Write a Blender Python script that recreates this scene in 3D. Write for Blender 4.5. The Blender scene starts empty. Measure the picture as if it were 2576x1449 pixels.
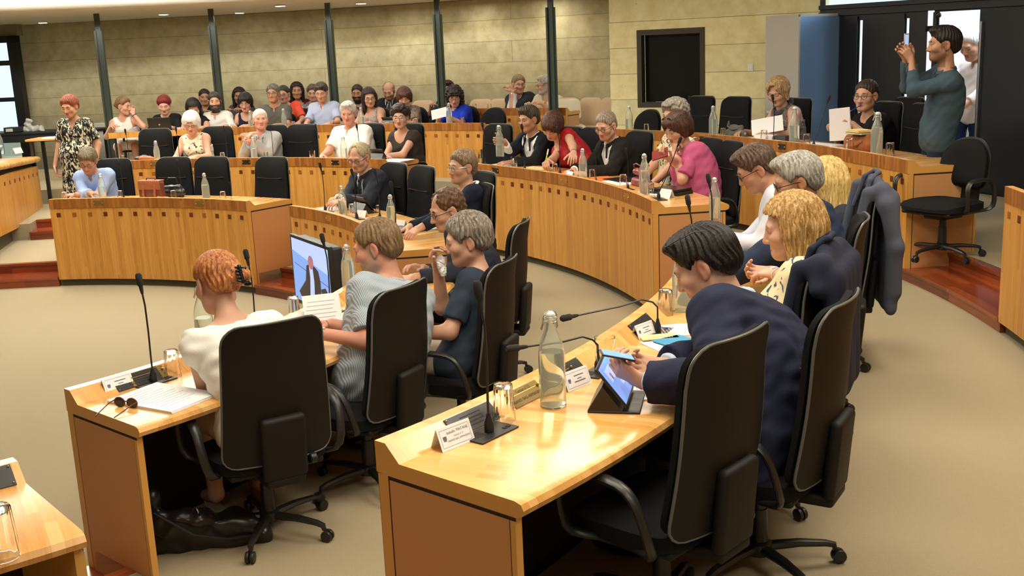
import bpy, bmesh, math, random
import numpy as np
from mathutils import Vector, Matrix
from math import sin, cos, pi, radians as rad, degrees as deg
random.seed(7)
SC = bpy.context.scene
COL = SC.collection
# ------------------------------------------------------------------ camera (lens, pitch, roll solved from the room)
F, PITCH, ROLL, EYE = 2735.17, .219, -.043, 2.506
W_, H_ = 2576, 1449
CX, CY = -5.477, 7.905                      # centre of the concentric desks
RING = [0, 4.478, 6.688, 8.831]             # front radius of each desk row
S = .217                                    # rise of one tier
T = [0, S, 2*S, 3*S, 3*S+.16]
TOP, LIP = .74, .80
_fw = Vector((0, cos(PITCH), -sin(PITCH))); _up = Vector((0, sin(PITCH), cos(PITCH)))
_rt = cos(ROLL)*Vector((1,0,0)) + sin(ROLL)*_up; _u2 = -sin(ROLL)*Vector((1,0,0)) + cos(ROLL)*_up
cd = bpy.data.cameras.new('camera'); cam = bpy.data.objects.new('camera', cd); COL.objects.link(cam)
cd.sensor_width = 36; cd.lens = F/W_*36; cd.clip_start = .05; cd.clip_end = 200
M = Matrix.Identity(4)
for i in range(3):
    M[i][0], M[i][1], M[i][2] = _rt[i], _u2[i], -_fw[i]
M[2][3] = EYE
cam.matrix_world = M
SC.camera = cam
def _ray(u, v): return _fw + _rt*((u-W_/2)/F) - _u2*((v-H_/2)/F)
def at(u, v, z):
    d = _ray(u, v); t = (z-EYE)/d.z
    return Vector((d.x*t, d.y*t, z))
def at_r(u, v, r):
    "point on the vertical cylinder of radius r about the hall centre, far side"
    d = _ray(u, v); ox, oy = -CX, -CY
    a = d.x**2+d.y**2; b = 2*(d.x*ox+d.y*oy); c = ox*ox+oy*oy-r*r
    q = b*b-4*a*c
    t = (-b+math.sqrt(max(q, 0)))/(2*a)
    return Vector((d.x*t, d.y*t, EYE+d.z*t))
def pol(a, r, z=0): return Vector((CX+r*cos(rad(a)), CY+r*sin(rad(a)), z))
def ang(p): return deg(math.atan2(p[1]-CY, p[0]-CX))
def rad_of(p): return math.hypot(p[0]-CX, p[1]-CY)
# ------------------------------------------------------------------ materials
MATS = {}
def nt(name):
    m = bpy.data.materials.new(name); m.use_nodes = True
    n = m.node_tree.nodes; l = m.node_tree.links
    return m, n, l, n['Principled BSDF']
def mat(name, col, rough=.6, metal=0, spec=.5, **k):
    if name in MATS: return MATS[name]
    m, n, l, b = nt(name)
    b.inputs['Base Color'].default_value = (*col, 1); b.inputs['Roughness'].default_value = rough
    b.inputs['Metallic'].default_value = metal; b.inputs['Specular IOR Level'].default_value = spec
    if 'emit' in k:
        b.inputs['Emission Color'].default_value = (*k['emit'], 1); b.inputs['Emission Strength'].default_value = k.get('es', 1)
    if 'trans' in k:
        b.inputs['Transmission Weight'].default_value = k['trans']; b.inputs['IOR'].default_value = k.get('ior', 1.45)
    if 'noise' in k:                       # fine tonal variation: (scale, amount)
        sc, am = k['noise']
        tc = n.new('ShaderNodeTexCoord'); no = n.new('ShaderNodeTexNoise'); no.inputs['Scale'].default_value = sc; no.inputs['Detail'].default_value = 5
        mp = n.new('ShaderNodeMapRange'); mp.inputs[3].default_value = 1-am; mp.inputs[4].default_value = 1+am
        mx = n.new('ShaderNodeMix'); mx.data_type = 'RGBA'; mx.blend_type = 'MULTIPLY'; mx.inputs[0].default_value = 1
        mx.inputs[6].default_value = (*col, 1)
        l.new(tc.outputs['Object'], no.inputs['Vector']); l.new(no.outputs[0], mp.inputs[0]); l.new(mp.outputs[0], mx.inputs[7]); l.new(mx.outputs[2], b.inputs['Base Color'])
        if k.get('bump'):
            bp = n.new('ShaderNodeBump'); bp.inputs['Strength'].default_value = k['bump']; bp.inputs['Distance'].default_value = .004
            l.new(no.outputs[0], bp.inputs['Height']); l.new(bp.outputs[0], b.inputs['Normal'])
    MATS[name] = m
    return m
def sock(n, kind, **kw):
    x = n.new(kind)
    for k, v in kw.items(): setattr(x, k, v)
    return x
def ramp(n, stops):
    r = n.new('ShaderNodeValToRGB'); e = r.color_ramp.elements
    while len(e) < len(stops): e.new(.5)
    for x, (p, c) in zip(e, stops): x.position = p; x.color = (*c, 1)
    return r
def wood(name, cols, strip=.045, length=.5, rough=.35, grain=1.0, spec=.5, coat=0, tone=.4):
    """staves running along UV v, strip wide in u: each its own tone, with fine grain"""
    m, n, l, b = nt(name)
    uv = sock(n, 'ShaderNodeUVMap')
    sx = sock(n, 'ShaderNodeSeparateXYZ'); l.new(uv.outputs[0], sx.inputs[0])
    du = sock(n, 'ShaderNodeMath', operation='DIVIDE'); du.inputs[1].default_value = strip; l.new(sx.outputs[0], du.inputs[0])
    fu = sock(n, 'ShaderNodeMath', operation='FLOOR'); l.new(du.outputs[0], fu.inputs[0])
    wn = sock(n, 'ShaderNodeTexWhiteNoise', noise_dimensions='1D'); l.new(fu.outputs[0], wn.inputs['W'])
    dv = sock(n, 'ShaderNodeMath', operation='DIVIDE'); dv.inputs[1].default_value = length; l.new(sx.outputs[1], dv.inputs[0])
    av = sock(n, 'ShaderNodeMath', operation='MULTIPLY_ADD'); av.inputs[1].default_value = 7.3; l.new(wn.outputs[0], av.inputs[0]); l.new(dv.outputs[0], av.inputs[2])
    fv = sock(n, 'ShaderNodeMath', operation='FLOOR'); l.new(av.outputs[0], fv.inputs[0])
    cb = sock(n, 'ShaderNodeCombineXYZ'); l.new(fu.outputs[0], cb.inputs[0]); l.new(fv.outputs[0], cb.inputs[1])
    w2 = sock(n, 'ShaderNodeTexWhiteNoise', noise_dimensions='3D'); l.new(cb.outputs[0], w2.inputs['Vector'])
    mp = sock(n, 'ShaderNodeMapping'); mp.inputs['Scale'].default_value = (95, 3.2, 1); l.new(uv.outputs[0], mp.inputs[0])
    of = sock(n, 'ShaderNodeVectorMath', operation='MULTIPLY_ADD'); of.inputs[1].default_value = (0, 9, 30); l.new(w2.outputs['Color'], of.inputs[0]); l.new(mp.outputs[0], of.inputs[2])
    no = sock(n, 'ShaderNodeTexNoise'); no.inputs['Scale'].default_value = 1; no.inputs['Detail'].default_value = 6; no.inputs['Distortion'].default_value = .6; l.new(of.outputs[0], no.inputs['Vector'])
    ad = sock(n, 'ShaderNodeMath', operation='MULTIPLY_ADD'); ad.inputs[1].default_value = .55*grain; l.new(no.outputs[0], ad.inputs[0])
    sc = sock(n, 'ShaderNodeMath', operation='MULTIPLY'); sc.inputs[1].default_value = tone; l.new(w2.outputs['Value'], sc.inputs[0]); l.new(sc.outputs[0], ad.inputs[2])
    k = len(cols); r = ramp(n, [(.08+(.45+tone*.62)*i/(k-1), c) for i, c in enumerate(cols)]); l.new(ad.outputs[0], r.inputs[0])
    l.new(r.outputs[0], b.inputs['Base Color']); b.inputs['Roughness'].default_value = rough; b.inputs['Specular IOR Level'].default_value = spec
    if coat: b.inputs['Coat Weight'].default_value = coat; b.inputs['Coat Roughness'].default_value = .24
    MATS[name] = m
    return m
def stone(name, c0, c1, course, off, joint, length=6):
    m, n, l, b = nt(name)
    uv = sock(n, 'ShaderNodeUVMap')
    mp = sock(n, 'ShaderNodeMapping'); mp.inputs['Location'].default_value = (0, off, 0); l.new(uv.outputs[0], mp.inputs[0])
    br = sock(n, 'ShaderNodeTexBrick'); br.offset = .37; br.inputs['Scale'].default_value = 1; br.inputs['Mortar Size'].default_value = .006; br.inputs['Mortar Smooth'].default_value = .6
    br.inputs['Brick Width'].default_value = length; br.inputs['Row Height'].default_value = course; br.inputs['Bias'].default_value = 0
    br.inputs['Color1'].default_value = (.93, .93, .93, 1); br.inputs['Color2'].default_value = (1.07, 1.05, 1, 1); br.inputs['Mortar'].default_value = (*joint, 1)
    l.new(mp.outputs[0], br.inputs['Vector'])
    n1 = sock(n, 'ShaderNodeTexNoise'); n1.inputs['Scale'].default_value = 5; n1.inputs['Detail'].default_value = 8; n1.inputs['Roughness'].default_value = .62; l.new(uv.outputs[0], n1.inputs['Vector'])
    r = ramp(n, [(.32, c0), (.68, c1)]); l.new(n1.outputs[0], r.inputs[0])
    vo = sock(n, 'ShaderNodeTexVoronoi'); vo.inputs['Scale'].default_value = 3.1; l.new(uv.outputs[0], vo.inputs['Vector'])
    pit = sock(n, 'ShaderNodeMapRange'); pit.inputs[1].default_value = .02; pit.inputs[2].default_value = .05; pit.inputs[3].default_value = .62; l.new(vo.outputs['Distance'], pit.inputs[0])
    mx = sock(n, 'ShaderNodeMix', data_type='RGBA', blend_type='MULTIPLY'); mx.inputs[0].default_value = 1; l.new(r.outputs[0], mx.inputs[6]); l.new(br.outputs['Color'], mx.inputs[7])
    m2 = sock(n, 'ShaderNodeMix', data_type='RGBA', blend_type='MULTIPLY'); m2.inputs[0].default_value = 1; l.new(mx.outputs[2], m2.inputs[6]); l.new(pit.outputs[0], m2.inputs[7])
    l.new(m2.outputs[2], b.inputs['Base Color']); b.inputs['Roughness'].default_value = .85; b.inputs['Specular IOR Level'].default_value = .2
    MATS[name] = m
    return m
def pattern(name, base, spots, rough=.8):
    "cloth with a printed pattern: spots = [(scale, lo, hi, colour, stretch)]"
    m, n, l, b = nt(name)
    tc = sock(n, 'ShaderNodeTexCoord'); cur = None
    rgb = sock(n, 'ShaderNodeRGB'); rgb.outputs[0].default_value = (*base, 1); cur = rgb.outputs[0]
    for i, (sc, lo, hi, c, st) in enumerate(spots):
        mp = sock(n, 'ShaderNodeMapping'); mp.inputs['Scale'].default_value = st; mp.inputs['Location'].default_value = (3.1*i, 1.7*i, .9*i); l.new(tc.outputs['Object'], mp.inputs[0])
        no = sock(n, 'ShaderNodeTexNoise'); no.inputs['Scale'].default_value = sc; no.inputs['Detail'].default_value = 2; no.inputs['Distortion'].default_value = 1.2; l.new(mp.outputs[0], no.inputs['Vector'])
        mr = sock(n, 'ShaderNodeMapRange'); mr.inputs[1].default_value = lo; mr.inputs[2].default_value = hi; l.new(no.outputs[0], mr.inputs[0])
        mx = sock(n, 'ShaderNodeMix', data_type='RGBA'); l.new(mr.outputs[0], mx.inputs[0]); l.new(cur, mx.inputs[6]); mx.inputs[7].default_value = (*c, 1); cur = mx.outputs[2]
    l.new(cur, b.inputs['Base Color']); b.inputs['Roughness'].default_value = rough; b.inputs['Specular IOR Level'].default_value = .2
    MATS[name] = m
    return m
def srgb(r, g, b):
    f = lambda c: c/12.92 if c <= .04045 else ((c+.055)/1.055)**2.4
    return tuple(f(x/255) for x in (r, g, b))
wood('front_wood', [srgb(148,92,30), srgb(186,128,52), srgb(205,148,70), srgb(216,164,86)], .040, 2.6, .38, 1.1, tone=.20)
wood('lip_wood', [srgb(92,52,16), srgb(140,84,32), srgb(160,100,42), srgb(178,118,54)], .03, .5, .35, 1)
wood('top_wood', [srgb(196,138,66), srgb(222,166,94), srgb(233,182,112), srgb(242,198,132)], .038, .42, .22, .7, .5, .3)
wood('edge_wood', [srgb(196,140,66), srgb(206,152,76), srgb(214,160,84)], .3, 1, .4, .5)
wood('mahogany', [srgb(78,30,12), srgb(112,46,20), srgb(140,64,30), srgb(160,80,40)], .09, .9, .22, 1, .5, .3)
mat('end_beige', srgb(196,140,88), .55, noise=(60, .03))
mat('inlay', srgb(96,42,16), .4); mat('inlay_light', srgb(150,84,36), .4)
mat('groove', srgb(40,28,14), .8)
mat('kick', srgb(84,78,58), .9, noise=(80, .1))
mat('carpet', srgb(156,144,118), .97, spec=.1, noise=(220, .16), bump=.5)
mat('plastic_black', (.012, .012, .011), .38)
mat('plastic_dark', (.0075, .006, .0042), .6, spec=.3, noise=(300, .12))
mat('fabric_black', (.011, .011, .012), .95, spec=.12, noise=(400, .3), bump=.4)
mat('piping', (.10, .105, .095), .35)
mat('metal_black', (.01, .01, .011), .42)
mat('brass', (.62, .45, .12), .3, 1)
mat('brass_dull', srgb(128,104,50), .5, .4)
mat('plate_dark', srgb(36,32,18), .4)
mat('paper', (.86, .87, .88), .8)
mat('paper_pale', (.85, .82, .86), .8)
mat('ink', (.13, .14, .18), .8)
mat('glass', (1, 1, 1), .02, trans=1, ior=1.28)
mat('glass_green', (.95, 1, .95), .04, trans=.9, ior=1.22)
mat('water', (.97, 1, .97), .02, trans=.92, ior=1.16)
mat('white_plastic', (.8, .8, .78), .5)
mat('steel', (.55, .56, .57), .28, 1)
mat('post_green', srgb(52,62,54), .4, noise=(6, .1))
mat('frame_dark', (.005, .0055, .007), .5)
mat('seat_beige', srgb(205,178,146), .8, noise=(40, .04))
mat('leather_brown', srgb(150,82,42), .5, noise=(30, .15), bump=.2)
mat('leather_black', (.012, .011, .012), .3, noise=(20, .3), bump=.3)
mat('leather_red', srgb(122,24,20), .4, noise=(24, .15))
mat('soffit', srgb(224,222,210), .9)
mat('ceiling_white', (.85, .86, .84), .9)
stone('stone_wall', srgb(172,163,126), srgb(200,192,158), .34, -.21, (.55, .52, .45))
stone('stone_pier', srgb(218,208,154), srgb(238,232,190), .355, -.275, (.45, .41, .32))
# ------------------------------------------------------------------ mesh helper
class MB:
    def __init__(s): s.v = []; s.f = []; s.m = []; s.uv = []
    def add(s, vs, fs, mi=0, uvs=None):
        o = len(s.v); s.v += [tuple(x) for x in vs]
        for i, f in enumerate(fs):
            s.f.append(tuple(o+j for j in f)); s.m.append(mi)
            s.uv.append([uvs[j] for j in f] if uvs else None)
    def box(s, c, d, rot=None, mi=0):
        h = [x/2 for x in d]; R = rot or Matrix.Identity(3); c = Vector(c)
        vs = [c+R@Vector((x*h[0], y*h[1], z*h[2])) for x in (-1, 1) for y in (-1, 1) for z in (-1, 1)]
        s.add(vs, [(0,1,3,2), (4,6,7,5), (0,4,5,1), (2,3,7,6), (0,2,6,4), (1,5,7,3)], mi)
    def rbox(s, c, d, r=.01, rot=None, mi=0, seg=3):
        "box with rounded edges"
        bm = bmesh.new(); bmesh.ops.create_cube(bm, size=1)
        for v in bm.verts: v.co = Vector((v.co.x*d[0], v.co.y*d[1], v.co.z*d[2]))
        bmesh.ops.bevel(bm, geom=bm.edges[:], offset=min(r, min(d)*.49), segments=seg, profile=.5, affect='EDGES')
        R = rot or Matrix.Identity(3); bm.verts.index_update()
        s.add([Vector(c)+R@v.co for v in bm.verts], [[v.index for v in f.verts] for f in bm.faces], mi); bm.free()
    def tube(s, pts, r, n=10, mi=0, close=False, flat=None):
        pts = [Vector(p) for p in pts]; k = len(pts)
        rs = r if hasattr(r, '__len__') else [r]*k
        rings = []; nrm = None
        for i, p in enumerate(pts):
            a = pts[i-1] if (i or close) else p; b = pts[(i+1) % k] if (i < k-1 or close) else p
            t = (b-a)
            if t.length < 1e-9: t = Vector((0, 0, 1))
            t.normalize()
            if nrm is None:
                nrm = t.orthogonal().normalized() if flat is None else (Vector(flat)-t*Vector(flat).dot(t)).normalized()
            nrm = (nrm-t*nrm.dot(t))
            nrm = nrm.normalized() if nrm.length > 1e-6 else t.orthogonal().normalized()
            bn = t.cross(nrm); q = rs[i]
            qa, qb = q if hasattr(q, '__len__') else (q, q)
            rings.append([p+nrm*(qa*cos(2*pi*j/n))+bn*(qb*sin(2*pi*j/n)) for j in range(n)])
        vs = [x for R_ in rings for x in R_]; fs = []
        for i in range(k if close else k-1):
            for j in range(n):
                a = i*n+j; b = i*n+(j+1) % n; i2 = (i+1) % k
                fs.append((a, b, i2*n+(j+1) % n, i2*n+j))
        if not close: fs += [tuple(range(n-1, -1, -1)), tuple((k-1)*n+j for j in range(n))]
        s.add(vs, fs, mi)
    def lathe(s, prof, n=20, c=(0, 0, 0), mi=0, cap=True, lobes=None):
        c = Vector(c); vs = []; fs = []
        for i, (r, z) in enumerate(prof):
            for j in range(n):
                q = r*(1+(lobes[1]*cos(lobes[0]*2*pi*j/n) if lobes and lobes[2] <= i <= lobes[3] else 0))
                vs.append(c+Vector((q*cos(2*pi*j/n), q*sin(2*pi*j/n), z)))
        for i in range(len(prof)-1):
            for j in range(n): fs.append((i*n+j, i*n+(j+1) % n, (i+1)*n+(j+1) % n, (i+1)*n+j))
        if cap:
            if prof[0][0] > 1e-5: fs.append(tuple(range(n-1, -1, -1)))
            if prof[-1][0] > 1e-5: fs.append(tuple((len(prof)-1)*n+j for j in range(n)))
        s.add(vs, fs, mi)
    def ball(s, c, r, n=12, mi=0, rot=None):
        rr = r if hasattr(r, '__len__') else (r, r, r); R = rot or Matrix.Identity(3); k = max(n//2, 4)
        vs = [Vector(c)+R@Vector((rr[0]*sin(pi*i/k)*cos(2*pi*j/n), rr[1]*sin(pi*i/k)*sin(2*pi*j/n), rr[2]*cos(pi*i/k))) for i in range(k+1) for j in range(n)]
        fs = [(i*n+j, (i+1)*n+j, (i+1)*n+(j+1) % n, i*n+(j+1) % n) for i in range(k) for j in range(n)]
        s.add(vs, fs, mi)
    def prism(s, poly, n, mi=0):
        "poly: 3-D points in a plane, extruded by vector n"
        n = Vector(n); k = len(poly); vs = [Vector(p) for p in poly]+[Vector(p)+n for p in poly]
        s.add(vs, [tuple(range(k-1, -1, -1)), tuple(range(k, 2*k))]+[(i, (i+1) % k, k+(i+1) % k, k+i) for i in range(k)], mi)
    def build(s, name, mats, parent=None, smooth=True, sharp=40, loc=None):
        me = bpy.data.meshes.new(name); me.from_pydata(s.v, [], s.f)
        for m in (mats if isinstance(mats, (list, tuple)) else [mats]): me.materials.append(MATS[m] if isinstance(m, str) else m)
        me.polygons.foreach_set('material_index', s.m)
        if any(u is not None for u in s.uv):
            ul = me.uv_layers.new(name='UVMap'); k = 0
            for f, u in zip(s.f, s.uv):
                for j in range(len(f)):
                    ul.data[k].uv = u[j] if u else (0, 0); k += 1
        bm = bmesh.new(); bm.from_mesh(me); bmesh.ops.remove_doubles(bm, verts=bm.verts, dist=1e-6); bmesh.ops.recalc_face_normals(bm, faces=bm.faces)
        for f in bm.faces: f.smooth = smooth
        if smooth:
            for e in bm.edges:
                if len(e.link_faces) == 2 and e.calc_face_angle(0) > rad(sharp): e.smooth = False
        bm.to_mesh(me); bm.free()
        o = bpy.data.objects.new(name, me); COL.objects.link(o)
        if parent: o.parent = parent
        if loc is not None: o.location = loc
        return o
def tag(o, label=None, cat=None, group=None, kind=None):
    if label: o['label'] = label
    if cat: o['category'] = cat
    if group: o['group'] = group
    if kind: o['kind'] = kind
    return o
def empty(name, loc=(0, 0, 0), rz=0, label=None, cat=None, group=None):
    o = bpy.data.objects.new(name, None); COL.objects.link(o); o.location = loc; o.rotation_euler = (0, 0, rz); o.empty_display_size = .1
    return tag(o, label, cat, group)
def dup(o, loc=None, rz=None, label=None, group=None, parent=None):
    c = o.copy(); COL.objects.link(c)
    if parent is not None: c.parent = parent
    if loc is not None: c.location = loc
    if rz is not None: c.rotation_euler = (0, 0, rz)
    if label: c['label'] = label
    if group: c['group'] = group
    for ch in list(o.children): dup(ch, parent=c)
    return c
def struct(o): o['kind'] = 'structure'; return o
# ------------------------------------------------------------------ the room
def at_d(u, v, D): return Vector((0, 0, EYE))+_ray(u, v)*D
AISLES = [(-53.2, -41.7), (-4.4, 7.15), (41.7, 53.0), (87.2, 98.5)]
def in_aisle(a): return any(lo-.01 <= a < hi-.01 for lo, hi in AISLES)
fl = MB()
def annulus(b, r0, r1, a0, a1, z, mi=0, st=1.5):
    n = max(2, int((a1-a0)/st))
    for i in range(n):
        p, q = a0+(a1-a0)*i/n, a0+(a1-a0)*(i+1)/n
        b.add([pol(p, r0, z), pol(p, r1, z), pol(q, r1, z), pol(q, r0, z)], [(0, 1, 2, 3)], mi)
def riser(b, r, a0, a1, z0, z1, mi=0, st=1.5):
    n = max(2, int((a1-a0)/st))
    for i in range(n):
        p, q = a0+(a1-a0)*i/n, a0+(a1-a0)*(i+1)/n
        b.add([pol(p, r, z0), pol(q, r, z0), pol(q, r, z1), pol(p, r, z1)], [(0, 1, 2, 3)], mi)
annulus(fl, .01, RING[1]+.45, -120, 240, 0)
for k in (1, 2, 3):
    cuts = [-120]+[x for q in AISLES for x in q]+[240]
    for i, (p_, q_) in enumerate(zip(cuts, cuts[1:])):
        r_ = RING[k]+(.44 if i % 2 else .085)
        riser(fl, r_, p_, q_, T[k-1], T[k]); annulus(fl, r_, (RING[k+1]+.45) if k < 3 else 24, p_, q_, T[k])
    for x in cuts[1:-1]: fl.add([pol(x, RING[k]+.085, T[k-1]), pol(x, RING[k]+.44, T[k-1]), pol(x, RING[k]+.44, T[k]), pol(x, RING[k]+.085, T[k])], [(0, 1, 2, 3)])
riser(fl, 10.45, 48, 112, T[3], T[4]); annulus(fl, 10.45, 14, 48, 112, T[4])
struct(fl.build('floor', 'carpet', smooth=False))
n_tr = 0
for lo, hi in AISLES:
    for k in (1, 2, 3):
        n_tr += 1; b = MB(); n = 8
        def slab(r0, r1, z0, z1):
            for i in range(n):
                p, q = lo+(hi-lo)*i/n, lo+(hi-lo)*(i+1)/n
                vs = [pol(p, r0, z0), pol(p, r1, z0), pol(q, r1, z0), pol(q, r0, z0), pol(p, r0, z1), pol(p, r1, z1), pol(q, r1, z1), pol(q, r0, z1)]
                uv = [((r1 if j in (1, 2, 5, 6) else r0)+z1*0+(z0 if j < 4 else z1), rad(p if j in (0, 1, 4, 5) else q)*r0) for j in range(8)]
                b.add(vs, [(0, 1, 2, 3), (4, 5, 6, 7), (0, 3, 7, 4), (1, 2, 6, 5), (0, 1, 5, 4), (3, 2, 6, 7)], 0, uv)
        r = RING[k]; h = T[k]-T[k-1]
        slab(r+.02, r+.40, T[k-1], T[k-1]+h*.5-.03); slab(r, r+.42, T[k-1]+h*.5-.03, T[k-1]+h*.5)
        slab(r+.40, r+.44, T[k-1]+h*.5, T[k]-.028); slab(r+.385, r+.47, T[k]-.028, T[k]+.003)
        struct(b.build('trim_%d' % n_tr, 'mahogany', smooth=False))
# stone back wall (gentle arc), pier, ceiling
WALLP = [(105.3, 13.56), (102, 13.3), (99, 13.05), (90.5, 12.62), (83, 12.38), (74, 12.04), (66, 11.8), (60, 11.68), (54, 11.6), (49, 11.7)]
wp = [pol(a, r) for a, r in WALLP]
def wall_strip(name, pts, z0, z1, m, thick=.25):
    b = MB(); u = 0; pts = [Vector((p[0], p[1], 0)) for p in pts]
    fine = []
    for i in range(len(pts)-1):
        for j in range(4): fine.append(pts[i].lerp(pts[i+1], j/4))
    fine.append(pts[-1])
    for p, q in zip(fine, fine[1:]):
        L = (q-p).length; nrm = Vector((-(q-p).y, (q-p).x, 0)).normalized()
        if nrm.dot(p-Vector((0, 8, 0))) < 0: nrm = -nrm
        vs = [Vector((a.x, a.y, z)) for a in (p, q) for z in (z0, z1)]+[Vector((a.x, a.y, z))+nrm*thick for a in (p, q) for z in (z0, z1)]
        uv = [(u, z0), (u, z1), (u+L, z0), (u+L, z1)]*2
        b.add(vs, [(0, 2, 3, 1), (4, 5, 7, 6), (1, 3, 7, 5)], 0, uv); u += L
    return struct(b.build(name, m, smooth=False))
wall_strip('wall_back', wp, .3, 3.32, 'stone_wall')
PIER0, PIER1 = Vector((1.52, 15.7, 0)), Vector((4.0, 14.0, 0))
PD = (PIER1-PIER0).normalized(); PN = Vector((PD.y, -PD.x, 0))       # PN faces the hall
def on_plane(u, v, P, N):
    d = _ray(u, v); o = Vector((0, 0, EYE)); t = (P-o).dot(N)/d.dot(N)
    return o+d*t
# pier with the dark recess cut out of it
def rect_wall(name, P0, P1, z0, z1, holes, m, depth=.3, uoff=0):
    "vertical wall from P0 to P1 with rectangular holes [(s0,s1,z0,z1)] and reveals"
    L = (P1-P0).length; d = (P1-P0).normalized(); N = Vector((d.y, -d.x, 0)); b = MB()
    ss = sorted({0, L, *[h[i] for h in holes for i in (0, 1)]}); zz = sorted({z0, z1, *[h[i] for h in holes for i in (2, 3)]})
    for s0, s1 in zip(ss, ss[1:]):
        for a, c in zip(zz, zz[1:]):
            sm, zm = (s0+s1)/2, (a+c)/2
            if any(h[0] < sm < h[1] and h[2] < zm < h[3] for h in holes): continue
            vs = [P0+d*s_+Vector((0, 0, z)) for s_ in (s0, s1) for z in (a, c)]; uv = [(s_+uoff, z) for s_ in (s0, s1) for z in (a, c)]
            b.add(vs, [(0, 2, 3, 1)], 0, uv); b.add([v-N*depth for v in vs], [(0, 2, 3, 1)], 0, uv)
    for s0, s1, a, c in holes:
        q = [(s0, a), (s1, a), (s1, c), (s0, c)]
        for (sa, za), (sb, zb) in zip(q, q[1:]+q[:1]):
            p1, p2 = P0+d*sa+Vector((0, 0, za)), P0+d*sb+Vector((0, 0, zb))
            b.add([p1, p2, p2-N*depth, p1-N*depth], [(0, 1, 2, 3)], 0, [(sa, za), (sb, zb), (sb, zb+depth), (sa, za+depth)])
    for e in (P0, P1):
        b.add([e+Vector((0, 0, z0)), e+Vector((0, 0, z1)), e-N*depth+Vector((0, 0, z1)), e-N*depth+Vector((0, 0, z0))], [(0, 1, 2, 3)], 0, [(0, z0), (0, z1), (depth, z1), (depth, z0)])
    return struct(b.build(name, m, smooth=False))
def sz(u, v, P, d, N): 
    p = on_plane(u, v, P, N); return (p-P).dot(d), p.z
h0 = sz(1601, 76, PIER0, PD, PN); h1 = sz(1774, 270, PIER0, PD, PN)
rect_wall('wall_pier', PIER0, PIER1, .3, 4.4, [(h0[0], h1[0], h1[1], h0[1])], 'stone_pier', .35)
# recess frame with a dark screen behind glass
def plane_box(b, P, d, N, s0, s1, z0, z1, n0, n1, mi=0):
    q = [P+d*a+N*e for a, e in ((s0, n0), (s1, n0), (s1, n1), (s0, n1))]
    vs = [Vector((p.x, p.y, z)) for z in (z0, z1) for p in q]
    b.add(vs, [(0, 1, 2, 3), (4, 5, 6, 7), (0, 1, 5, 4), (1, 2, 6, 5), (2, 3, 7, 6), (3, 0, 4, 7)], mi)
mat('niche', srgb(52, 44, 24), .6); mat('screen_dark', (.006, .007, .008), .12)
scr = empty('recessed_display', PIER0+PD*((h0[0]+h1[0])/2)+Vector((0, 0, h1[1])), 0, 'large black display in a dark frame set into the pale stone pier', 'display')
def to_local(o, par): o.parent = par; o.matrix_parent_inverse = Matrix.Translation(-Vector(par.location)); return o
def ploc(b, name, m, par, **k):
    o = b.build(name, m, **k); c = Vector(par.location); rz = par.rotation_euler.z
    R = Matrix.Rotation(-rz, 4, 'Z') @ Matrix.Translation(-c); o.data.transform(R); o.parent = par; return o
s0, s1, z0, z1 = h0[0]+.003, h1[0]-.003, h1[1]+.003, h0[1]-.003; f_ = .07
b = MB()
for a in ((s0, s0+f_, z0, z1), (s1-f_, s1, z0, z1), (s0+f_, s1-f_, z0, z0+f_), (s0+f_, s1-f_, z1-f_, z1)): plane_box(b, PIER0, PD, PN, *a, -.10, .006)
ploc(b, 'frame', 'niche', scr, smooth=False)
b = MB(); plane_box(b, PIER0, PD, PN, s0+f_, s1-f_, z0+f_, z1-f_, -.13, -.115); ploc(b, 'screen', 'screen_dark', scr, smooth=False)
# light switch
p = on_plane(1889, 170, PIER0, PN); b = MB(); sp, zp = (p-PIER0).dot(PD), p.z
sw = empty('light_switch', p, 0, 'white wall switch on the stone pier left of the grey cabinet', 'switch')
plane_box(b, PIER0, PD, PN, sp-.035, sp+.035, zp-.045, zp+.045, 0, .012); ploc(b, 'plate', 'white_plastic', sw)
b = MB(); plane_box(b, PIER0, PD, PN, sp-.022, sp+.022, zp-.03, zp+.03, .012, .017); ploc(b, 'rocker', 'white_plastic', sw)
# dark glazed door wall on the right
DA = Vector((4.0, 14.0, 0)); DD = Vector((.625, -.7806, 0)).normalized(); DN = Vector((DD.y, -DD.x, 0))
if DN.y > 0: DN = -DN
def dz(u, v): return sz(u, v, DA, DD, DN)
holes = []
def hole(u0, v0, u1, v1): 
    a = dz(u0, v0); c = dz(u1, v1); return (a[0], c[0], c[1], a[1])
tr = hole(2076, 4, 2298, 10); top = 4.4
tz = dz(2180, 9)[1]
op = dz(2363, 33); op2 = dz(2466, 24)
H_DOOR = dz(2415, 27)[1]; x0, x1 = op[0], op2[0]
slits = [(dz(2162, 100)[0], dz(2169, 100)[0], dz(2166, 51)[1]), (dz(2279, 100)[0], dz(2286, 100)[0], dz(2283, 46)[1]), (dz(2331, 100)[0], dz(2348, 100)[0], dz(2340, 27)[1])]
hs = [(dz(2076, 4)[0], dz(2298, 4)[0], tz, 3.9), (dz(2336, 0)[0], dz(2452, 0)[0], dz(2395, 2)[1], 3.9), (x0, x1, T[3], H_DOOR)]
for i, s_ in enumerate(slits): hs.append((s_[0], s_[1], T[3]+.75 if i < 2 else T[3]+.3, s_[2]))
rect_wall('wall_right', DA, DA+DD*7.5, .3, 4.4, hs, 'frame_dark', .012)
b = MB()
for z, t in ((H_DOOR+.02, .05), (tz-.04, .05)): plane_box(b, DA, DD, DN, 0, 7.4, z, z+.05, 0, .03)
for u in (2155, 2272, 2352): s_ = dz(u, 100)[0]; plane_box(b, DA, DD, DN, s_-.02, s_+.02, T[3], H_DOOR, 0, .025)
struct(b.build('trim_20', 'frame_dark', smooth=False))
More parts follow.
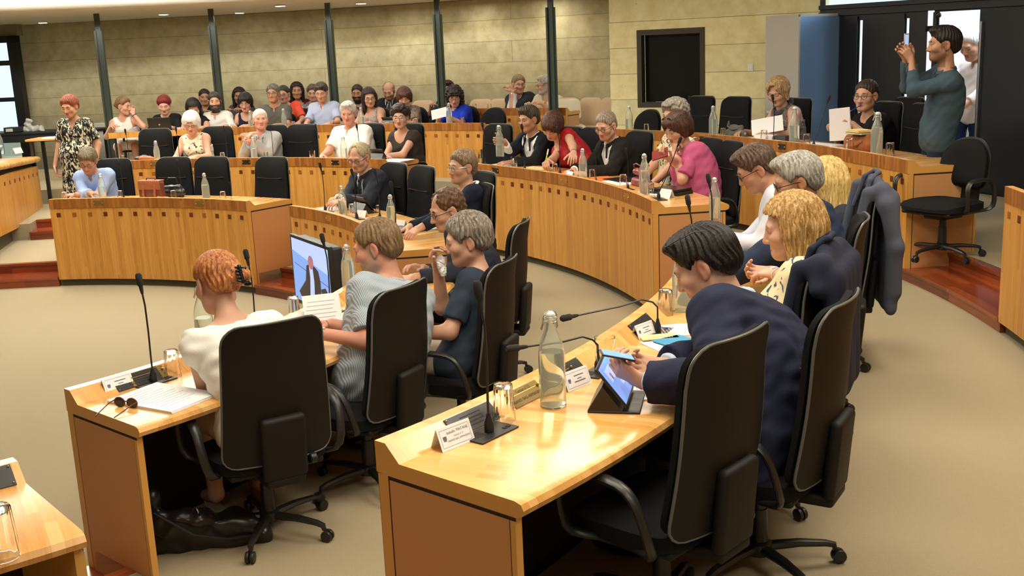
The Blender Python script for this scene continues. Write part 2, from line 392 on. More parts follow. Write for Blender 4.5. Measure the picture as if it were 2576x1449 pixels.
mat('pane', (.85, .95, 1), .1, trans=1, ior=1.02)
b = MB(); plane_box(b, DA, DD, DN, hs[0][0], hs[0][1], hs[0][2], 3.9, -.011, -.006); plane_box(b, DA, DD, DN, hs[1][0], hs[1][1], hs[1][2], 3.9, -.011, -.006)
struct(b.build('window_2', 'pane', smooth=False))
# open door leaf, swung in toward the hall, with closer and handle bar
dl = empty('door_1', DA+DD*(x1+.02)+Vector((0, 0, T[3])), 0); struct(dl); b = MB()
ld = (DD*.93+DN*.36).normalized(); ln = Vector((-ld.y, ld.x, 0)); Pd = DA+DD*(x1+.02)
plane_box(b, Pd, ld, ln, 0, .92, T[3]+.01, H_DOOR-.02, -.022, .022); ploc(b, 'leaf', 'frame_dark', dl, smooth=False)
b = MB(); q = Pd+ld*.06-ln*.05; b.tube([q+Vector((0, 0, T[3]+.3)), q+Vector((0, 0, T[3]+1.9))], .012); ploc(b, 'pull_bar', 'steel', dl)
b = MB(); pl = dz(2340, 69); c_ = DA+DD*pl[0]+Vector((0, 0, pl[1])); b.box(c_+DN*.01, (.07, .05, .035)); b.box(c_+DN*.01+Vector((-.02, 0, -.03)), (.035, .05, .03)); ploc(b, 'latch', 'metal_black', dl)
b = MB(); pl = dz(2364, 38); b.ball(DA+DD*pl[0]+Vector((0, 0, pl[1]))+DN*.03, .035); ploc(b, 'door_closer', 'metal_black', dl)
# left window
WC = at_d(20, 250, 20.2); WD = Vector((1, -.06, 0)).normalized(); WN = Vector((WD.y, -WD.x, 0))
WN = WN if WN.y < 0 else -WN
wz = lambda u, v: sz(u, v, WC, WD, WN)
sr = wz(60, 200)[0]; fz = wz(30, 90)[1]; sl = -4.0
b = MB(); fw_ = .17
plane_box(b, WC, WD, WN, sr-fw_, sr, T[3]-.3, fz, -.05, .12); plane_box(b, WC, WD, WN, sl, sr, fz-.12, fz, -.05, .12)
for v, h in ((158, .09), (250, .075), (336, .09), (430, .1)): 
    z = wz(30, v)[1]; plane_box(b, WC, WD, WN, sl, sr-.05, z-h/2, z+h/2, -.03, .06)
for s_ in (sl, sl+1.9): plane_box(b, WC, WD, WN, s_, s_+.1, T[3]-.3, fz, -.04, .08)
w1 = struct(b.build('window_1', 'frame_dark', smooth=False))
b = MB(); plane_box(b, WC, WD, WN, sl+.1, sr-.05, T[3]-.3, fz-.1, -.01, 0); o = b.build('window_pane', 'pane', smooth=False); o.parent = w1
# stone infill over the window and the rest of the shell (behind the viewer)
mat('plaster', srgb(176, 168, 140), .9, noise=(3, .05))
b = MB(); plane_box(b, WC, WD, WN, sl-3, sr, fz, 3.4, -.2, .02); plane_box(b, WC, WD, WN, sl-3, sl, 0, fz, -.2, .02)
struct(b.build('wall_left', 'stone_wall', smooth=False))
b = MB()
pts = [WC+WD*(sl-3), Vector((-14, 6, 0)), Vector((-13, -4, 0)), Vector((9, -4, 0)), DA+DD*7.4]
for p, q in zip(pts, pts[1:]):
    d = (q-p); d.z = 0; L = d.length; d.normalize(); plane_box(b, Vector((p.x, p.y, 0)), d, Vector((d.y, -d.x, 0)), 0, L, -.1, 5.2, -.1, .1)
struct(b.build('wall_front', 'plaster', smooth=False))
# soffit with downlights, cove and high ceiling
b = MB(); prof = [(15.2, 3.27), (13.5, 3.27), (12, 3.28), (10.6, 3.30), (10.0, 3.31), (9.6, 3.325), (9.42, 3.355), (9.32, 3.42), (9.27, 3.52), (9.25, 3.9), (9.25, 4.6)]
A0, A1, NA = 50, 130, 60
vs = [pol(A0+(A1-A0)*j/NA, r, z) for r, z in prof for j in range(NA+1)]
b.add(vs, [(i*(NA+1)+j, i*(NA+1)+j+1, (i+1)*(NA+1)+j+1, (i+1)*(NA+1)+j) for i in range(len(prof)-1) for j in range(NA)])
struct(b.build('ceiling', 'soffit'))
b = MB(); b.add([(-16, -5, 4.6), (12, -5, 4.6), (12, 22, 4.6), (-16, 22, 4.6)], [(0, 1, 2, 3)])
e0 = pol(50, 8.1, 3.2); e1 = pol(50, 15.2, 3.2); b.add([e0, e1, e1+Vector((0, 0, 1.4)), e0+Vector((0, 0, 1.4))], [(0, 1, 2, 3)])
struct(b.build('ceiling', 'ceiling_white', smooth=False))
mat('lamp_glow', (1, 1, 1), .5, emit=(1, .93, .8), es=14)
dlx = None
for i, (u, v) in enumerate([(107, 52), (290, 48), (411, 33), (602, 28), (705, 13), (908, 6)]):
    p = at(u, v, 3.30)
    if rad_of(p) > 13.2 or rad_of(p) < 9.6: p = at_r(u, v, 11.6)
    r_ = rad_of(p); zz = np.interp(r_, [10.6, 12, 13.5], [3.30, 3.28, 3.27])
    e = empty('recessed_downlight', (p.x, p.y, zz), rad(ang(p)), ['square recessed downlight in the soffit %s' % w for w in ('above the tall window at far left', 'just right of the leftmost steel post', 'halfway between the first two steel posts from the left', 'just right of the second steel post from the left', 'halfway between the second and third steel posts', 'right of the third steel post from the left')][i], 'light', 'downlights in the soffit')
    if dlx is None:
        q = MB(); q.rbox((0, 0, -.008), (.15, .15, .016), .004); q.build('trim_frame', 'white_plastic', e); q = MB(); q.box((0, 0, -.018), (.12, .12, .006)); q.build('lens', 'lamp_glow', e, smooth=False); dlx = e
    else:
        for ch in dlx.children: dup(ch, parent=e)
# steel posts
def steel_post(b, a, r):
    pass
post0 = None
for i, u in enumerate([(262, 200), (542, 150), (834, 150), (1105, 120), (1389, 150)]):
    p = at_r(*u, 10.5); zb = T[3]
    nm = ['leftmost dark green steel post, just right of the leaf-print dress', 'second dark green steel post from the left, behind the bearded man', 'third dark green steel post from the left, behind the man in light blue', 'fourth dark green steel post, left of the curly-haired woman in blue', 'rightmost dark green steel post, in front of the man in the beige shirt'][i]
    e = empty('steel_post', (p.x, p.y, zb), rad(ang(p)), nm, 'post', 'steel posts along the back aisle')
    if post0 is None:
        h = 3.33-zb; b = MB(); b.box((0, 0, h/2-.15), (.05, .135, h-.3)); b.box((.028, 0, h/2-.15), (.012, .06, h-.3)); b.box((-.035, .045, h/2-.15), (.03, .03, h-.3)); b.box((-.035, -.045, h/2-.15), (.03, .03, h-.3)); b.build('shaft', 'post_green', e, smooth=False)
        b = MB(); b.box((0, 0, h-.15), (.04, .085, .31)); b.build('head', 'post_green', e, smooth=False)
        b = MB(); b.box((0, 0, .012), (.2, .2, .024)); b.build('base_plate', 'post_green', e, smooth=False); post0 = e
    else:
        for ch in post0.children: dup(ch, parent=e)
# ------------------------------------------------------------------ curved desks
def arc_desk(name, r0, a0, a1, k, label, depth=.655, low=None, plates=(), panels=(), ends=(1, 1), group='curved council desks', fr=True, zadd=0):
    z0 = T[k]+zadd; lo = T[k-1] if low is None else low
    am = (a0+a1)/2; base = pol(am, r0+.3, z0)
    D = empty(name, base, 0, label, 'desk', group)
    n = max(4, int((a1-a0)/1.2)); AA = [a0+(a1-a0)*i/n for i in range(n+1)]
    sd = Vector((cos(rad(am)), sin(rad(am)))); sp_ = Vector((-sd.y, sd.x))
    d2 = depth
    P = [(0, .69), (0, .80), (.052, .80), (.115, .74), (d2-.035, .74), (d2-.01, .733), (d2, .715), (d2-.008, .695), (d2-.03, .686), (.03, .686)]
    b = MB(); m = len(P)
    for i in range(n):
        for j in range(m):
            (ra, za), (rb, zb) = P[j], P[(j+1) % m]
            vs = [pol(AA[i], r0+ra, z0+za), pol(AA[i], r0+rb, z0+zb), pol(AA[i+1], r0+rb, z0+zb), pol(AA[i+1], r0+ra, z0+za)]
            if j == 0: uv = [(rad(AA[i])*r0, za), (rad(AA[i])*r0, zb), (rad(AA[i+1])*r0, zb), (rad(AA[i+1])*r0, za)]
            else:
                uv = [((v.x*sp_.x+v.y*sp_.y), (v.x*sd.x+v.y*sd.y)-(v.z)) for v in vs]
            b.add(vs, [(0, 1, 2, 3)], 1 if j == 0 else 0, uv)
    for a, fl_ in ((a0, 1), (a1, 0)):
        b.add([pol(a, r0+r, z0+z) for r, z in P], [tuple(range(m))], 2, [(r*.4, z) for r, z in P])
    ploc(b, 'worktop', ['top_wood', 'lip_wood', 'edge_wood'], D, sharp=30)
    b = MB(); zt = z0+.688; zb_ = lo+.08
    for i in range(n):
        q = [pol(AA[i], r0+.006, zb_), pol(AA[i+1], r0+.006, zb_), pol(AA[i+1], r0+.006, zt), pol(AA[i], r0+.006, zt)]
        uv = [(rad(AA[i])*r0, zb_), (rad(AA[i+1])*r0, zb_), (rad(AA[i+1])*r0, zt), (rad(AA[i])*r0, zt)]
        b.add(q, [(0, 1, 2, 3)], 0, uv)
        q2 = [pol(AA[i], r0+.03, zb_), pol(AA[i+1], r0+.03, zb_), pol(AA[i+1], r0+.03, zt), pol(AA[i], r0+.03, zt)]
        b.add(q2, [(0, 1, 2, 3)], 3, uv); b.add([q[0], q[1], q2[1], q2[0]], [(0, 1, 2, 3)], 0, uv)
    L = rad(a1-a0)*r0; ni = max(2, int(L/.178))
    for i in range(ni):
        a = a0+(a1-a0)*(i+.5)/ni; w = deg(.024/r0)
        q = [pol(a+s_*w, r0+e, z) for e in (.002, .007) for s_, z in ((-1, zt-.095), (1, zt-.095), (1, zt-.047), (-1, zt-.047))]
        b.add(q, [(0, 1, 2, 3), (4, 5, 6, 7), (0, 1, 5, 4), (1, 2, 6, 5), (2, 3, 7, 6), (3, 0, 4, 7)], 1 if random.random() < .72 else 2)
    ploc(b, 'front_panel', ['front_wood', 'inlay', 'inlay_light', 'groove'], D, smooth=False)
    b = MB(); riser(b, r0+.055, a0+.1, a1-.1, lo, zb_+.01); riser(b, r0+.075, a0+.1, a1-.1, lo, zb_+.01); ploc(b, 'plinth', 'kick', D, smooth=False)
    for a, e, sg in ((a0, ends[0], -1), (a1, ends[1], 1)):
        if not e: continue
        b = MB(); rd = Vector((cos(rad(a)), sin(rad(a)), 0)); tn = Vector((-rd.y, rd.x, 0))*sg; O = pol(a, r0)
        def sl(ra, rb, za, zb2, t0, t1, mi): plane_box(b, Vector((O.x, O.y, 0)), rd, tn, ra, rb, za, zb2, t0, t1, mi)
        sl(.008, d2-.035, lo+.08, z0+.686, -.03, -.004, 0)
        sl(.008, .055, lo+.08, z0+.686, -.004, 0, 0)
        sl(.055, .062, lo+.08, z0+.686, -.004, -.002, 1); sl(.055, d2-.035, z0+.672, z0+.686, -.004, -.002, 1)
        sl(.062, d2-.06, lo+.08, z0+.672, -.004, 0, 2); sl(d2-.06, d2-.056, lo+.08, z0+.672, -.004, -.002, 1); sl(d2-.056, d2-.035, lo+.08, z0+.672, -.004, 0, 0)
        ploc(b, 'end_panel', ['edge_wood', 'groove', 'end_beige'], D, smooth=False)
    for a, kind in plates:                                # small engraved plates on the outer lip
        b = MB(); O = pol(a, r0, z0+.745); rd = Vector((cos(rad(a)), sin(rad(a)), 0)); tn = Vector((-rd.y, rd.x, 0))
        plane_box(b, Vector((O.x, O.y, 0)), tn, -rd, -.06, .06, O.z-.028, O.z+.028, 0, .003)
        pl_ = ploc(b, 'name_plate', ['brass_dull', 'plate_dark', 'lip_wood'][kind], D, smooth=False)
        for s_ in (-1, 1):
            b = MB(); b.ball(O+tn*s_*.052-rd*.006, .007, 8); o = ploc(b, 'screw', 'brass', D); 
            o.parent = pl_
    for a in panels:                                      # loudspeaker plates on the inner slope
        b = MB(); rd = Vector((cos(rad(a)), sin(rad(a)), 0)); tn = Vector((-rd.y, rd.x, 0)); O = pol(a, r0, z0)
        up = (rd*.063+Vector((0, 0, -.06))).normalized(); nn = up.cross(tn); nn = nn if nn.z > 0 else -nn
        c = O+rd*.0835+Vector((0, 0, .77)); R = Matrix((tn, up, nn)).transposed()
        b.box(c+nn*.002, (.25, .078, .005), R)
        for ix in range(9):
            for iy in range(4): b.box(c+nn*.0047+tn*(-.05+ix*.0125)+up*(-.021+iy*.014), (.009, .004, .001), R, 1)
        for sx in (-1, 1):
            for sy in (-1, 1): b.ball(c+nn*.005+tn*sx*.117+up*sy*.031, .004, 6, 2)
        ploc(b, 'speaker_panel', ['metal_black', 'groove', 'steel'], D, smooth=False)
    return D
A_ = lambda u, v, z: ang(at(u, v, z))
A2 = lambda u, v, r: ang(at_r(u, v, r))
z1p, z2p, z3p = T[1]+.77, T[2]+.77, T[3]+.77
pa1 = [A_(350, 955, z1p), A_(640, 842, z1p), A_(803, 778, z1p)]
pa2 = [A_(1175, 1052, z2p), A_(1452, 942, z2p), A_(1606, 818, z2p), A_(1665, 738, z2p), -13, -8]
desk1 = arc_desk('curved_desk', RING[1], -41.7, -4.6, 1, 'curved wooden desk at lower left where the woman in the white blouse sits', panels=pa1)
desk2 = arc_desk('curved_desk', RING[2], -41.7, -4.6, 2, 'curved wooden desk in the foreground carrying the swing-top bottle and tablet', panels=pa2)
arc_desk('curved_desk', RING[1], 7.2, 43.4, 1, 'curved wooden desk behind the monitor where the dark-suited older man with a tie sits', panels=(), plates=[(A2(827, 546, RING[1]), 2)])
arc_desk('curved_desk', RING[1], 53.0, 87.0, 1, 'curved wooden desk at left with the brown satchel on top', plates=[(A2(248, 513, RING[1]), 0), (A2(503, 512, RING[1]), 0)])
arc_desk('curved_desk', RING[2], 7.15, 41.3, 2, 'curved wooden desk in front of the woman in the red top', plates=[(A2(1246, 428, RING[2]), 1), (A2(1420, 455, RING[2]), 2), (A2(1577, 493, RING[2]), 2)])
arc_desk('curved_desk', RING[2]-.1, 52.8, 88.5, 2, 'curved wooden desk in front of the grey-suited man and the white-haired woman', low=T[1], plates=[(A2(391, 415, 6.6), 0), (A2(621, 407, 6.6), 1), (A2(845, 407, 6.6), 1)])
arc_desk('curved_desk', RING[3], 6.6, 41.0, 3, 'curved wooden desk on the raised tier at right, holding the brown bag and papers', plates=[(A2(1967, 370, 8.83), 1), (A2(1768, 343, 8.83), 1)])
arc_desk('curved_desk', RING[3], -34, -4.4, 3, 'curved wooden desk cut off by the right edge, beyond the mahogany step')
arc_desk('curved_desk', 9.28, 56.2, 86.8, 3, 'long curved wooden desk of the back row, in front of the seated staff', low=T[2], depth=.6)
arc_desk('curved_desk', 5.85, -72, -49.7, 2, 'wooden desk corner at the lower left edge of the view', panels=(A_(30, 1330, z2p),), low=0)
# open-fronted table continuing the back row at left
b = MB(); op_ = empty('side_table', pol(91, 9.6, T[3]), 0, 'open-legged wooden table of the back row, under the open laptop', 'table')
aA, aB = 86.9, A2(276, 329, 9.4)
n = 10
for i in range(n):
    p, q = aA+(aB-aA)*i/n, aA+(aB-aA)*(i+1)/n
    vs = [pol(x, r, T[3]+z) for x in (p, q) for r, z in ((9.3, .70), (9.3, .79), (9.9, .74), (9.9, .70))]
    b.add(vs, [(0, 4, 5, 1), (1, 5, 6, 2), (2, 6, 7, 3), (3, 7, 4, 0), (0, 1, 2, 3), (4, 5, 6, 7)], 0, [(v.x, v.z+v.y) for v in vs])
ploc(b, 'tabletop', 'front_wood', op_, smooth=False)
for a in (87.3, aB-.5):
    for r in (9.36, 9.84): b = MB(); b.tube([pol(a, r, T[3]), pol(a, r, T[3]+.7)], .018); ploc(b, 'leg', 'metal_black', op_)
# press desk behind the rightmost post
arc_desk("curved_desk", 10.62, A2(1440, 292, 10.8), A2(1178, 300, 10.8), 4, 'small curved wooden desk by the wall where two men in conversation lean', low=T[3], depth=.40, zadd=-.04)
# tribune at far left, seen from its side
tb = empty('tribune_desk', at(60, 620, T[1]), 0, 'wooden tribune desk at the far left edge, rounded top over a dark gap', 'desk')
q0 = at(-60, 690, T[1]); q1 = at(110, 560, T[1]); td = (q1-q0).normalized(); tN = Vector((td.y, -td.x, 0)); tN = tN if tN.y < 0 else -tN
if tN.x < 0: tN = -tN
Lt = (q1-q0).length
def tz_(u, v): p = on_plane(u, v, q0, tN); return (p-q0).dot(td), p.z
zf0, zf1 = tz_(104, 546)[1], tz_(104, 413)[1]
zl0, zl1 = tz_(2, 597)[1], tz_(2, 440)[1]
b = MB()
sA, sB = -.6, tz_(106, 500)[0]
def zat(s_, a, c): 
    sa, sb = tz_(2, 520)[0], tz_(104, 480)[0]; return a+(c-a)*(s_-sa)/(sb-sa)
P0 = q0+td*sA; P1 = q0+td*sB
def quad(b, za0, za1, zb0, zb1, off, mi=0):
    vs = [Vector((P0.x, P0.y, za0))+tN*off, Vector((P1.x, P1.y, zb0))+tN*off, Vector((P1.x, P1.y, zb1))+tN*off, Vector((P0.x, P0.y, za1))+tN*off]
    b.add(vs+[v-tN*.04 for v in vs], [(0, 1, 2, 3), (4, 5, 6, 7), (0, 1, 5, 4), (1, 2, 6, 5), (2, 3, 7, 6), (3, 0, 4, 7)], mi, [(0, za0), (sB-sA, zb0), (sB-sA, zb1), (0, za1)]*2)
fa = (zat(sA, zl0, zf0), zat(sA, zl1, zf1), zf0, zf1)
quad(b, *fa, 0)
ni = 16
for i in range(ni):
    s_ = sA+(sB-sA)*(i+.6)/ni; zt = zat(s_, zl1, zf1)-.09; p = q0+td*s_; plane_box(b, p, td, tN, -.022, .022, zt-.05, zt, -.01, .004, 1)
ploc(b, 'front_panel', ['front_wood', 'inlay'], tb, smooth=False)
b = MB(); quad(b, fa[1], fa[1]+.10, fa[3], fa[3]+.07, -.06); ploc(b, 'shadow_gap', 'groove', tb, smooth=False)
b = MB(); quad(b, T[1]-.02, fa[0], T[1]-.02, fa[2], -.10); ploc(b, 'plinth', 'kick', tb, smooth=False)
b = MB(); tp = [(.03, 0), (.055, .02), (.06, .045), (.05, .07), (.02, .085), (-.55, .085), (-.55, 0)]
for P_, z in ((P0, fa[1]+.09), (P1, fa[3]+.06)): b.v += [tuple(Vector((P_.x, P_.y, z+dz_))+tN*o_) for o_, dz_ in tp]
m = len(tp); b.f += [(i, (i+1) % m, m+(i+1) % m, m+i) for i in range(m)]+[tuple(range(m)), tuple(range(m, 2*m))]; b.m += [0]*(m+2)
b.uv += [[(0, i*.03), (0, i*.03+.03), (3, i*.03+.03), (3, i*.03)] for i in range(m)]+[[(0, 0)]*m]*2
ploc(b, 'worktop', 'top_wood', tb, sharp=50)
b = MB(); b.tube([P1-td*.03-tN*.5+Vector((0, 0, T[1])), P1-td*.03-tN*.5+Vector((0, 0, fa[3]+.06))], .03); b.tube([P0+td*.03-tN*.5+Vector((0, 0, T[1])), P0+td*.03-tN*.5+Vector((0, 0, fa[1]+.09))], .03); ploc(b, 'leg', 'metal_black', tb)
# ------------------------------------------------------------------ office chairs
def back_surface(b, zlo, zhi, w0, w1, rtop, rbot, yf, thick, mi=0, n=12, m=14, curve=.05, front=True):
    "rounded panel: outline in x-z, side curve yf(v); thick>0 closes it"
    H = zhi-zlo
    def half(z):
        v = (z-zlo)/H; w = w0+(w1-w0)*v
        if z > zhi-rtop: q = (z-(zhi-rtop))/rtop; w -= rtop*(1-math.sqrt(max(0, 1-q*q)))*.95
        if z < zlo+rbot: q = ((zlo+rbot)-z)/rbot; w -= rbot*(1-math.sqrt(max(0, 1-q*q)))*.95
        return max(w, .02)
    zs = sorted(set([zlo+H*i/m for i in range(m+1)]+[zhi-rtop*(1-cos(pi/2*i/5)) for i in range(6)]+[zlo+rbot*(1-cos(pi/2*i/4)) for i in range(5)]))
    k = len(zs); F_ = []; B_ = []
    for z in zs:
        v = (z-zlo)/H; h = half(z)
        for j in range(n+1):
            u = -1+2*j/n; x = h*u; y = yf(v)+curve*(u*u)*(h/.23)**2
            e = max(0, 1-abs(u)**4)*max(0, 1-abs(2*v-1)**6)
            F_.append((x, y+thick*(.35+.65*e), z)); B_.append((x, y, z))
    N = len(F_); vs = F_+B_; fs = []
    for i in range(k-1):
        for j in range(n):
            a = i*(n+1)+j; fs.append((a, a+1, a+n+2, a+n+1)); fs.append((N+a, N+a+n+1, N+a+n+2, N+a+1))
    ring = [j for j in range(n+1)]+[i*(n+1)+n for i in range(1, k)]+[(k-1)*(n+1)+j for j in range(n-1, -1, -1)]+[i*(n+1) for i in range(k-2, 0, -1)]
    for a, c in zip(ring, ring[1:]+ring[:1]): fs.append((a, N+a, N+c, c))
    b.add(vs, fs, mi)
    return [Vector(B_[i]) for i in ring]
def office_chair(high=True, plastic='plastic_dark'):
    R = empty('office_chair')
    sh = .455
    if high: zlo, zhi, w0, w1, rt, rb = .455, 1.135, .268, .235, .085, .07
    else: zlo, zhi, w0, w1, rt, rb = .56, .96, .225, .215, .19, .08
    yf = lambda v: -.255-.02*sin(pi*min(1, v*1.25))*(1 if high else .5)-.075*v**1.6+.012
    b = MB(); ring = back_surface(b, zlo, zhi, w0, w1, rt, rb, lambda v: yf(v)-.028, .026, curve=.045); b.build('back_shell', plastic, R)
    b = MB(); back_surface(b, zlo+.012, zhi-.008, w0-.008, w1-.008, rt, rb, lambda v: yf(v)-.002, .062, curve=.045); bk = b.build('backrest', 'fabric_black', R)
    if high:
        b = MB(); zc = zlo+(zhi-zlo)*.66
        b.tube([(x, yf(.66)+.056+.045*(x/.2)**2*.8, zc-.012*(1-(x/.19)**2)) for x in np.linspace(-.19, .19, 9)], (.006), 6); b.build('seam', 'groove', bk)
    b = MB(); b.tube([p+Vector((0, .004, 0)) for p in ring], .0055, 6, close=True); b.build('piping', 'piping' if high else 'plastic_black', R)
    b = MB()
    # seat cushion: rounded slab with a waterfall front
    prof = []
    nx, ny = 12, 12; top = []; bot = []
    for j in range(ny+1):
        for i in range(nx+1):
            u, v = -1+2*i/nx, -1+2*j/ny
            q = (abs(u)**4+abs(v)**4)**.25 if (u or v) else 0
            mx = max(abs(u), abs(v), 1e-6); f = mx/max(q, 1e-6)
            x, y = u*f*.275, v*f*.25+.02
            e = max(0, 1-max(abs(u), abs(v))**5)
            top.append((x, y, sh+.035*e+.012*abs(u)**2-.02*max(0, v)**3)); bot.append((x, y, sh-.045))
    N = len(top); fs = []
    for j in range(ny):
        for i in range(nx):
            a = j*(nx+1)+i; fs.append((a, a+1, a+nx+2, a+nx+1)); fs.append((N+a, N+a+nx+1, N+a+nx+2, N+a+1))
    rg = list(range(nx+1))+[j*(nx+1)+nx for j in range(1, ny+1)]+[ny*(nx+1)+i for i in range(nx-1, -1, -1)]+[j*(nx+1) for j in range(ny-1, 0, -1)]
    for a, c in zip(rg, rg[1:]+rg[:1]): fs.append((a, N+a, N+c, c))
    b.add(top+bot, fs); b.build('seat', 'fabric_black', R)
    b = MB(); b.rbox((0, .02, sh-.06), (.46, .44, .035), .015); b.rbox((0, 0, sh-.095), (.2, .26, .06), .02); b.build('seat_pan', plastic, R)
    b = MB(); yb = -.285
    b.rbox((0, yb-.018, .535), (.215, .05, .31), .022, Matrix.Rotation(rad(5), 3, 'X'), 0, 4)
    b.rbox((0, -.17, sh-.085), (.19, .28, .045), .015); b.build('back_bracket', plastic, R)
    b = MB(); b.lathe([(.02, -.018), (.026, -.012), (.026, .012), (.02, .018)], 12); 
    o = b.build('adjuster_knob', 'plastic_black', R); o.location = (.15, -.26, sh-.02); o.rotation_euler = (0, pi/2, 0)
    for s in (-1, 1):
        b = MB(); x = s*.345
        loop = [(s*.24, .10, sh-.05), (s*.335, .155, sh-.035), (x, .175, sh+.04), (x, .185, .60), (x, .165, .655), (x, .12, .672), (x, -.05, .672), (x, -.11, .655), (x, -.155, .60), (s*.335, -.185, sh+.02), (s*.31, -.19, sh-.045), (s*.24, -.10, sh-.055)]
        rs = [(.013, .02)]*3+[(.013, .021), (.014, .024), (.016, .027), (.016, .027), (.014, .024)]+[(.013, .021)]*4
        sm = []; sr = []
        k = len(loop)
        for i in range(k):
            a, c = Vector(loop[i]), Vector(loop[(i+1) % k])
            for t in (0, .5): sm.append(a.lerp(c, t)); sr.append(tuple(rs[i][q]+(rs[(i+1) % k][q]-rs[i][q])*t for q in (0, 1)))
        for _ in range(2): sm = [(sm[i-1]+sm[i]*2+sm[(i+1) % len(sm)])/4 for i in range(len(sm))]
        rr = []
        n = 10; L = len(sm); vs = []
        for i, p in enumerate(sm):
            t = (sm[(i+1) % L]-sm[i-1]).normalized(); side = Vector((1, 0, 0)); side = (side-t*side.dot(t)).normalized(); nn = t.cross(side)
            a_, c_ = sr[i]; vs += [p+nn*a_*cos(2*pi*j/n)+side*c_*sin(2*pi*j/n) for j in range(n)]
        b.add(vs, [(i*n+j, i*n+(j+1) % n, ((i+1) % L)*n+(j+1) % n, ((i+1) % L)*n+j) for i in range(L) for j in range(n)])
        b.build('armrest', 'plastic_black', R)
    b = MB(); b.lathe([(.034, .075), (.036, .12), (.032, .26), (.027, .26), (.027, sh-.08)], 16); b.build('gas_column', 'plastic_black', R)
    b = MB(); b.lathe([(.05, .068), (.055, .085), (.05, .115), (.036, .125)], 16); b.build('base_hub', 'plastic_black', R)
    for i in range(5):
        a = 2*pi*i/5+.3; d = Vector((cos(a), sin(a), 0)); tn = Vector((-d.y, d.x, 0))
        b = MB(); pts = [d*.03+Vector((0, 0, .095)), d*.16+Vector((0, 0, .098)), d*.27+Vector((0, 0, .088)), d*.305+Vector((0, 0, .078)), d*.31+Vector((0, 0, .055))]
        b.tube(pts, [(.02, .026), (.017, .022), (.014, .018), (.013, .016), (.010, .010)], 8, flat=(0, 0, 1)); lg = b.build('leg', 'plastic_black', R)
        b = MB(); c = d*.325+Vector((0, 0, .029))
        for s in (-1, 1):
            vs = []; nn = 14
            for q, (rr, off) in enumerate([(.018, .022), (.027, .02), (.029, .012), (.027, .004)]):
                vs += [c+tn*s*off+Vector((0, 0, rr*sin(2*pi*j/nn)))+d*rr*cos(2*pi*j/nn) for j in range(nn)]
            b.add(vs, [(i2*nn+j, i2*nn+(j+1) % nn, (i2+1)*nn+(j+1) % nn, (i2+1)*nn+j) for i2 in range(3) for j in range(nn)]+[tuple(range(nn)), tuple(range(3*nn, 4*nn))])
        b.box(c+Vector((0, 0, .012))-d*.006, (.014, .014, .04)); b.build('caster', 'plastic_black', lg)
    return R
CH_HIGH = office_chair(True); CH_LOW = office_chair(False)
USED = {}
def chair(kind, p, face, tier, label, group=None):
    """p = hub point on its tier, face = compass angle the sitter looks toward"""
    proto = CH_HIGH if kind == 'high' else CH_LOW
    loc = (p[0], p[1], T[tier]); rz = rad(face)-pi/2
    if kind not in USED:
        o = proto; USED[kind] = 1; o.location = loc; o.rotation_euler.z = rz
    else: o = dup(proto, loc, rz)
    tag(o, label, 'chair', group or 'black office chairs'); return o
def hub_from_top(u, v, tier, r=None, turn=0, h=1.13):
    "chair whose back-top centre shows at pixel u,v: returns hub, facing"
    q = at(u, v, T[tier]+h) if r is None else at_r(u, v, r)
    f = ang(q)+180+turn
    return Vector((q.x+cos(rad(f))*.325, q.y+sin(rad(f))*.325, 0)), f
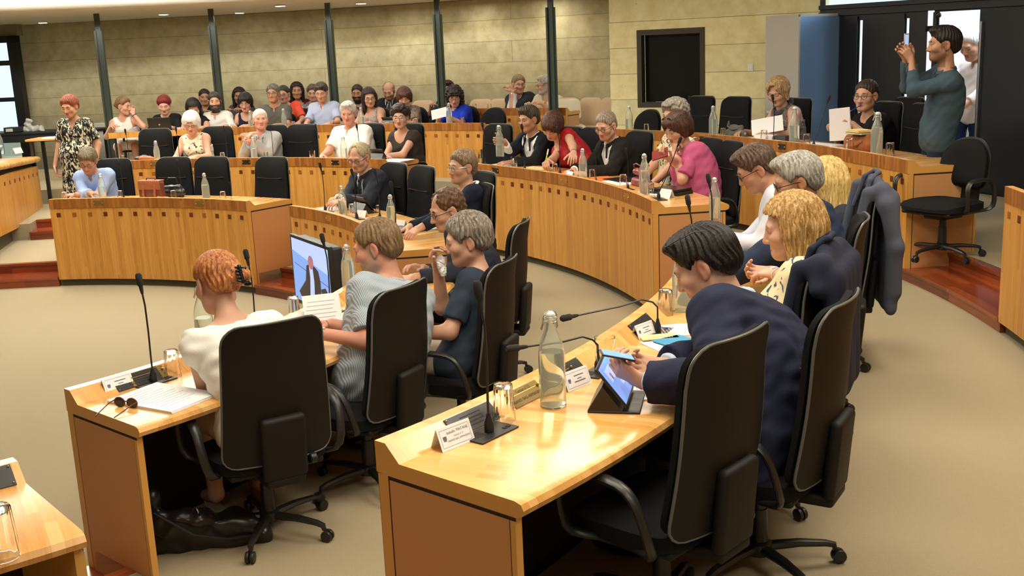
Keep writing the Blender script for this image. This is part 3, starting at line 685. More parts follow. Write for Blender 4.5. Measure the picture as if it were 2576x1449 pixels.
for args in [
 ('high', 690, 812, 1, None, -22, 'black high-back office chair of the woman in the white blouse, nearest on the left'),
 ('high', 1024, 718, 1, None, -2, 'black high-back office chair behind the man in the blue striped shirt'),
 ('high', 1278, 655, 1, None, 0, 'black high-back office chair behind the woman in the navy T-shirt'),
 ('high', 1322, 556, 1, None, -6, 'black high-back chair seen side-on, of the curly-haired man in the dark jacket'),
 ('high', 1866, 842, 2, None, -7, 'empty black high-back chair nearest the viewer at lower right'),
 ('high', 2135, 752, 2, None, 0, 'black high-back chair of the dark-haired man in the navy blazer'),
 ('high', 2085, 650, 2, None, 0, 'black high-back chair of the long-haired blonde woman, a jacket over it'),
 ('high', 2178, 548, 2, None, 0, 'black high-back chair directly behind the grey-haired man in navy'),
 ('high', 2205, 470, 2, None, 0, 'black high-back chair hung with a slate-grey suit jacket'),
 ('high', 1000, 408, 1, 5.62, 0, 'black high-back chair behind the older man in the dark suit and tie'),
 ('high', 1073, 421, 1, 5.62, 0, 'empty black high-back chair between the dark-suited older man and the man with the red bow'),
 ('high', 1222, 436, 1, 5.8, 9, 'empty black high-back chair, only its top showing behind the man with the red bow'),
 ('high', 1232, 466, 1, None, 0, 'black high-back chair of the man with the white collar and red bow'),
 ('high', 288, 402, 1, 5.62, 0, 'black high-back chair behind the man in the light blue shirt with folded arms'),
 ('high', 440, 386, 1, 5.62, 0, 'empty black high-back chair behind the brown satchel'),
 ('high', 538, 393, 1, 5.62, 0, 'empty black high-back chair behind the tall bottle on the left desk'),
 ('high', 690, 392, 1, 5.62, 0, 'empty black high-back chair at the right end of the left desk'),
 ('high', 392, 324, 2, 7.75, 0, 'empty black high-back chair left of the white-haired woman'),
 ('high', 549, 319, 2, 7.75, 0, 'black high-back chair behind the white-haired woman'),
 ('high', 688, 312, 2, 7.75, 0, 'black high-back chair behind the man in the grey suit'),
 ('high', 763, 310, 2, 7.75, 0, 'empty black high-back chair between the grey suit and the white shirt'),
 ('high', 935, 311, 2, 7.75, 0, 'black high-back chair behind the big man in the white short-sleeved shirt'),
 ('high', 1035, 304, 2, 7.75, 0, 'black high-back chair behind the woman in the dark short-sleeved top'),
 ('high', 1262, 335, 2, 7.85, 0, 'black high-back chair behind the man holding a bottle, mostly hidden'),
 ('high', 1440, 330, 2, 7.85, 0, 'black high-back chair behind the woman in the red top'),
 ('high', 1500, 325, 2, 7.85, 0, 'black high-back chair behind the man in the black blazer and white shirt'),
 ('high', 1619, 323, 2, 7.85, 0, 'empty black high-back chair between the black blazer and the pink tunic'),
 ('high', 1798, 349, 2, 7.85, 0, 'black high-back chair behind the woman in the pink tunic'),
 ('high', 1850, 363, 2, 7.85, 0, 'empty black high-back chair at the near end of the red-top woman\'s desk'),
 ('high', 1770, 236, 3, 10.0, 0, 'empty black high-back chair in front of the recessed display'),
 ('high', 1861, 240, 3, 10.0, 0, 'empty black high-back chair under the wall switch, grey bag before it'),
 ('high', 2014, 242, 3, 10.0, 0, 'black high-back chair behind the woman in the floral scarf'),
 ('high', 2242, 256, 3, 10.0, 0, 'black high-back chair behind the woman in the black top'),
 ('high', 2296, 230, 3, 10.6, 0, 'empty black high-back chair against the dark doors left of the standing man'),
 ('high', 2334, 261, 3, 10.0, 0, 'empty black high-back chair in front of the standing man with the phone'),
 ('low', 2445, 346, 3, None, 25, 'black low round-backed chair at the end of the raised right-hand desk'),
 ('low', 1247, 281, 3, 10.15, 0, 'black low round-backed chair beside the small wall desk'),
 ('low', 1638, 283, 3, 9.9, 0, 'black low round-backed chair under the recessed display'),
]:
    kind, u, v, tier, r, turn, lab = args
    p, f = hub_from_top(u, v, tier, r, turn, 1.13 if kind == 'high' else .96)
    chair(kind, p, f, tier, lab)
# ------------------------------------------------------------------ people: implicit bodies turned into smooth meshes
def surfnet(Fv, o, h):
    s = Fv < 0
    c = s[:-1, :-1, :-1].astype(np.int8)
    for dx, dy, dz_ in ((1,0,0),(0,1,0),(0,0,1),(1,1,0),(1,0,1),(0,1,1),(1,1,1)):
        c = c+s[dx:Fv.shape[0]-1+dx, dy:Fv.shape[1]-1+dy, dz_:Fv.shape[2]-1+dz_]
    act = (c > 0) & (c < 8); idx = np.argwhere(act)
    if len(idx) == 0: return np.zeros((0, 3)), np.zeros((0, 4), int)
    pos = np.zeros((len(idx), 3)); cnt = np.zeros(len(idx))
    cor = [(0,0,0),(1,0,0),(0,1,0),(1,1,0),(0,0,1),(1,0,1),(0,1,1),(1,1,1)]
    val = [Fv[idx[:,0]+a, idx[:,1]+b, idx[:,2]+d] for a, b, d in cor]
    for i in range(8):
        for ax in range(3):
            if cor[i][ax]: continue
            j = i+(1, 2, 4)[ax]; x = (val[i] < 0) != (val[j] < 0)
            t = np.where(x, val[i]/np.where(x, val[i]-val[j], 1), 0)
            p = np.zeros((len(idx), 3)); p[:] = cor[i]; p[:, ax] += t
            pos += p*x[:, None]; cnt += x
    V = (pos/cnt[:, None]+idx)*h+o
    vid = -np.ones(act.shape, int); vid[act] = np.arange(len(idx))
    fs = []
    for ax in range(3):
        a, b = [(1, 2), (2, 0), (0, 1)][ax]
        sl0 = [slice(1, -1)]*3; sl1 = [slice(1, -1)]*3
        sl0[ax] = slice(0, -1); sl1[ax] = slice(1, None)
        s0, s1 = s[tuple(sl0)], s[tuple(sl1)]
        e = np.argwhere(s0 != s1)
        if len(e) == 0: continue
        flip = s0[e[:,0], e[:,1], e[:,2]]
        g = e.copy(); g[:, a] += 1; g[:, b] += 1
        def cell(da, db):
            q = g.copy(); q[:, a] += da; q[:, b] += db; return vid[q[:,0], q[:,1], q[:,2]]
        q = np.stack([cell(-1, -1), cell(0, -1), cell(0, 0), cell(-1, 0)], 1)
        q[~flip] = q[~flip][:, ::-1]; fs.append(q)
    return V, np.concatenate(fs) if fs else np.zeros((0, 4), int)
A3 = lambda v: np.array(v, float)
class Sdf:
    "list of primitives; each is (op, k, lo, hi, fn)"
    def __init__(s): s.p = []
    def cap(s, a, b, ra, rb=None, k=.02, op='u'):
        a, b = A3(a), A3(b); rb = ra if rb is None else rb; ba = b-a; L = max(ba@ba, 1e-12); m = max(ra, rb)+k+.02
        def fn(X, Y, Z):
            px, py, pz = X-a[0], Y-a[1], Z-a[2]
            t = np.clip((px*ba[0]+py*ba[1]+pz*ba[2])/L, 0, 1)
            return np.sqrt((px-t*ba[0])**2+(py-t*ba[1])**2+(pz-t*ba[2])**2)-(ra+(rb-ra)*t)
        s.p.append((op, k, np.minimum(a, b)-m, np.maximum(a, b)+m, fn)); return s
    def ell(s, c, r, R=None, k=.02, op='u', dis=None):
        c, r = A3(c), A3(r); R = np.eye(3) if R is None else R; m = r.max()+k+.02+(.01 if dis else 0)
        def fn(X, Y, Z):
            px, py, pz = X-c[0], Y-c[1], Z-c[2]
            q = [R[0, i]*px+R[1, i]*py+R[2, i]*pz for i in range(3)]
            k0 = np.sqrt(sum((q[i]/r[i])**2 for i in range(3))); k1 = np.sqrt(sum((q[i]/r[i]**2)**2 for i in range(3)))
            d = k0*(k0-1)/np.maximum(k1, 1e-9)
            return d+dis(*q) if dis else d
        s.p.append((op, k, c-m, c+m, fn)); return s
    def half(s, p, n, k=.004, op='s'):
        "removes everything on the side n points to"
        p, n = A3(p), A3(n); n = n/np.linalg.norm(n)
        s.p.append((op, k, None, None, lambda X, Y, Z: -((X-p[0])*n[0]+(Y-p[1])*n[1]+(Z-p[2])*n[2]))); return s
    def func(s, fn, op='s', k=.004): s.p.append((op, k, None, None, fn)); return s
    def bounds(s):
        u = [q for q in s.p if q[0] == 'u']
        return np.min([q[2] for q in u], 0), np.max([q[3] for q in u], 0)
    def mesh(s, h, lo=None, hi=None, disp=None):
        l, g = s.bounds(); lo = l if lo is None else np.maximum(lo, l); hi = g if hi is None else np.minimum(hi, g)
        lo = np.floor(lo/h)*h; n = np.maximum(np.ceil((hi-lo)/h).astype(int)+1, 3)
        ax = [lo[i]+h*np.arange(n[i]) for i in range(3)]
        Fv = np.full(n, .08, np.float32)
        for op, k, a, b, fn in s.p:
            if a is None: sl = (slice(None),)*3
            else:
                i0 = np.clip(np.floor((a-lo)/h).astype(int), 0, n); i1 = np.clip(np.ceil((b-lo)/h).astype(int)+1, 0, n)
                if (i1 <= i0).any(): continue
                sl = tuple(slice(i0[i], i1[i]) for i in range(3))
            d = fn(ax[0][sl[0]][:, None, None], ax[1][sl[1]][None, :, None], ax[2][sl[2]][None, None, :])
            f = Fv[sl]
            if op == 'u':
                q = np.clip(.5+.5*(f-d)/k, 0, 1); Fv[sl] = f*(1-q)+d*q-k*q*(1-q)
            elif op == 's':
                d = -d; q = np.clip(.5-.5*(f-d)/k, 0, 1); Fv[sl] = f*(1-q)+d*q+k*q*(1-q)
        if disp is not None: Fv = Fv+disp(ax[0][:, None, None], ax[1][None, :, None], ax[2][None, None, :])
        return surfnet(Fv, lo, h)
def np_mesh(name, parts, m, parent, cols=None, mats=None):
    "parts: list of (V, F); one mesh object"
    V = np.concatenate([p[0] for p in parts]); off = 0; Fs = []
    for p in parts: Fs.append(p[1]+off); off += len(p[0])
    Fq = np.concatenate(Fs)
    me = bpy.data.meshes.new(name); nv, nf = len(V), len(Fq)
    me.vertices.add(nv); me.vertices.foreach_set('co', V.astype(np.float32).ravel())
    me.loops.add(nf*4); me.loops.foreach_set('vertex_index', Fq.astype(np.int32).ravel())
    me.polygons.add(nf); me.polygons.foreach_set('loop_start', np.arange(0, nf*4, 4, dtype=np.int32))
    me.polygons.foreach_set('use_smooth', np.ones(nf, bool))
    me.materials.append(MATS[m] if isinstance(m, str) else m); me.update(); me.validate()
    if cols is not None:
        at_ = me.color_attributes.new('tone', 'FLOAT_COLOR', 'POINT'); at_.data.foreach_set('color', np.concatenate([cols, np.ones((nv, 1))], 1).astype(np.float32).ravel())
    o = bpy.data.objects.new(name, me); COL.objects.link(o); o.parent = parent
    return o
def skin_mat():
    if 'skin' in MATS: return
    m, n, l, b = nt('skin'); a = sock(n, 'ShaderNodeAttribute', attribute_name='tone'); l.new(a.outputs[0], b.inputs['Base Color'])
    b.inputs['Roughness'].default_value = .5; b.inputs['Subsurface Weight'].default_value = .12; b.inputs['Subsurface Radius'].default_value = (.012, .005, .003); b.inputs['Specular IOR Level'].default_value = .4
    MATS['skin'] = m
skin_mat()
def hair_mat(c, c2=None):
    nm = 'hair_%02x%02x%02x' % c
    if nm in MATS: return nm
    m, n, l, b = nt(nm); tc = sock(n, 'ShaderNodeTexCoord'); mp = sock(n, 'ShaderNodeMapping'); mp.inputs['Scale'].default_value = (80, 80, 8); l.new(tc.outputs['Object'], mp.inputs[0])
    no = sock(n, 'ShaderNodeTexNoise'); no.inputs['Scale'].default_value = 1; no.inputs['Detail'].default_value = 7; no.inputs['Roughness'].default_value = .65; no.inputs['Distortion'].default_value = .8; l.new(mp.outputs[0], no.inputs['Vector'])
    a = srgb(*c); d = srgb(*(c2 or tuple(min(255, int(x*1.35+14)) for x in c)))
    r = ramp(n, [(.30, tuple(x*.30 for x in a)), (.48, a), (.70, tuple(min(.9, x*1.15) for x in d))]); l.new(no.outputs[0], r.inputs[0]); l.new(r.outputs[0], b.inputs['Base Color'])
    b.inputs['Roughness'].default_value = .5; b.inputs['Specular IOR Level'].default_value = .35
    bp = sock(n, 'ShaderNodeBump'); bp.inputs['Strength'].default_value = .5; bp.inputs['Distance'].default_value = .004; l.new(no.outputs[0], bp.inputs['Height']); l.new(bp.outputs[0], b.inputs['Normal'])
    MATS[nm] = m; return nm
def cloth(c, kind='plain'):
    nm = 'cloth_%s_%02x%02x%02x' % (kind, *c)
    if nm in MATS: return nm
    a = srgb(*c)
    if kind == 'stripe':
        m, n, l, b = nt(nm); tc = sock(n, 'ShaderNodeTexCoord'); wv = sock(n, 'ShaderNodeTexWave'); wv.inputs['Scale'].default_value = 42; wv.inputs['Distortion'].default_value = .6; wv.inputs['Detail'].default_value = 1
        l.new(tc.outputs['Object'], wv.inputs['Vector']); r = ramp(n, [(.3, tuple(x*.62 for x in a)), (.75, tuple(min(.9, x*1.15) for x in a))]); l.new(wv.outputs[0], r.inputs[0]); l.new(r.outputs[0], b.inputs['Base Color']); b.inputs['Roughness'].default_value = .85
        b.inputs['Specular IOR Level'].default_value = .2; MATS[nm] = m
    elif kind == 'flock':      # cream ground with blue marks
        pattern(nm, a, [(19, .60, .63, srgb(62, 78, 110), (1, 1, .8))])
    elif kind == 'foliage':    # black and cream leaves
        pattern(nm, a, [(24, .52, .57, srgb(196, 190, 160), (1, 1, .5)), (30, .58, .62, srgb(120, 122, 112), (1, 1, .6))])
    elif kind == 'confetti':
        pattern(nm, a, [(20, .60, .63, srgb(60, 60, 70), (1, 1, 1)), (16, .66, .69, srgb(186, 120, 150), (1, 1, 1)), (17, .68, .71, srgb(110, 176, 178), (1, 1, 1))])
    elif kind == 'sequin':
        pattern(nm, a, [(60, .56, .66, srgb(206, 200, 196), (1, 1, 1))], .45)
    elif kind == 'mottle':
        pattern(nm, a, [(22, .5, .6, tuple(x*.45 for x in a), (1, 1, 1)), (30, .62, .68, srgb(168, 152, 136), (1, 1, 1))])
    elif kind == 'lace':
        pattern(nm, a, [(55, .56, .62, tuple(x*.5 for x in a), (1, 1, 1))], .5)
    else: mat(nm, a, .85, spec=.2, noise=(160, .10), bump=.15)
    return nm
def nrm(v): v = A3(v); return v/max(np.linalg.norm(v), 1e-9)
def rotm(yaw, pitch, roll):
    "columns right, forward, up. yaw + turns left, pitch + looks down, roll + tips to the right"
    y, p, r = rad(yaw), rad(pitch), rad(roll)
    Rz = np.array([[cos(y), -sin(y), 0], [sin(y), cos(y), 0], [0, 0, 1]]); Rx = np.array([[1, 0, 0], [0, cos(p), sin(p)], [0, -sin(p), cos(p)]])
    Ry = np.array([[cos(r), 0, sin(r)], [0, 1, 0], [-sin(r), 0, cos(r)]])
    return Rz@Rx@Ry
def ik(S_, W, l1, l2, pole):
    d = W-S_; L = np.linalg.norm(d); mx = (l1+l2)*.995
    if L > mx: W = S_+d/L*mx; L = mx; d = W-S_
    L = max(L, abs(l1-l2)+.02)
    a = (l1*l1-l2*l2+L*L)/(2*L); hh = math.sqrt(max(l1*l1-a*a, 1e-6)); e = d/np.linalg.norm(d)
    pl = A3(pole); pl = nrm(pl-e*(pl@e)); return S_+e*a+pl*hh, W
def hand(sd, W, hd, pn, side, sc, curl=(.35, .5, .4), spread=.1, thumb=.5):
    "adds palm, four fingers and thumb. side: unit vector from little finger to index/thumb side"
    hd, pn, side = nrm(hd), nrm(pn), nrm(side)
    for i in range(4):
        o = (1.5-i)*.0195*sc
        b = W+hd*(.086-.004*abs(i-1))*sc+side*o
        sd.cap(W+side*o*.55+hd*.012*sc, b, .0125*sc, .0105*sc, .014*sc)
        f = [1, 1.08, 1.0, .8][i]; d = nrm(hd+side*(1.5-i)*spread); p = b; r = .0098*sc
        angs = 0
        for L, c in zip((.043, .027, .021), curl):
            angs += c*(1+.08*i); q = d*cos(angs)+pn*sin(angs); e = p+q*L*f*sc
            sd.cap(p, e, r, r*.9, .003*sc); p = e; r *= .9
    b = W+hd*.022*sc+side*.024*sc
    d = nrm(hd*.62+side*.75+pn*(.25+thumb*.5)); p = b; sd.cap(W+hd*.015*sc, b+d*.012*sc, .016*sc, .015*sc, .014*sc)
    for L, r, bend in ((.044, .0125, 0), (.032, .0112, .35), (.026, .0098, .3)):
        d = nrm(d+hd*bend*.7-side*bend*.55); e = p+d*L*sc; sd.cap(p, e, r*sc, r*.9*sc, .004*sc); p = e
def head_sdf(sd, Hc, R, sc, sp):
    L = lambda x, y, z: Hc+R@(A3((x, y, z))*sc)
    k = lambda x: x*sc
    fem = sp.get('fem', 0); w = sp.get('facew', 1)
    E_ = lambda c, r, kk=.02, op='u': sd.ell(L(*c), A3(r)*sc, R, k(kk), op)
    E_((0, -.018, .034), (.077*w, .098, .086)); E_((0, .028, -.03), (.064*w, .066, .085), .03)
    E_((0, .056, -.088), (.030*w, .028, .026), .025)
    for s in (-1, 1):
        sd.cap(L(s*.050*w, .005, -.062), L(s*.018*w, .068, -.092), k(.021), k(.018), k(.03))
        E_((s*.044*w, .060, -.022), (.026, .026, .024), .025)              # cheek
    sd.cap(L(-.040, .080, .024), L(.040, .080, .024), k(.011), k(.011), k(.018))
    for s in (-1, 1): E_((s*.031, .094, .004), (.017, .013, .011), .012, 's')
    nl = sp.get('nose', 1.0)
    sd.cap(L(0, .088, .012), L(0, .092+.012*nl, -.030), k(.0075), k(.0125), k(.012)); E_((0, .094+.009*nl, -.034), (.011, .012, .009), .008)
    for s in (-1, 1): E_((s*.013, .094, -.037), (.009, .012, .008), .007)
    sd.cap(L(-.019, .087, -.058), L(.019, .087, -.058), k(.0058), k(.0058), k(.006)); sd.cap(L(-.015, .087, -.068), L(.015, .087, -.068), k(.0068), k(.0068), k(.006))
    sd.cap(L(-.020, .099, -.0632), L(.020, .099, -.0632), k(.0028), k(.0028), k(.003), 's')
    for s in (-1, 1):
        sd.ell(L(s*.031, .0765, .003), A3((.0135, .0135, .0135))*sc, R, k(.003))
        sd.cap(L(s*.031-.015, .0835, .0105), L(s*.031+.015, .0835, .0105), k(.0052), k(.0052), k(.005))
        Re = R@rotm(0, 0, 0); ca, sa = cos(.35*s), sin(.35*s); Re = R@np.array([[ca, -sa, 0], [sa, ca, 0], [0, 0, 1]])
        sd.ell(L(s*.081*w, -.012, -.006), A3((.009, .021, .034))*sc, Re, k(.006)); sd.ell(L(s*.090*w, -.006, -.002), A3((.006, .011, .019))*sc, Re, k(.004), 's')
        sd.ell(L(s*.079*w, -.006, -.034), A3((.007, .010, .011))*sc, R, k(.006))
def face_cols(V, Hc, R, sc, sp, tone):
    X = ((V-Hc)@R)/sc; x, y, z = X[:, 0], X[:, 1], X[:, 2]
    C_ = np.tile(A3(tone), (len(V), 1))
    def blend(m, c): 
        nonlocal C_
        m = np.clip(m, 0, 1)[:, None]; C_ = C_*(1-m)+A3(c)*m
    near = (np.abs(X) < .2).all(1)
    hc = A3(srgb(*sp['hair'][1])) if sp.get('hair') else A3((.05, .03, .02))
    ball = lambda c, r: 1-np.sqrt(sum(((X[:, i]-c[i])/r[i])**2 for i in range(3)))
    for s in (-1, 1):
        blend(ball((s*.048, .062, -.026), (.03, .04, .026))*.5*near, A3(tone)*A3((1.06, .88, .84)))
        blend(ball((s*.083, -.01, -.008), (.02, .03, .042))*.6*near, A3(tone)*A3((1.1, .72, .64)))
    blend(ball((0, .11, -.032), (.018, .03, .018))*.9*near, A3(tone)*A3((1.06, .86, .8)))
    lip = sp.get('lip', (.36, .10, .08) if sp.get('fem') else tuple(A3(tone)*A3((.85, .5, .46))))
    for zz, rz in ((-.058, .007), (-.0685, .0085)): blend(ball((0, .092, zz), (.025, .02, rz))*4*near, lip)
    bc = hc*.7 if not sp.get('brow') else A3(srgb(*sp['brow']))
    for s in (-1, 1):
        blend((1-np.sqrt(((x-s*.031)/.021)**2+((z-.0255-.004*np.cos((x-s*.031)*90))/.0055)**2))*5*(y > .06)*near, bc)
        if sp.get('eye', 'open') == 'open':
            blend(((.0148-np.sqrt((x-s*.031)**2+(y-.0765)**2+(z-.003)**2))*500)*(y > .080)*(np.abs(z-.002) < .0068)*near*(np.abs(x-s*.031) < .0135), (.62, .60, .56))
            blend((.0068-np.sqrt((x-s*.031)**2+(z-.002)**2))*900*(y > .080)*near, (.03, .02, .012))
        blend((1-np.sqrt(((x-s*.031)/.016)**2+((z+(.0035 if sp.get('eye', 'open') == 'down' else -.0085))/.003)**2))*3*(y > .072)*near, A3(tone)*.18)
    bd = sp.get('beard')
    if bd:
        m = np.clip((-.030-z-.35*np.maximum(0, .05-y)+.02*(y < .03))*60, 0, 1)*(y > -.005)*(z > -.16)*(1-np.clip(ball((0, .095, -.063), (.03, .03, .014))*4, 0, 1)*.9)
        m2 = np.clip((1-np.sqrt((x/.034)**2+((z+.046)/.011)**2))*3, 0, 1)*(y > .07)
        sb = np.clip((np.abs(x)-.058)*200, 0, 1)*(y > -.01)*(y < .03)*(z < .01)*(z > -.08)
        blend(np.maximum.reduce([m, m2, sb])*near*bd[1], srgb(*bd[0]))
    if sp.get('bald') or sp.get('shadow'):
        blend(np.clip((z-.03-.6*np.maximum(0, y))*40, 0, 1)*near*sp.get('shadow', .3), hc)
    return C_
def hair_sdf(sp, Hc, R, sc):
    style, col = sp['hair'][0], sp['hair'][1]
    L = lambda x, y, z: Hc+R@(A3((x, y, z))*sc)
    sd = Sdf(); w = sp.get('facew', 1); K = lambda x: x*sc
    def loc(X, Y, Z):
        px, py, pz = X-Hc[0], Y-Hc[1], Z-Hc[2]
        return [(R[0, i]*px+R[1, i]*py+R[2, i]*pz)/sc for i in range(3)]
    t = {'crop': .009, 'short': .016, 'thick': .019, 'receding': .013, 'ring': .012, 'pixie': .02, 'bobcut': .026, 'long': .024, 'curlylong': .034, 'bun': .016, 'sleek': .012, 'pony': .014, 'fluffy': .03, 'bob': .025}[style]
    sd.ell(L(0, -.018, .034), A3((.077*w+t, .098+t, .086+t))*sc, R, K(.02))
    long_ = style in ('long', 'curlylong', 'bob', 'bobcut')
    if style in ('thick', 'receding', 'short', 'pixie', 'bobcut', 'fluffy', 'sleek', 'bun', 'pony', 'crop'):
        sd.ell(L(0, -.050, -.028), A3((.066*w+t*.5, .062+t*.55, .062))*sc, R, K(.03))
    if style == 'thick': sd.ell(L(0, .045, .105), A3((.062, .05, .026))*sc, R, K(.03))
    if style in ('bobcut', 'bob'):
        for s in (-1, 1): sd.cap(L(s*.076, -.01, .02), L(s*.080, .006, -.062), K(.030), K(.024), K(.03))
        sd.cap(L(0, -.085, .0), L(0, -.075, -.085), K(.055), K(.045), K(.05))
        sd.ell(L(0, .062, .078), A3((.064, .040, .03))*sc, R, K(.03))
    if style == 'fluffy':
        for s in (-1, 1): sd.ell(L(s*.062, -.01, .045), A3((.045, .07, .055))*sc, R, K(.03))
        sd.ell(L(0, .035, .108), A3((.06, .06, .03))*sc, R, K(.03))
    if style == 'long':
        for s in (-1, 1): sd.cap(L(s*.072, -.015, .0), L(s*.085, -.03, -.29), K(.035), K(.028), K(.04)); sd.cap(L(s*.08, .012, -.02), L(s*.078, .03, -.16), K(.02), K(.014), K(.03))
        for x in (-.045, 0, .045): sd.cap(L(x, -.085, -.02), L(x*1.25, -.085, -.31), K(.045), K(.034), K(.045))
    if style == 'curlylong':
        for s in (-1, 1): sd.cap(L(s*.075, -.02, .02), L(s*.082, -.025, -.12), K(.045), K(.045), K(.04))
        for x in (-.045, .045): sd.cap(L(x, -.08, .0), L(x*1.2, -.085, -.14), K(.055), K(.05), K(.045))
    if style == 'bun': sd.ell(L(sp.get('bunx', 0), -.125, -.005), A3((.045, .04, .04))*sc, R, K(.02))
    if style == 'sleek': sd.ell(L(0, -.115, -.065), A3((.036, .034, .034))*sc, R, K(.015))
    if style == 'pony': sd.ell(L(0, -.115, .035), A3((.03, .03, .028))*sc, R, K(.012)); sd.cap(L(0, -.13, .03), L(0, -.155, -.03), K(.022), K(.012), K(.02))
    # hairline: a surface that rises to the forehead and drops behind the ears
    fr = {'receding': .088, 'ring': .30, 'crop': .072, 'short': .070, 'thick': .066}.get(style, .064)
    back = -.078 if not sp.get('nape') else sp['nape']
    def line(X, Y, Z):
        x, y, z = loc(X, Y, Z)
        side = (-.012+.022*np.clip(1-np.abs(y+.005)/.03, 0, 1)) if not long_ else -.35
        if style in ('pixie', 'fluffy'): side = -.03
        if style == 'bobcut': side = -.085
        if style == 'bob': side = -.105
        e = np.where(y > .0, side+(fr-side)*np.clip((y-.022)/.052, 0, 1), np.where(y > -.03, side+(y*0), side+((back if not long_ else -.5)-side)*np.clip((-y-.03)/.045, 0, 1)))
        if style in ('bobcut', 'bob'): e = np.where(y > .03, side+(fr-(.022 if style == 'bobcut' else -.02)-side)*np.clip((y-.03)/.03, 0, 1)*np.clip(1.25-np.abs(x)/.085, 0, 1)+0*z, e)
        if style in ('bobcut', 'bob'): e = np.where(y < -.03, np.maximum(-.12, side-.02), e)
        if long_ and style in ('long', 'curlylong'):
            e = np.where((y > .048) | ((y > .018) & (np.abs(x) < .060)), (fr+.020 if style == 'long' else fr-.01)-.25*np.abs(x)+0*z, -.5)
        if not long_: e = e-(.020 if style in ('thick', 'short', 'crop', 'pixie', 'receding', 'fluffy') else .008)
        if style == 'receding': e = e+.02*np.clip((np.abs(np.abs(x)-.035)/-.02)+1, 0, 1)*(y > .04)
        return (z-e)*sc
    sd.func(line, 's', K(.010))
    if style == 'ring': sd.ell(L(0, .01, .13), A3((.085, .10, .095))*sc, R, K(.01), 's')
    if style == 'receding': sd.ell(L(0, .085, .115), A3((.05, .06, .05))*sc, R, K(.012), 's')
    if not long_ and style not in ('bobcut', 'bob'):
        for s in (-1, 1): sd.ell(L(s*.094*w, .004, -.012), A3((.03, .036, .042))*sc, R, K(.008), 's')
    a = {'crop': .0012, 'short': .0028, 'thick': .004, 'receding': .0035, 'ring': .002, 'pixie': .0045, 'curlylong': .011, 'fluffy': .006, 'long': .004, 'bob': .004, 'bobcut': .0035}.get(style, .0025)*sc
    curl = style in ('curlylong', 'fluffy') or sp.get('curl')
    def disp(X, Y, Z):
        x, y, z = loc(X, Y, Z)
        tp = 0
        if not (long_ and style not in ('bobcut', 'bob')): tp = (t+.006)*sc*np.clip(1-line(X, Y, Z)/sc/(.065 if style not in ('bobcut', 'bob') else .03), 0, 1)**1.6
        if curl: return tp+a*(np.sin(x*150+2*np.sin(z*70))*np.sin(y*140+1.5*np.sin(x*80))+np.sin(z*160+2*np.sin(y*90)))*.6
        if long_: ph = np.arctan2(x, -(y+.02))*34+.7*np.sin(z*16+x*20)
        else: ph = np.arctan2(x, -(y+.03)*1.0)*26+z*26+1.5*np.sin(z*55)
        return tp+a*(np.sin(ph)+.5*np.sin(ph*2.3+1))*.75
    return sd, disp
NEAR, MID, FAR = dict(body=.010, head=.0042, cloth=.0085, hair=.0042, hand=.0036), dict(body=.013, head=.0055, cloth=.011, hair=.0055, hand=.0048), dict(body=.015, head=.0062, cloth=.0125, hair=.0065, hand=.0055)
def add_glasses(par, Hc, R, sc, m, up=0, dark=False, w=1):
    L = lambda x, y, z: Vector(Hc+R@(A3((x, y+(-.048 if up else 0)+(.02 if up and abs(x) < .07 else 0), z+(.108 if up else 0)))*sc))
    b = MB()
    for s in (-1, 1):
        b.tube([L(s*.033+.023*cos(t)*(1 if abs(cos(t)) < .9 else 1), .098, .002+.0165*sin(t)) for t in np.linspace(0, 2*pi, 14)[:-1]], .0017*sc, 6, close=True)
        b.tube([L(s*.056, .097, .006), L(s*.076*w, .075, .007), L(s*.083*w, .0, .004), L(s*.083*w, -.03, -.012)], .0019*sc, 6)
    b.tube([L(-.010, .099, .006), L(0, .103, .008), L(.010, .099, .006)], .0016*sc, 6)
    g = b.build('glasses', m, par)
    b = MB()
    for s in (-1, 1): b.add([L(s*.033+.0215*cos(t), .0975, .002+.015*sin(t)) for t in np.linspace(0, 2*pi, 15)[:-1]], [tuple(range(14))])
    b.build('lenses', 'lens_dark' if dark else 'lens', g, smooth=False)
mm, n_, l_, b_ = nt('lens'); 
b_.inputs['Base Color'].default_value = (.9, .95, 1, 1); b_.inputs['Alpha'].default_value = .07; b_.inputs['Roughness'].default_value = .2; MATS['lens'] = mm
mat('lens_dark', (.02, .03, .03), .08)
mat('shoe_black', (.012, .011, .01), .35); mat('shoe_pale', srgb(150, 140, 125), .6)
SKIN = dict(fair=(.56, .315, .215), tan=(.44, .225, .135), red=(.56, .27, .185), olive=(.40, .22, .135), pale=(.66, .41, .30), dark=(.26, .13, .08))
"""person spec: see the table below"""
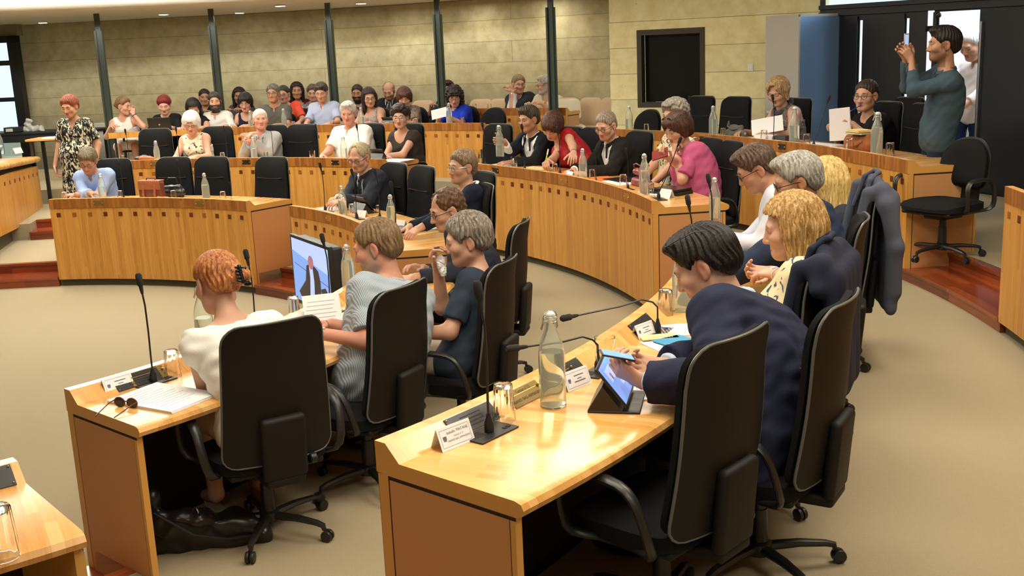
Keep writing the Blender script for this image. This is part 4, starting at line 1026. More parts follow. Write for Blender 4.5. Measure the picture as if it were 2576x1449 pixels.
def person(sp):
    k = sp['tier']; ps = sp.get('scale', 1.06); LOD = sp.get('lod', MID)
    u, v = sp['head']
    if 'z' in sp: hw = at(u, v, T[k]+sp['z'])
    else: hw = at_r(u, v, sp['r'])
    if 'hub' in sp: hub = Vector(sp['hub'])
    else:
        a = ang(hw)+sp.get('da', 0); hub = pol(a, sp.get('rh', rad_of(hw)+sp.get('lean', .05)))
    face = sp.get('face', ang(hub)+180+sp.get('turn', 0)) if 'faceabs' not in sp else sp['faceabs']
    rz = rad(face)-pi/2
    root = empty('person', (hub.x, hub.y, T[k]), rz, sp['label'], 'person', sp.get('group'))
    Mi = Matrix.Rotation(-rz, 4, 'Z')@Matrix.Translation(-Vector((hub.x, hub.y, T[k])))
    toL = lambda p: A3(Mi@Vector(p))
    Hc = toL(hw); hy, hp, hr = sp.get('look', (0, 8, 0)); R = rotm(hy, hp, hr); hs = ps*sp.get('hs', 1.10)
    stand = sp.get('stand', False); g = sp.get('g', 1.0)*ps
    Pz = .555 if not stand else sp.get('hip', .93)
    P = A3((0, -.07, Pz)) if not stand else A3((0, 0, Pz))
    P = P+A3(sp.get('dp', (0, 0, 0)))
    hup = R@A3((0, 0, 1)); tup = nrm(Hc-P)
    Nk = Hc-hs*(.122*hup+.028*(R@A3((0, 1, 0))))-ps*.070*nrm(hup*.35+tup*.65)
    rt = nrm(A3((1, 0, 0))+A3((0, sp.get('twist', 0), 0))); up = nrm(Nk-P); fw = nrm(np.cross(up, rt)); rt = nrm(np.cross(fw, up))
    sl = sp.get('slump', .035)
    spine = lambda t: (1-t)**2*P+2*t*(1-t)*((P+Nk)/2-fw*sl*2+up*.03)+t*t*Nk
    sw = sp.get('sw', .172 if not sp.get('fem') else .152)*ps
    bel = sp.get('belly', 0)
    Sh = {s: spine(.90)+rt*s*sw+fw*.0-up*.012 for s in (-1, 1)}
    for s in (-1, 1): Sh[s] = Sh[s]+A3(sp.get('sh', {}).get(s, (0, 0, 0)))
    al = sp.get('armlen', 1); l1, l2 = .285*ps*al, .255*ps*al
    arms = {}; deskz = .745
    dfl = {-1: (-.15, .40, deskz+.035), 1: (.15, .40, deskz+.035)}
    for s, nm in ((-1, 'L'), (1, 'Rt')):
        w = sp.get(nm, dfl[s])
        if w and w[0] == 'px': w = toL(at(w[1], w[2], T[k]+w[3]))
        elif w and w[0] == 'pr': w = toL(at_r(w[1], w[2], w[3]))
        elif w and w[0] == 'hd': w = Hc+R@(A3(w[1:])*hs)
        W = A3(w); pole = A3(sp.get('pole'+nm, (s*.55, -.35, -.8)))
        E, W = ik(Sh[s], W, l1, l2, pole); arms[s] = (Sh[s], E, W)
    legs = {}
    for s in (-1, 1):
        hip = P+A3((s*.088*ps, .01, -.015))
        if stand: kn = A3((s*.095, .02+.05*s*sp.get('stride', 0), Pz*.52)); an = A3((s*.10, -.02+.16*s*sp.get('stride', 0), .085))
        else:
            kn = A3(sp.get('knee', (s*.13, .40, .53))) if 'knee' not in sp else A3((s*sp['knee'][0], sp['knee'][1], sp['knee'][2]))
            an = A3((s*.12, .40, .09)) if 'ankle' not in sp else A3((s*sp['ankle'][0], sp['ankle'][1], sp['ankle'][2]))
        legs[s] = (hip, kn, an)
    def torso(sd, o, loose=0):
        bars = [(.0, .085, .118), (.14, .075, .112), (.32, .062, .104+.5*loose), (.50, .072, .108+.3*loose), (.66, .086, .108), (.80, .094, .092)]
        for t, hw_, r in bars:
            c = spine(t); e = bel*math.exp(-((t-.28)/.22)**2)
            sd.cap(c-rt*hw_*g+fw*.0, c+rt*hw_*g, r*g*.92+o+e*.35, None, .07)
            if e > .01: sd.ell(c+fw*(e*.75+.02), (.11*g+e*.6, .10+e*.55, .11+e*.2), np.stack([rt, fw, up], 1), .08)
        c = spine(.90); sd.cap(Sh[-1]*.9+c*.1, Sh[1]*.9+c*.1, .050*g+o, None, .06)
        if sp.get('fem'):
            for s in (-1, 1): sd.ell(spine(.60)+fw*.088*g+rt*s*.068*g, A3((.062, .058, .062))*g*sp.get('bust', 1)+o, None, .04)
    def arm(sd, s, o, upto=2.0, flare=0):
        S_, E, W = arms[s]
        ra = .049*sp.get('arm', 1)*ps; 
        sd.ell(S_, (.056*g+o,)*3, None, .05)
        e1 = S_+(E-S_)*min(upto, 1); f1 = min(upto, 1)
        sd.cap(S_, e1, ra+o, ra*(1-.18*f1)+o+flare*(upto <= 1), .035)
        if upto > 1:
            f2 = upto-1; e2 = E+(W-E)*f2
            sd.cap(E, e2, ra*.84+o, (ra*.84+(.029*ps-ra*.84)*f2)+o+flare, .03)
    # --- body
    body = Sdf(); torso(body, -.004)
    neckr = (.048 if sp.get('fem') else .058)*ps*sp.get('neck', 1)
    nt0 = Hc+R@(A3((0, -.022, -.055))*hs)
    body.cap(nt0, Nk-up*.02, neckr, neckr*1.08, .03)
    for s in (-1, 1):
        body.cap(Nk+(nt0-Nk)*.15, Sh[s]+(Nk-Sh[s])*.35, .035*ps, .04*ps, .05)
        arm(body, s, 0); hip, kn, an = legs[s]
        body.cap(hip, kn, .080*g, .058*ps, .05); body.cap(kn, an, .055*ps, .036*ps, .03); body.cap(an, an+A3((s*.01, .13*ps, -.045)), .036*ps, .03*ps, .02)
    head_sdf(body, Hc, R, hs, sp)
    hblocks = []
    for s, nm in ((-1, 'L'), (1, 'Rt')):
        S_, E, W = arms[s]; fd = nrm(W-E); hk = sp.get('hand'+nm, {})
        hd = nrm(A3(hk['d'])) if 'd' in hk else nrm(fd+A3((0, .15, -.15)))
        pn = A3(hk.get('p', (-s*.35, 0, -1))); pn = nrm(pn-hd*(pn@hd)); side = nrm(np.cross(pn, hd))*1.0
        if side@A3((-s, .2, .3)) < 0 and 'flip' not in hk: side = -side
        hand(body, W, hd, pn, side, ps*1.06, hk.get('curl', (.35, .5, .4)), hk.get('spread', .08), hk.get('thumb', .4))
        c = W+hd*.08*ps; hblocks.append((c-.115*ps, c+.115*ps))
    lo, hi = body.bounds(); parts = []
    hlo, hhi = Hc-A3((.17,)*3)*hs, Hc+A3((.17,)*3)*hs
    fine = [(hlo, hhi, LOD['head'])]+[(a, b, LOD['hand']) for a, b in hblocks]
    V, Fq = body.mesh(LOD['body']); m = 1.6*LOD['body']
    cen = V[Fq].mean(1); keep = np.ones(len(Fq), bool)
    for a, b, h in fine: keep &= ~((cen > a+m) & (cen < b-m)).all(1)
    parts.append((V, Fq[keep]))
    done = [fine[0]]
    for i, (a, b, h) in enumerate(fine):
        V2, F2 = body.mesh(h, a, b); 
        if i and len(F2):
            c2 = V2[F2].mean(1); kp = np.ones(len(F2), bool)
            for a0, b0, _ in fine[:i]: kp &= ~((c2 > a0+.004) & (c2 < b0-.004)).all(1)
            F2 = F2[kp]
        parts.append((V2, F2))
    VV = np.concatenate([p[0] for p in parts])
    tone = SKIN[sp.get('skin', 'fair')]
    np_mesh('body', parts, 'skin', root, face_cols(VV, Hc, R, hs, sp, tone))
    # --- hair
    if sp.get('hair') and sp['hair'][0] != 'none':
        hd_, dp_ = hair_sdf(sp, Hc, R, hs); V, Fq = hd_.mesh(LOD['hair'], disp=dp_)
        if len(Fq): np_mesh('hair', [(V, Fq)], hair_mat(*sp['hair'][1:]), root)
    if sp.get('beard') and sp['beard'][1] > .9:
        bd = Sdf(); L = lambda x, y, z: Hc+R@(A3((x, y, z))*hs)
        bd.ell(L(0, .060, -.094), A3((.05, .045, .042))*hs, R, .02)
        for s in (-1, 1): bd.cap(L(s*.06, .015, -.05), L(s*.035, .06, -.09), .024*hs, .024*hs, .02)
        bd.ell(L(0, .10, -.055), A3((.026, .03, .019))*hs, R, .01, 's')
        V, Fq = bd.mesh(LOD['hair'], disp=lambda X, Y, Z: .0025*np.sin(X*260+3*np.sin(Z*90))); np_mesh('beard', [(V, Fq)], hair_mat(sp['beard'][0]), root)
    if sp.get('glasses'): add_glasses(root, Hc, R, hs, sp['glasses'], 0, False, sp.get('facew', 1))
    if sp.get('shades'): add_glasses(root, Hc, R, hs, sp['shades'], 1, True, sp.get('facew', 1))
    # --- clothes
    rng = random.Random(sp['label']); f1, f2, f3 = [rng.uniform(0, 6) for _ in range(3)]
    def folds(a):
        return lambda X, Y, Z: a*(np.sin(X*38+f1+2.2*np.sin(Z*17+f2))*np.sin(Z*31+Y*26+f3+1.6*np.sin(X*21))+.6*np.sin(Z*66+X*30+Y*44+f1)*np.sin(Y*35+f2))
    base = None
    for ly in sp['wear']:
        slv = None
        nm, m, o, sl_, neck = ly['n'], ly['m'], ly.get('o', .011), ly.get('sl', .6), ly.get('neck', 'crew')
        sd = Sdf(); torso(sd, o, ly.get('loose', .02))
        if ly.get('hem'):                                     # skirt part of a dress or coat tails
            h0 = P-A3((0, 0, ly['hem']*.5)); 
            if stand:
                for q in np.linspace(.0, ly['hem'], 5): sd.cap(P+A3((-.06-.03*q, 0, -q)), P+A3((.06+.03*q, 0, -q)), .115*g+o+.03*q, None, .08)
            else:
                for s in (-1, 1): sd.cap(legs[s][0], legs[s][0]+(legs[s][1]-legs[s][0])*ly['hem'], .085*g+o, .075*g+o, .06)
                sd.cap(P+A3((0, .02, 0)), P+A3((0, .36*ly['hem'], 0)), .085*g+o, .08, .06)
        elif not stand:
            for s in (-1, 1): sd.cap(legs[s][0], legs[s][0]+(legs[s][1]-legs[s][0])*.12, .095*g+o, .09*g+o, .05)
            if ly.get('tail'): sd.cap(P+A3((-.1*g, -.07, .04)), P+A3((.1*g, -.07, .04)), .07*g+o, None, .06); sd.cap(P+A3((-.12*g, -.08, -.10)), P+A3((.12*g, -.08, -.10)), .05*g+o, None, .06)
        else: sd.cap(P+A3((-.075*g, 0, -.10)), P+A3((.075*g, 0, -.10)), .112*g+o, None, .06)
        if sl_ > 0:
            for s in (-1, 1): arm(sd, s, o+ly.get('so', .002)-.002, min(sl_*.6, .38), 0)
            slv = Sdf()
            for s in (-1, 1): arm(slv, s, o+ly.get('so', .002), sl_, .012 if sl_ < 1 else .004)
            for s in (-1, 1):                                  # clean cuff
                S_, E, W = arms[s]
                if sl_ <= 1: p = S_+(E-S_)*sl_; d = nrm(E-S_)
                else: p = E+(W-E)*(sl_-1); d = nrm(W-E)
                slv.func(lambda X, Y, Z, p=p, d=d: np.maximum(-((X-p[0])*d[0]+(Y-p[1])*d[1]+(Z-p[2])*d[2]), np.sqrt((X-p[0]-d[0]*.06)**2+(Y-p[1]-d[1]*.06)**2+(Z-p[2]-d[2]*.06)**2)-.11), 's', .004)
        else:
            for s in (-1, 1):
                sd.ell(Sh[s]+(Nk-Sh[s])*.22, (.046*g+o,)*3, None, .04)
                p = Sh[s]-rt*s*ly.get('strap', .022); c0 = Sh[s]
                sd.func(lambda X, Y, Z, p=p, d=rt*s, c0=c0: np.maximum(np.maximum(-((X-p[0])*d[0]+(Y-p[1])*d[1]+(Z-p[2])*d[2]), -((X-c0[0])*up[0]+(Y-c0[1])*up[1]+(Z-c0[2])*up[2]+.105)), np.sqrt((X-c0[0])**2+(Y-c0[1])**2+(Z-c0[2])**2)-.24), 's', .006)
        nb = Nk+fw*.012
        if neck in ('crew', 'v', 'collar', 'jacket', 'scoop', 'wide'):
            rr = neckr*1.0+{'crew': .016, 'v': .016, 'collar': .008, 'jacket': .026, 'scoop': .05, 'wide': .072}[neck]
            for s3 in (sd, slv) if slv else (sd,): s3.cap(nb-up*(.005 if neck != 'scoop' else .03)+fw*(.02 if neck in ('scoop', 'wide') else .008), nb+up*.2, rr, rr*1.15, .008, 's')
        if neck in ('v', 'jacket', 'collar'):
            dep, wid = {'v': (.15, .05), 'jacket': (.34, ly.get('vw', .075)), 'collar': (.085, .03)}[neck]
            dep = ly.get('dep', dep)
            def vee(X, Y, Z, dep=dep, wid=wid):
                px, py, pz = X-nb[0], Y-nb[1], Z-nb[2]
                a = px*rt[0]+py*rt[1]+pz*rt[2]; c = px*up[0]+py*up[1]+pz*up[2]; f = px*fw[0]+py*fw[1]+pz*fw[2]
                w_ = wid*np.clip((c+dep)/dep, 0, 1.25)
                return np.maximum(np.maximum(np.abs(a)-w_, -(c+dep)), -f+.02)
            sd.func(vee, 's', .004)
            if slv: slv.func(vee, 's', .004)
        V, Fq = sd.mesh(ly.get('res', LOD['cloth']), disp=folds(ly.get('fold', .0032)))
        pts_ = [(V, Fq)]
        if slv: pts_.append(slv.mesh(ly.get('res', LOD['cloth']), disp=folds(ly.get('fold', .0032))))
        o_ = np_mesh(nm, pts_, m, root)
        if neck == 'collar' or ly.get('lapel'):               # turned collar
            cs = Sdf(); q = neckr+.013 if neck == 'collar' else neckr+.028
            N_ = 16; hh = .034 if neck == 'collar' else .03
            op = .34 if neck == 'collar' else .42
            pts = [(nb-fw*.006+(rt*sin(t)+fw*cos(t))*q*(1.0 if neck == 'collar' else 1.05)+up*((.030 if neck == 'collar' and len(sp['wear']) < 2 else .046)+ly.get('ch', 0)-.046*max(0, cos(t))) ) for t in np.linspace(op, 2*pi-op, N_)]
            for a, c in zip(pts, pts[1:]): cs.cap(a, c, .0085, None, .006); cs.cap(a-up*.018+(a-nb)*.08, c-up*.018+(c-nb)*.08, .0085, None, .01)
            for e in (pts[0], pts[-1]):
                if neck == 'collar': cs.cap(e, e-up*.035+(e-nb)*.25, .008, .006, .008)
                else: cs.cap(e, e-up*.12*1+(rt*(1 if (e-nb)@rt > 0 else -1))*.028+fw*.055, .012, .010, .012)
            V, Fq = cs.mesh(min(LOD['hair'], .006)); np_mesh('collar', [(V, Fq)], ly.get('cm', m), o_)
    if sp.get('tie'):
        b = MB(); q = [spine(.88)+fw*.10*g, spine(.7)+fw*.145*g, spine(.5)+fw*.15*g]; b.tube([Vector(x) for x in q], [(.017, .008), (.03, .008), (.034, .008)], 8, flat=tuple(rt)); b.ball(Vector(q[0]+up*.012), .017, 8); b.build('necktie', sp['tie'], root)
    lg = sp.get('legs', ('trousers', cloth((30, 32, 40))))
    if lg[0] == 'trousers':
        sd = Sdf(); sd.cap(P+A3((-.08*g, 0, -.01)), P+A3((.08*g, 0, -.01)), .112*g+.004, None, .05)
        for s in (-1, 1):
            hip, kn, an = legs[s]; sd.cap(hip, kn, .088*g, .068*ps, .05); sd.cap(kn, an+A3((0, 0, .03)), .066*ps, .056*ps, .03); sd.half(an+A3((0, 0, -.005)), (0, 0, -1)) if s == 1 else None
        V, Fq = sd.mesh(LOD['cloth'], disp=folds(.003)); np_mesh('trousers', [(V, Fq)], lg[1], root)
    elif lg[0] == 'skirt':
        sd = Sdf(); sd.cap(P+A3((-.08*g, 0, 0)), P+A3((.08*g, 0, 0)), .118*g, None, .05)
        for s in (-1, 1): hip, kn, an = legs[s]; sd.cap(hip, hip+(kn-hip)*.92, .092*g, .08*ps, .06)
        sd.cap(P+A3((0, .05, -.01)), P+A3((0, .38, -.01)), .09*g, .075, .06)
        V, Fq = sd.mesh(LOD['cloth'], disp=folds(.003)); np_mesh('skirt', [(V, Fq)], lg[1], root)
    for s in (-1, 1):
        an = legs[s][2]; sd = Sdf(); d = A3((s*.01, .14*ps, 0)); b0 = A3((an[0], an[1]-.03, an[2]-.045)); b0[2] = max(b0[2], .04); sd.cap(b0, b0+d*.6, .042*ps, .04*ps, .02); sd.cap(b0+d*.6, b0+d*1.15, .040*ps, .032*ps, .02); sd.half((0, 0, .004), (0, 0, -1))
        if sp.get('sandal'): sd.func(lambda X, Y, Z, z=b0[2]: -(Z-.022)+0*X+0*Y, 's')
        V, Fq = sd.mesh(.009)
        if len(Fq): np_mesh('shoe', [(V, Fq)], sp.get('shoe', 'shoe_black'), root)
    root['_dbg'] = '%.2f %.2f' % (Hc[2], np.linalg.norm(Nk-P)); 
    if DBG: print(sp['label'][:40].ljust(42), 'head h %.2f y %.2f x %.2f' % (Hc[2], Hc[1], Hc[0]), 'spine %.2f' % np.linalg.norm(Nk-P), 'r %.2f ang %.1f' % (rad_of(hw), ang(hw)))
    del root['_dbg']
    sp['toL'] = toL; sp['hw'] = hw; sp['root'] = root; sp['arms'] = arms; sp['Hc'] = Hc; sp['R'] = R; sp['hs'] = hs
    return root
DBG = False
# ------------------------------------------------------------------ the people
def wall_r(a): return float(np.interp(a, [q[0] for q in WALLP[::-1]], [q[1] for q in WALLP[::-1]]))
def shirt(c, sl=.62, kind='plain', neck='collar', n='shirt', **k): return dict(n=n, m=cloth(c, kind), sl=sl, neck=neck, **k)
def jacket(c, **k):
    d = dict(n='jacket', m=cloth(c), sl=1.93, neck='jacket', o=.024, so=.008, lapel=1, tail=1, fold=.0042); d.update(k); return d
TR = lambda c: ('trousers', cloth(c))
GR, BRN, BLK, BLOND, RED, WHITE = (104, 100, 94), (70, 46, 28), (20, 17, 15), (190, 150, 88), (130, 56, 34), (214, 210, 202)
R1, R2, R3, R4 = 5.25, 7.44, 10.12, 11.45
HC = lambda u, v, k, r=None, turn=0, f=.03: (lambda q: tuple(q[0]+Vector((cos(rad(q[1])), sin(rad(q[1])), 0))*f))(hub_from_top(u, v, k, r, turn))
PEOPLE = dict(
# ---- ring 1, near side (seen from behind)
a1=dict(label='woman with red-blonde hair clipped up, in a white short-sleeved blouse, back to viewer', tier=1, head=(546, 712), z=1.22, lod=NEAR, fem=1, hair=('bun', (158, 92, 46), (206, 146, 88)), bunx=.045, nape=-.062, skin='fair', look=(8, 20, 4), turn=-22, hub=HC(690, 812, 1, None, -22), g=1.0, hs=1.12,
   wear=[shirt((232, 232, 226), .26, neck='wide', n='blouse', loose=.0, o=.013, fold=.005)], legs=('skirt', cloth((222, 220, 212))), L=(.03, .33, .78), Rt=(.16, .44, .79), sw=.178, poleL=(-1.0, -.7, -.55), shoe='shoe_pale', sandal=1, eye='down'),
a2=dict(label='bearded man in a pale blue striped short-sleeved shirt holding a paper', tier=1, head=(946, 622), z=1.25, lod=NEAR, hair=('short', (112, 88, 58), (140, 118, 86)), skin='red', beard=((170, 150, 128), .55), look=(42, 16, 4), turn=-25, hub=HC(1024, 718, 1, None, -25, .12), g=1.14, belly=.05, hs=1.12,
   wear=[shirt((170, 182, 192), .80, 'stripe', o=.016, loose=.04, fold=.0045)], legs=TR((168, 160, 140)), L=('px', 800, 838, .86), Rt=('px', 835, 815, .88), eye='down'),
a3=dict(label='woman with short grey hair in a navy T-shirt, tissue held to her mouth', tier=1, head=(1174, 603), z=1.22, lod=NEAR, fem=1, hair=('pixie', (112, 104, 92), (166, 158, 146)), skin='fair', look=(25, 12, 0), hub=HC(1278, 655, 1), g=.95, hs=1.12,
   wear=[shirt((46, 56, 70), .78, neck='scoop', n='tee_shirt', o=.014)], legs=TR((176, 160, 140)), Rt=('hd', .02, .17, -.10), L=(-.25, .20, .745), poleL=(-.5, -.6, -1), handRt=dict(d=(-.3, .2, 1), p=(0, -1, .2), curl=(.8, .9, .5)), shoe='shoe_pale'),
a4=dict(label='curly brown-haired man with thin glasses and a dark jacket, bent over the desk', tier=1, head=(1124, 528), z=1.175, lod=NEAR, hair=('receding', (82, 56, 36), (120, 90, 62)), curl=1, skin='fair', look=(28, 18, 0), g=1.05, hs=1.12, hub=HC(1322, 556, 1, None, -6), glasses='metal_black', wear=[shirt((40, 44, 58), 1.9, neck='collar', o=.016)], shadow=.2, nose=1.35, legs=TR((30, 32, 44)), eye='down'),
a5=dict(label='grey-brown haired man in a navy top with a white collar edge and red bow', tier=1, head=(1162, 420), z=1.28, hub=HC(1232, 466, 1), hair=('short', (110, 92, 70)), skin='fair', look=(20, 3, 0), g=1.0, glasses='steel', wear=[shirt((26, 32, 50), 1.9, neck='crew', n='sweater')], legs=TR((30, 32, 44)), scarf=1),
a6=dict(rh=5.32, label='older fair-haired man in a dark suit and tie, reading papers at the desk', tier=1, head=(903, 396), r=5.22, hair=('receding', (168, 152, 120), (196, 184, 156)), skin='fair', look=(24, 20, 0), glasses='metal_black', g=1.05, wear=[shirt((205, 212, 222), 1.95), jacket((38, 42, 52))], tie=cloth((24, 26, 40)), L=('px', 862, 506, .83), Rt=('px', 848, 498, .84), eye='down', legs=TR((34, 36, 46))),
a7=dict(rh=5.32, label='man in a light blue shirt with glasses, head bowed and arms folded on the desk', tier=1, head=(221, 404), r=5.12, hair=('thick', (96, 84, 62), (136, 122, 96)), skin='tan', look=(8, 34, -6), glasses='metal_black', g=1.02, wear=[shirt((150, 172, 214), 1.85, o=.016)], L=(.10, .40, .79), Rt=(-.10, .44, .81), handL=dict(d=(1, .1, 0), p=(0, -.2, -1)), handRt=dict(d=(-1, .1, 0), p=(0, -.2, -1)), eye='down', legs=TR((50, 54, 70))),
# ---- ring 2, far middle
w1=dict(rh=7.45, label='white-haired woman in a sleeveless cream blouse with coloured print', tier=2, head=(481, 309), r=7.35, fem=1, hair=('bobcut', (222, 220, 214), (240, 240, 238)), skin='fair', look=(14, 24, -4), glasses='metal_black', wear=[shirt((226, 214, 188), 0, 'confetti', neck='crew', n='blouse')], eye='down', g=1.02, lip=(.4, .12, .1)),
w2=dict(rh=7.45, label='white-haired man in a pale grey suit, hands joined before his chest', tier=2, head=(655, 301), r=7.45, hair=('crop', (206, 202, 192)), skin='red', look=(34, -4, 0), wear=[shirt((176, 196, 220), 1.9), jacket((150, 148, 146))], L=(-.03, .30, .97), Rt=(.03, .30, .98), handL=dict(d=(.5, .3, .7), p=(1, 0, .2)), handRt=dict(d=(-.5, .3, .7), p=(-1, 0, .2)), g=1.06, legs=TR((140, 138, 136))),
w3=dict(rh=7.45, label='big grey-haired man in a white short-sleeved shirt', tier=2, head=(876, 285), r=7.42, hair=('thick', (188, 184, 176), (216, 214, 210)), skin='red', look=(24, 10, 0), g=1.28, belly=.06, sw=.2, arm=1.2, wear=[shirt((236, 234, 230), .78, o=.018, loose=.05)], legs=TR((60, 60, 70)), Rt=(.18, .42, .78), L=(-.22, .40, .78)),
w4=dict(rh=7.45, label='dark-haired woman with glasses in a dark short-sleeved top, hands folded on papers', tier=2, head=(1007, 294), r=7.38, fem=1, hair=('fluffy', (40, 26, 22)), skin='fair', look=(26, 8, 0), glasses='steel', g=1.04, wear=[shirt((54, 48, 44), .30, neck='scoop', n='top')], L=(.02, .44, .785), Rt=(.06, .40, .79), handL=dict(d=(.9, .4, 0), p=(0, 0, -1)), handRt=dict(d=(-.9, .3, 0), p=(0, 0, -1))),
# ---- ring 2, right middle
b1=dict(label='dark-haired man in a black suit and open white shirt, holding up a water bottle', tier=2, head=(1329, 300), r=7.4, rh=7.5, hair=('thick', (58, 50, 40), (92, 82, 68)), skin='tan', look=(4, 10, 0), g=1.1, wear=[shirt((236, 236, 236), 1.95, dep=.12), jacket((22, 26, 34), vw=.125, dep=.40)], Rt=('pr', 1268, 356, 7.05), L=(-.05, .42, .785), handRt=dict(d=(.5, .8, .1), p=(-1, .3, 0), curl=(.9, .9, .6)), legs=TR((24, 26, 34))),
b2=dict(label='brown-haired woman in a red top, leaning over to write with a highlighter', tier=2, head=(1390, 318), r=7.28, fem=1, hair=('bobcut', (64, 36, 28), (104, 66, 48)), skin='fair', look=(22, 42, -14), da=-2.6, rh=7.5, sh={1: (0, .02, -.02)}, wear=[shirt((168, 26, 36), .22, 'lace', neck='scoop', n='top')], Rt=('pr', 1375, 408, 6.98), L=('pr', 1452, 412, 7.0), eye='down', handRt=dict(curl=(.9, .8, .5))),
b3=dict(rh=7.45, label='grey-haired man with dark glasses in a black blazer over a white shirt', tier=2, head=(1524, 316), r=7.34, hair=('crop', (120, 108, 92)), skin='fair', look=(22, 22, 0), glasses='metal_black', g=1.12, wear=[shirt((230, 230, 228), 1.95, dep=.13), jacket((26, 24, 22), vw=.105, dep=.38)], L=(-.1, .44, .785), Rt=(.16, .42, .785), eye='down', legs=TR((26, 24, 24))),
b4=dict(label='woman in a pink tunic with sunglasses on her dark hair, hand at her chin', tier=2, head=(1704, 325), r=7.42, fem=1, hair=('bobcut', (62, 38, 28), (92, 60, 44)), skin='fair', look=(14, 20, 4), shades='metal_black', g=1.16, rh=7.5, da=-1.0, wear=[shirt((176, 82, 120), .86, neck='scoop', n='tunic', o=.02, loose=.08)], L=('hd', -.03, .13, -.17), Rt=('pr', 1665, 402, 7.0), handL=dict(d=(.2, -.1, 1), p=(0, -1, 0), curl=(.9, .9, .5)), handRt=dict(d=(-.2, .8, .3), p=(.2, -.3, 1), curl=(.7, .7, .4)), poleL=(-.5, .3, -.8), eye='down'),
b5=dict(label='grey-haired woman in a cream flowered top, half hidden by the woman in pink', tier=2, head=(1697, 290), r=7.66, fem=1, hair=('fluffy', (128, 122, 110), (170, 164, 152)), skin='fair', look=(10, 10, 0), g=1.05, wear=[shirt((216, 206, 170), .5, 'confetti', neck='crew', n='top')], rh=7.55, da=.6, L=(-.08, .25, .62), Rt=(.12, .26, .62)),
# ---- ring 2, near right
d1=dict(label='dark-haired man in a navy blazer bent over a mobile phone, nearest person at right', tier=2, head=(1772, 668), z=1.175, lod=NEAR, hair=('thick', (22, 18, 15), (44, 36, 30)), skin='fair', look=(12, 30, 4), shades='metal_black', nolens=1, g=1.26, belly=.07, sw=.225, arm=1.3, hs=1.16, hub=HC(2135, 752, 2, None, 0, .10), slump=.07, wear=[shirt((186, 200, 222), 1.98, o=.012, ch=.03), jacket((34, 38, 60), o=.028, so=.012, tail=1)], armlen=1.1, nape=-.07, L=('px', 1618, 960, .84), Rt=('px', 1672, 922, .86), handL=dict(d=(-.25, .8, .45), p=(.9, 0, .5), curl=(.6, .7, .4), thumb=.8), handRt=dict(d=(-.55, .75, .1), p=(-.75, 0, .5), curl=(.5, .6, .4), thumb=.8), poleL=(-.9, -.4, -.6), poleRt=(.9, -.3, -.7), eye='down', legs=TR((32, 36, 58)), shadow=.3),
d2=dict(label='woman with long blonde hair in a cream blouse printed with blue birds', tier=2, head=(1990, 572), z=1.215, lod=NEAR, fem=1, hair=('long', (164, 124, 66), (216, 188, 132)), skin='fair', look=(16, 12, 0), hs=1.10, hub=HC(2085, 650, 2), wear=[shirt((222, 210, 170), .55, 'flock', neck='crew', n='blouse', o=.016)], Rt=('px', 1905, 655, .86), L=('px', 1925, 690, .84), handRt=dict(d=(-.4, .8, 0), p=(-.6, 0, .5), curl=(.5, .6, .4)), handL=dict(d=(.4, .8, 0), p=(.2, 0, -1))),
d3=dict(label='grey-haired man in a navy suit, seen from behind the blonde woman', tier=2, head=(2003, 455), z=1.285, hair=('thick', (140, 138, 130), (178, 176, 168)), skin='tan', look=(12, 18, 0), g=1.12, hub=HC(2178, 548, 2), wear=[shirt((228, 230, 232), 1.9, o=.014), jacket((36, 46, 68), o=.026)], glasses='metal_black', legs=TR((34, 42, 62)), eye='down'),
d4=dict(label='brown-haired man with glasses in a white shirt, leaning far over the desk', tier=2, head=(1900, 425), z=1.24, sw=.2, hub=HC(2205, 470, 2, None, 0, .22), hair=('thick', (72, 54, 42), (110, 88, 70)), skin='tan', look=(6, 30, 0), g=1.3, glasses='metal_black', shadow=.3, wear=[shirt((214, 220, 236), 1.7, o=.016, loose=.05)], L=(-.02, .40, .80), Rt=(.12, .42, .80), eye='down', legs=TR((40, 44, 60))),
d5=dict(label='blonde person almost hidden behind the grey-haired man in the navy suit', tier=2, head=(2072, 455), z=1.10, fem=1, hair=('long', (196, 164, 96), (226, 204, 150)), skin='fair', look=(0, 6, 0), rh=7.78, wear=[shirt((50, 54, 66), .6, neck='crew', n='top')]),
# ---- ring 3, right
c1=dict(label='blonde-grey woman in a patterned sleeveless top with a scarf, reading a folder', tier=3, head=(1957, 231), r=9.58, rh=9.7, fem=1, hair=('bob', (166, 128, 78), (206, 188, 160)), skin='fair', look=(20, 24, 0), wear=[shirt((112, 100, 96), 0, 'mottle', neck='crew', n='top')], scarf=2, Rt=(.22, .42, .80), L=(-.20, .42, .80), eye='down', hs=1.14),
c2=dict(label='woman with dark tied-back hair and glasses in black, holding up papers', tier=3, head=(2178, 241), r=9.65, rh=9.75, fem=1, hair=('sleek', (46, 36, 30), (80, 66, 54)), nape=-.06, skin='fair', look=(26, 4, 0), glasses='metal_black', g=1.10, wear=[shirt((18, 17, 18), .95, neck='crew', n='top')], Rt=('pr', 2098, 322, 9.42), L=('pr', 2145, 312, 9.38), hs=1.18, handRt=dict(curl=(.7, .7, .4)), handL=dict(curl=(.7, .7, .4)), legs=TR((20, 20, 22))),
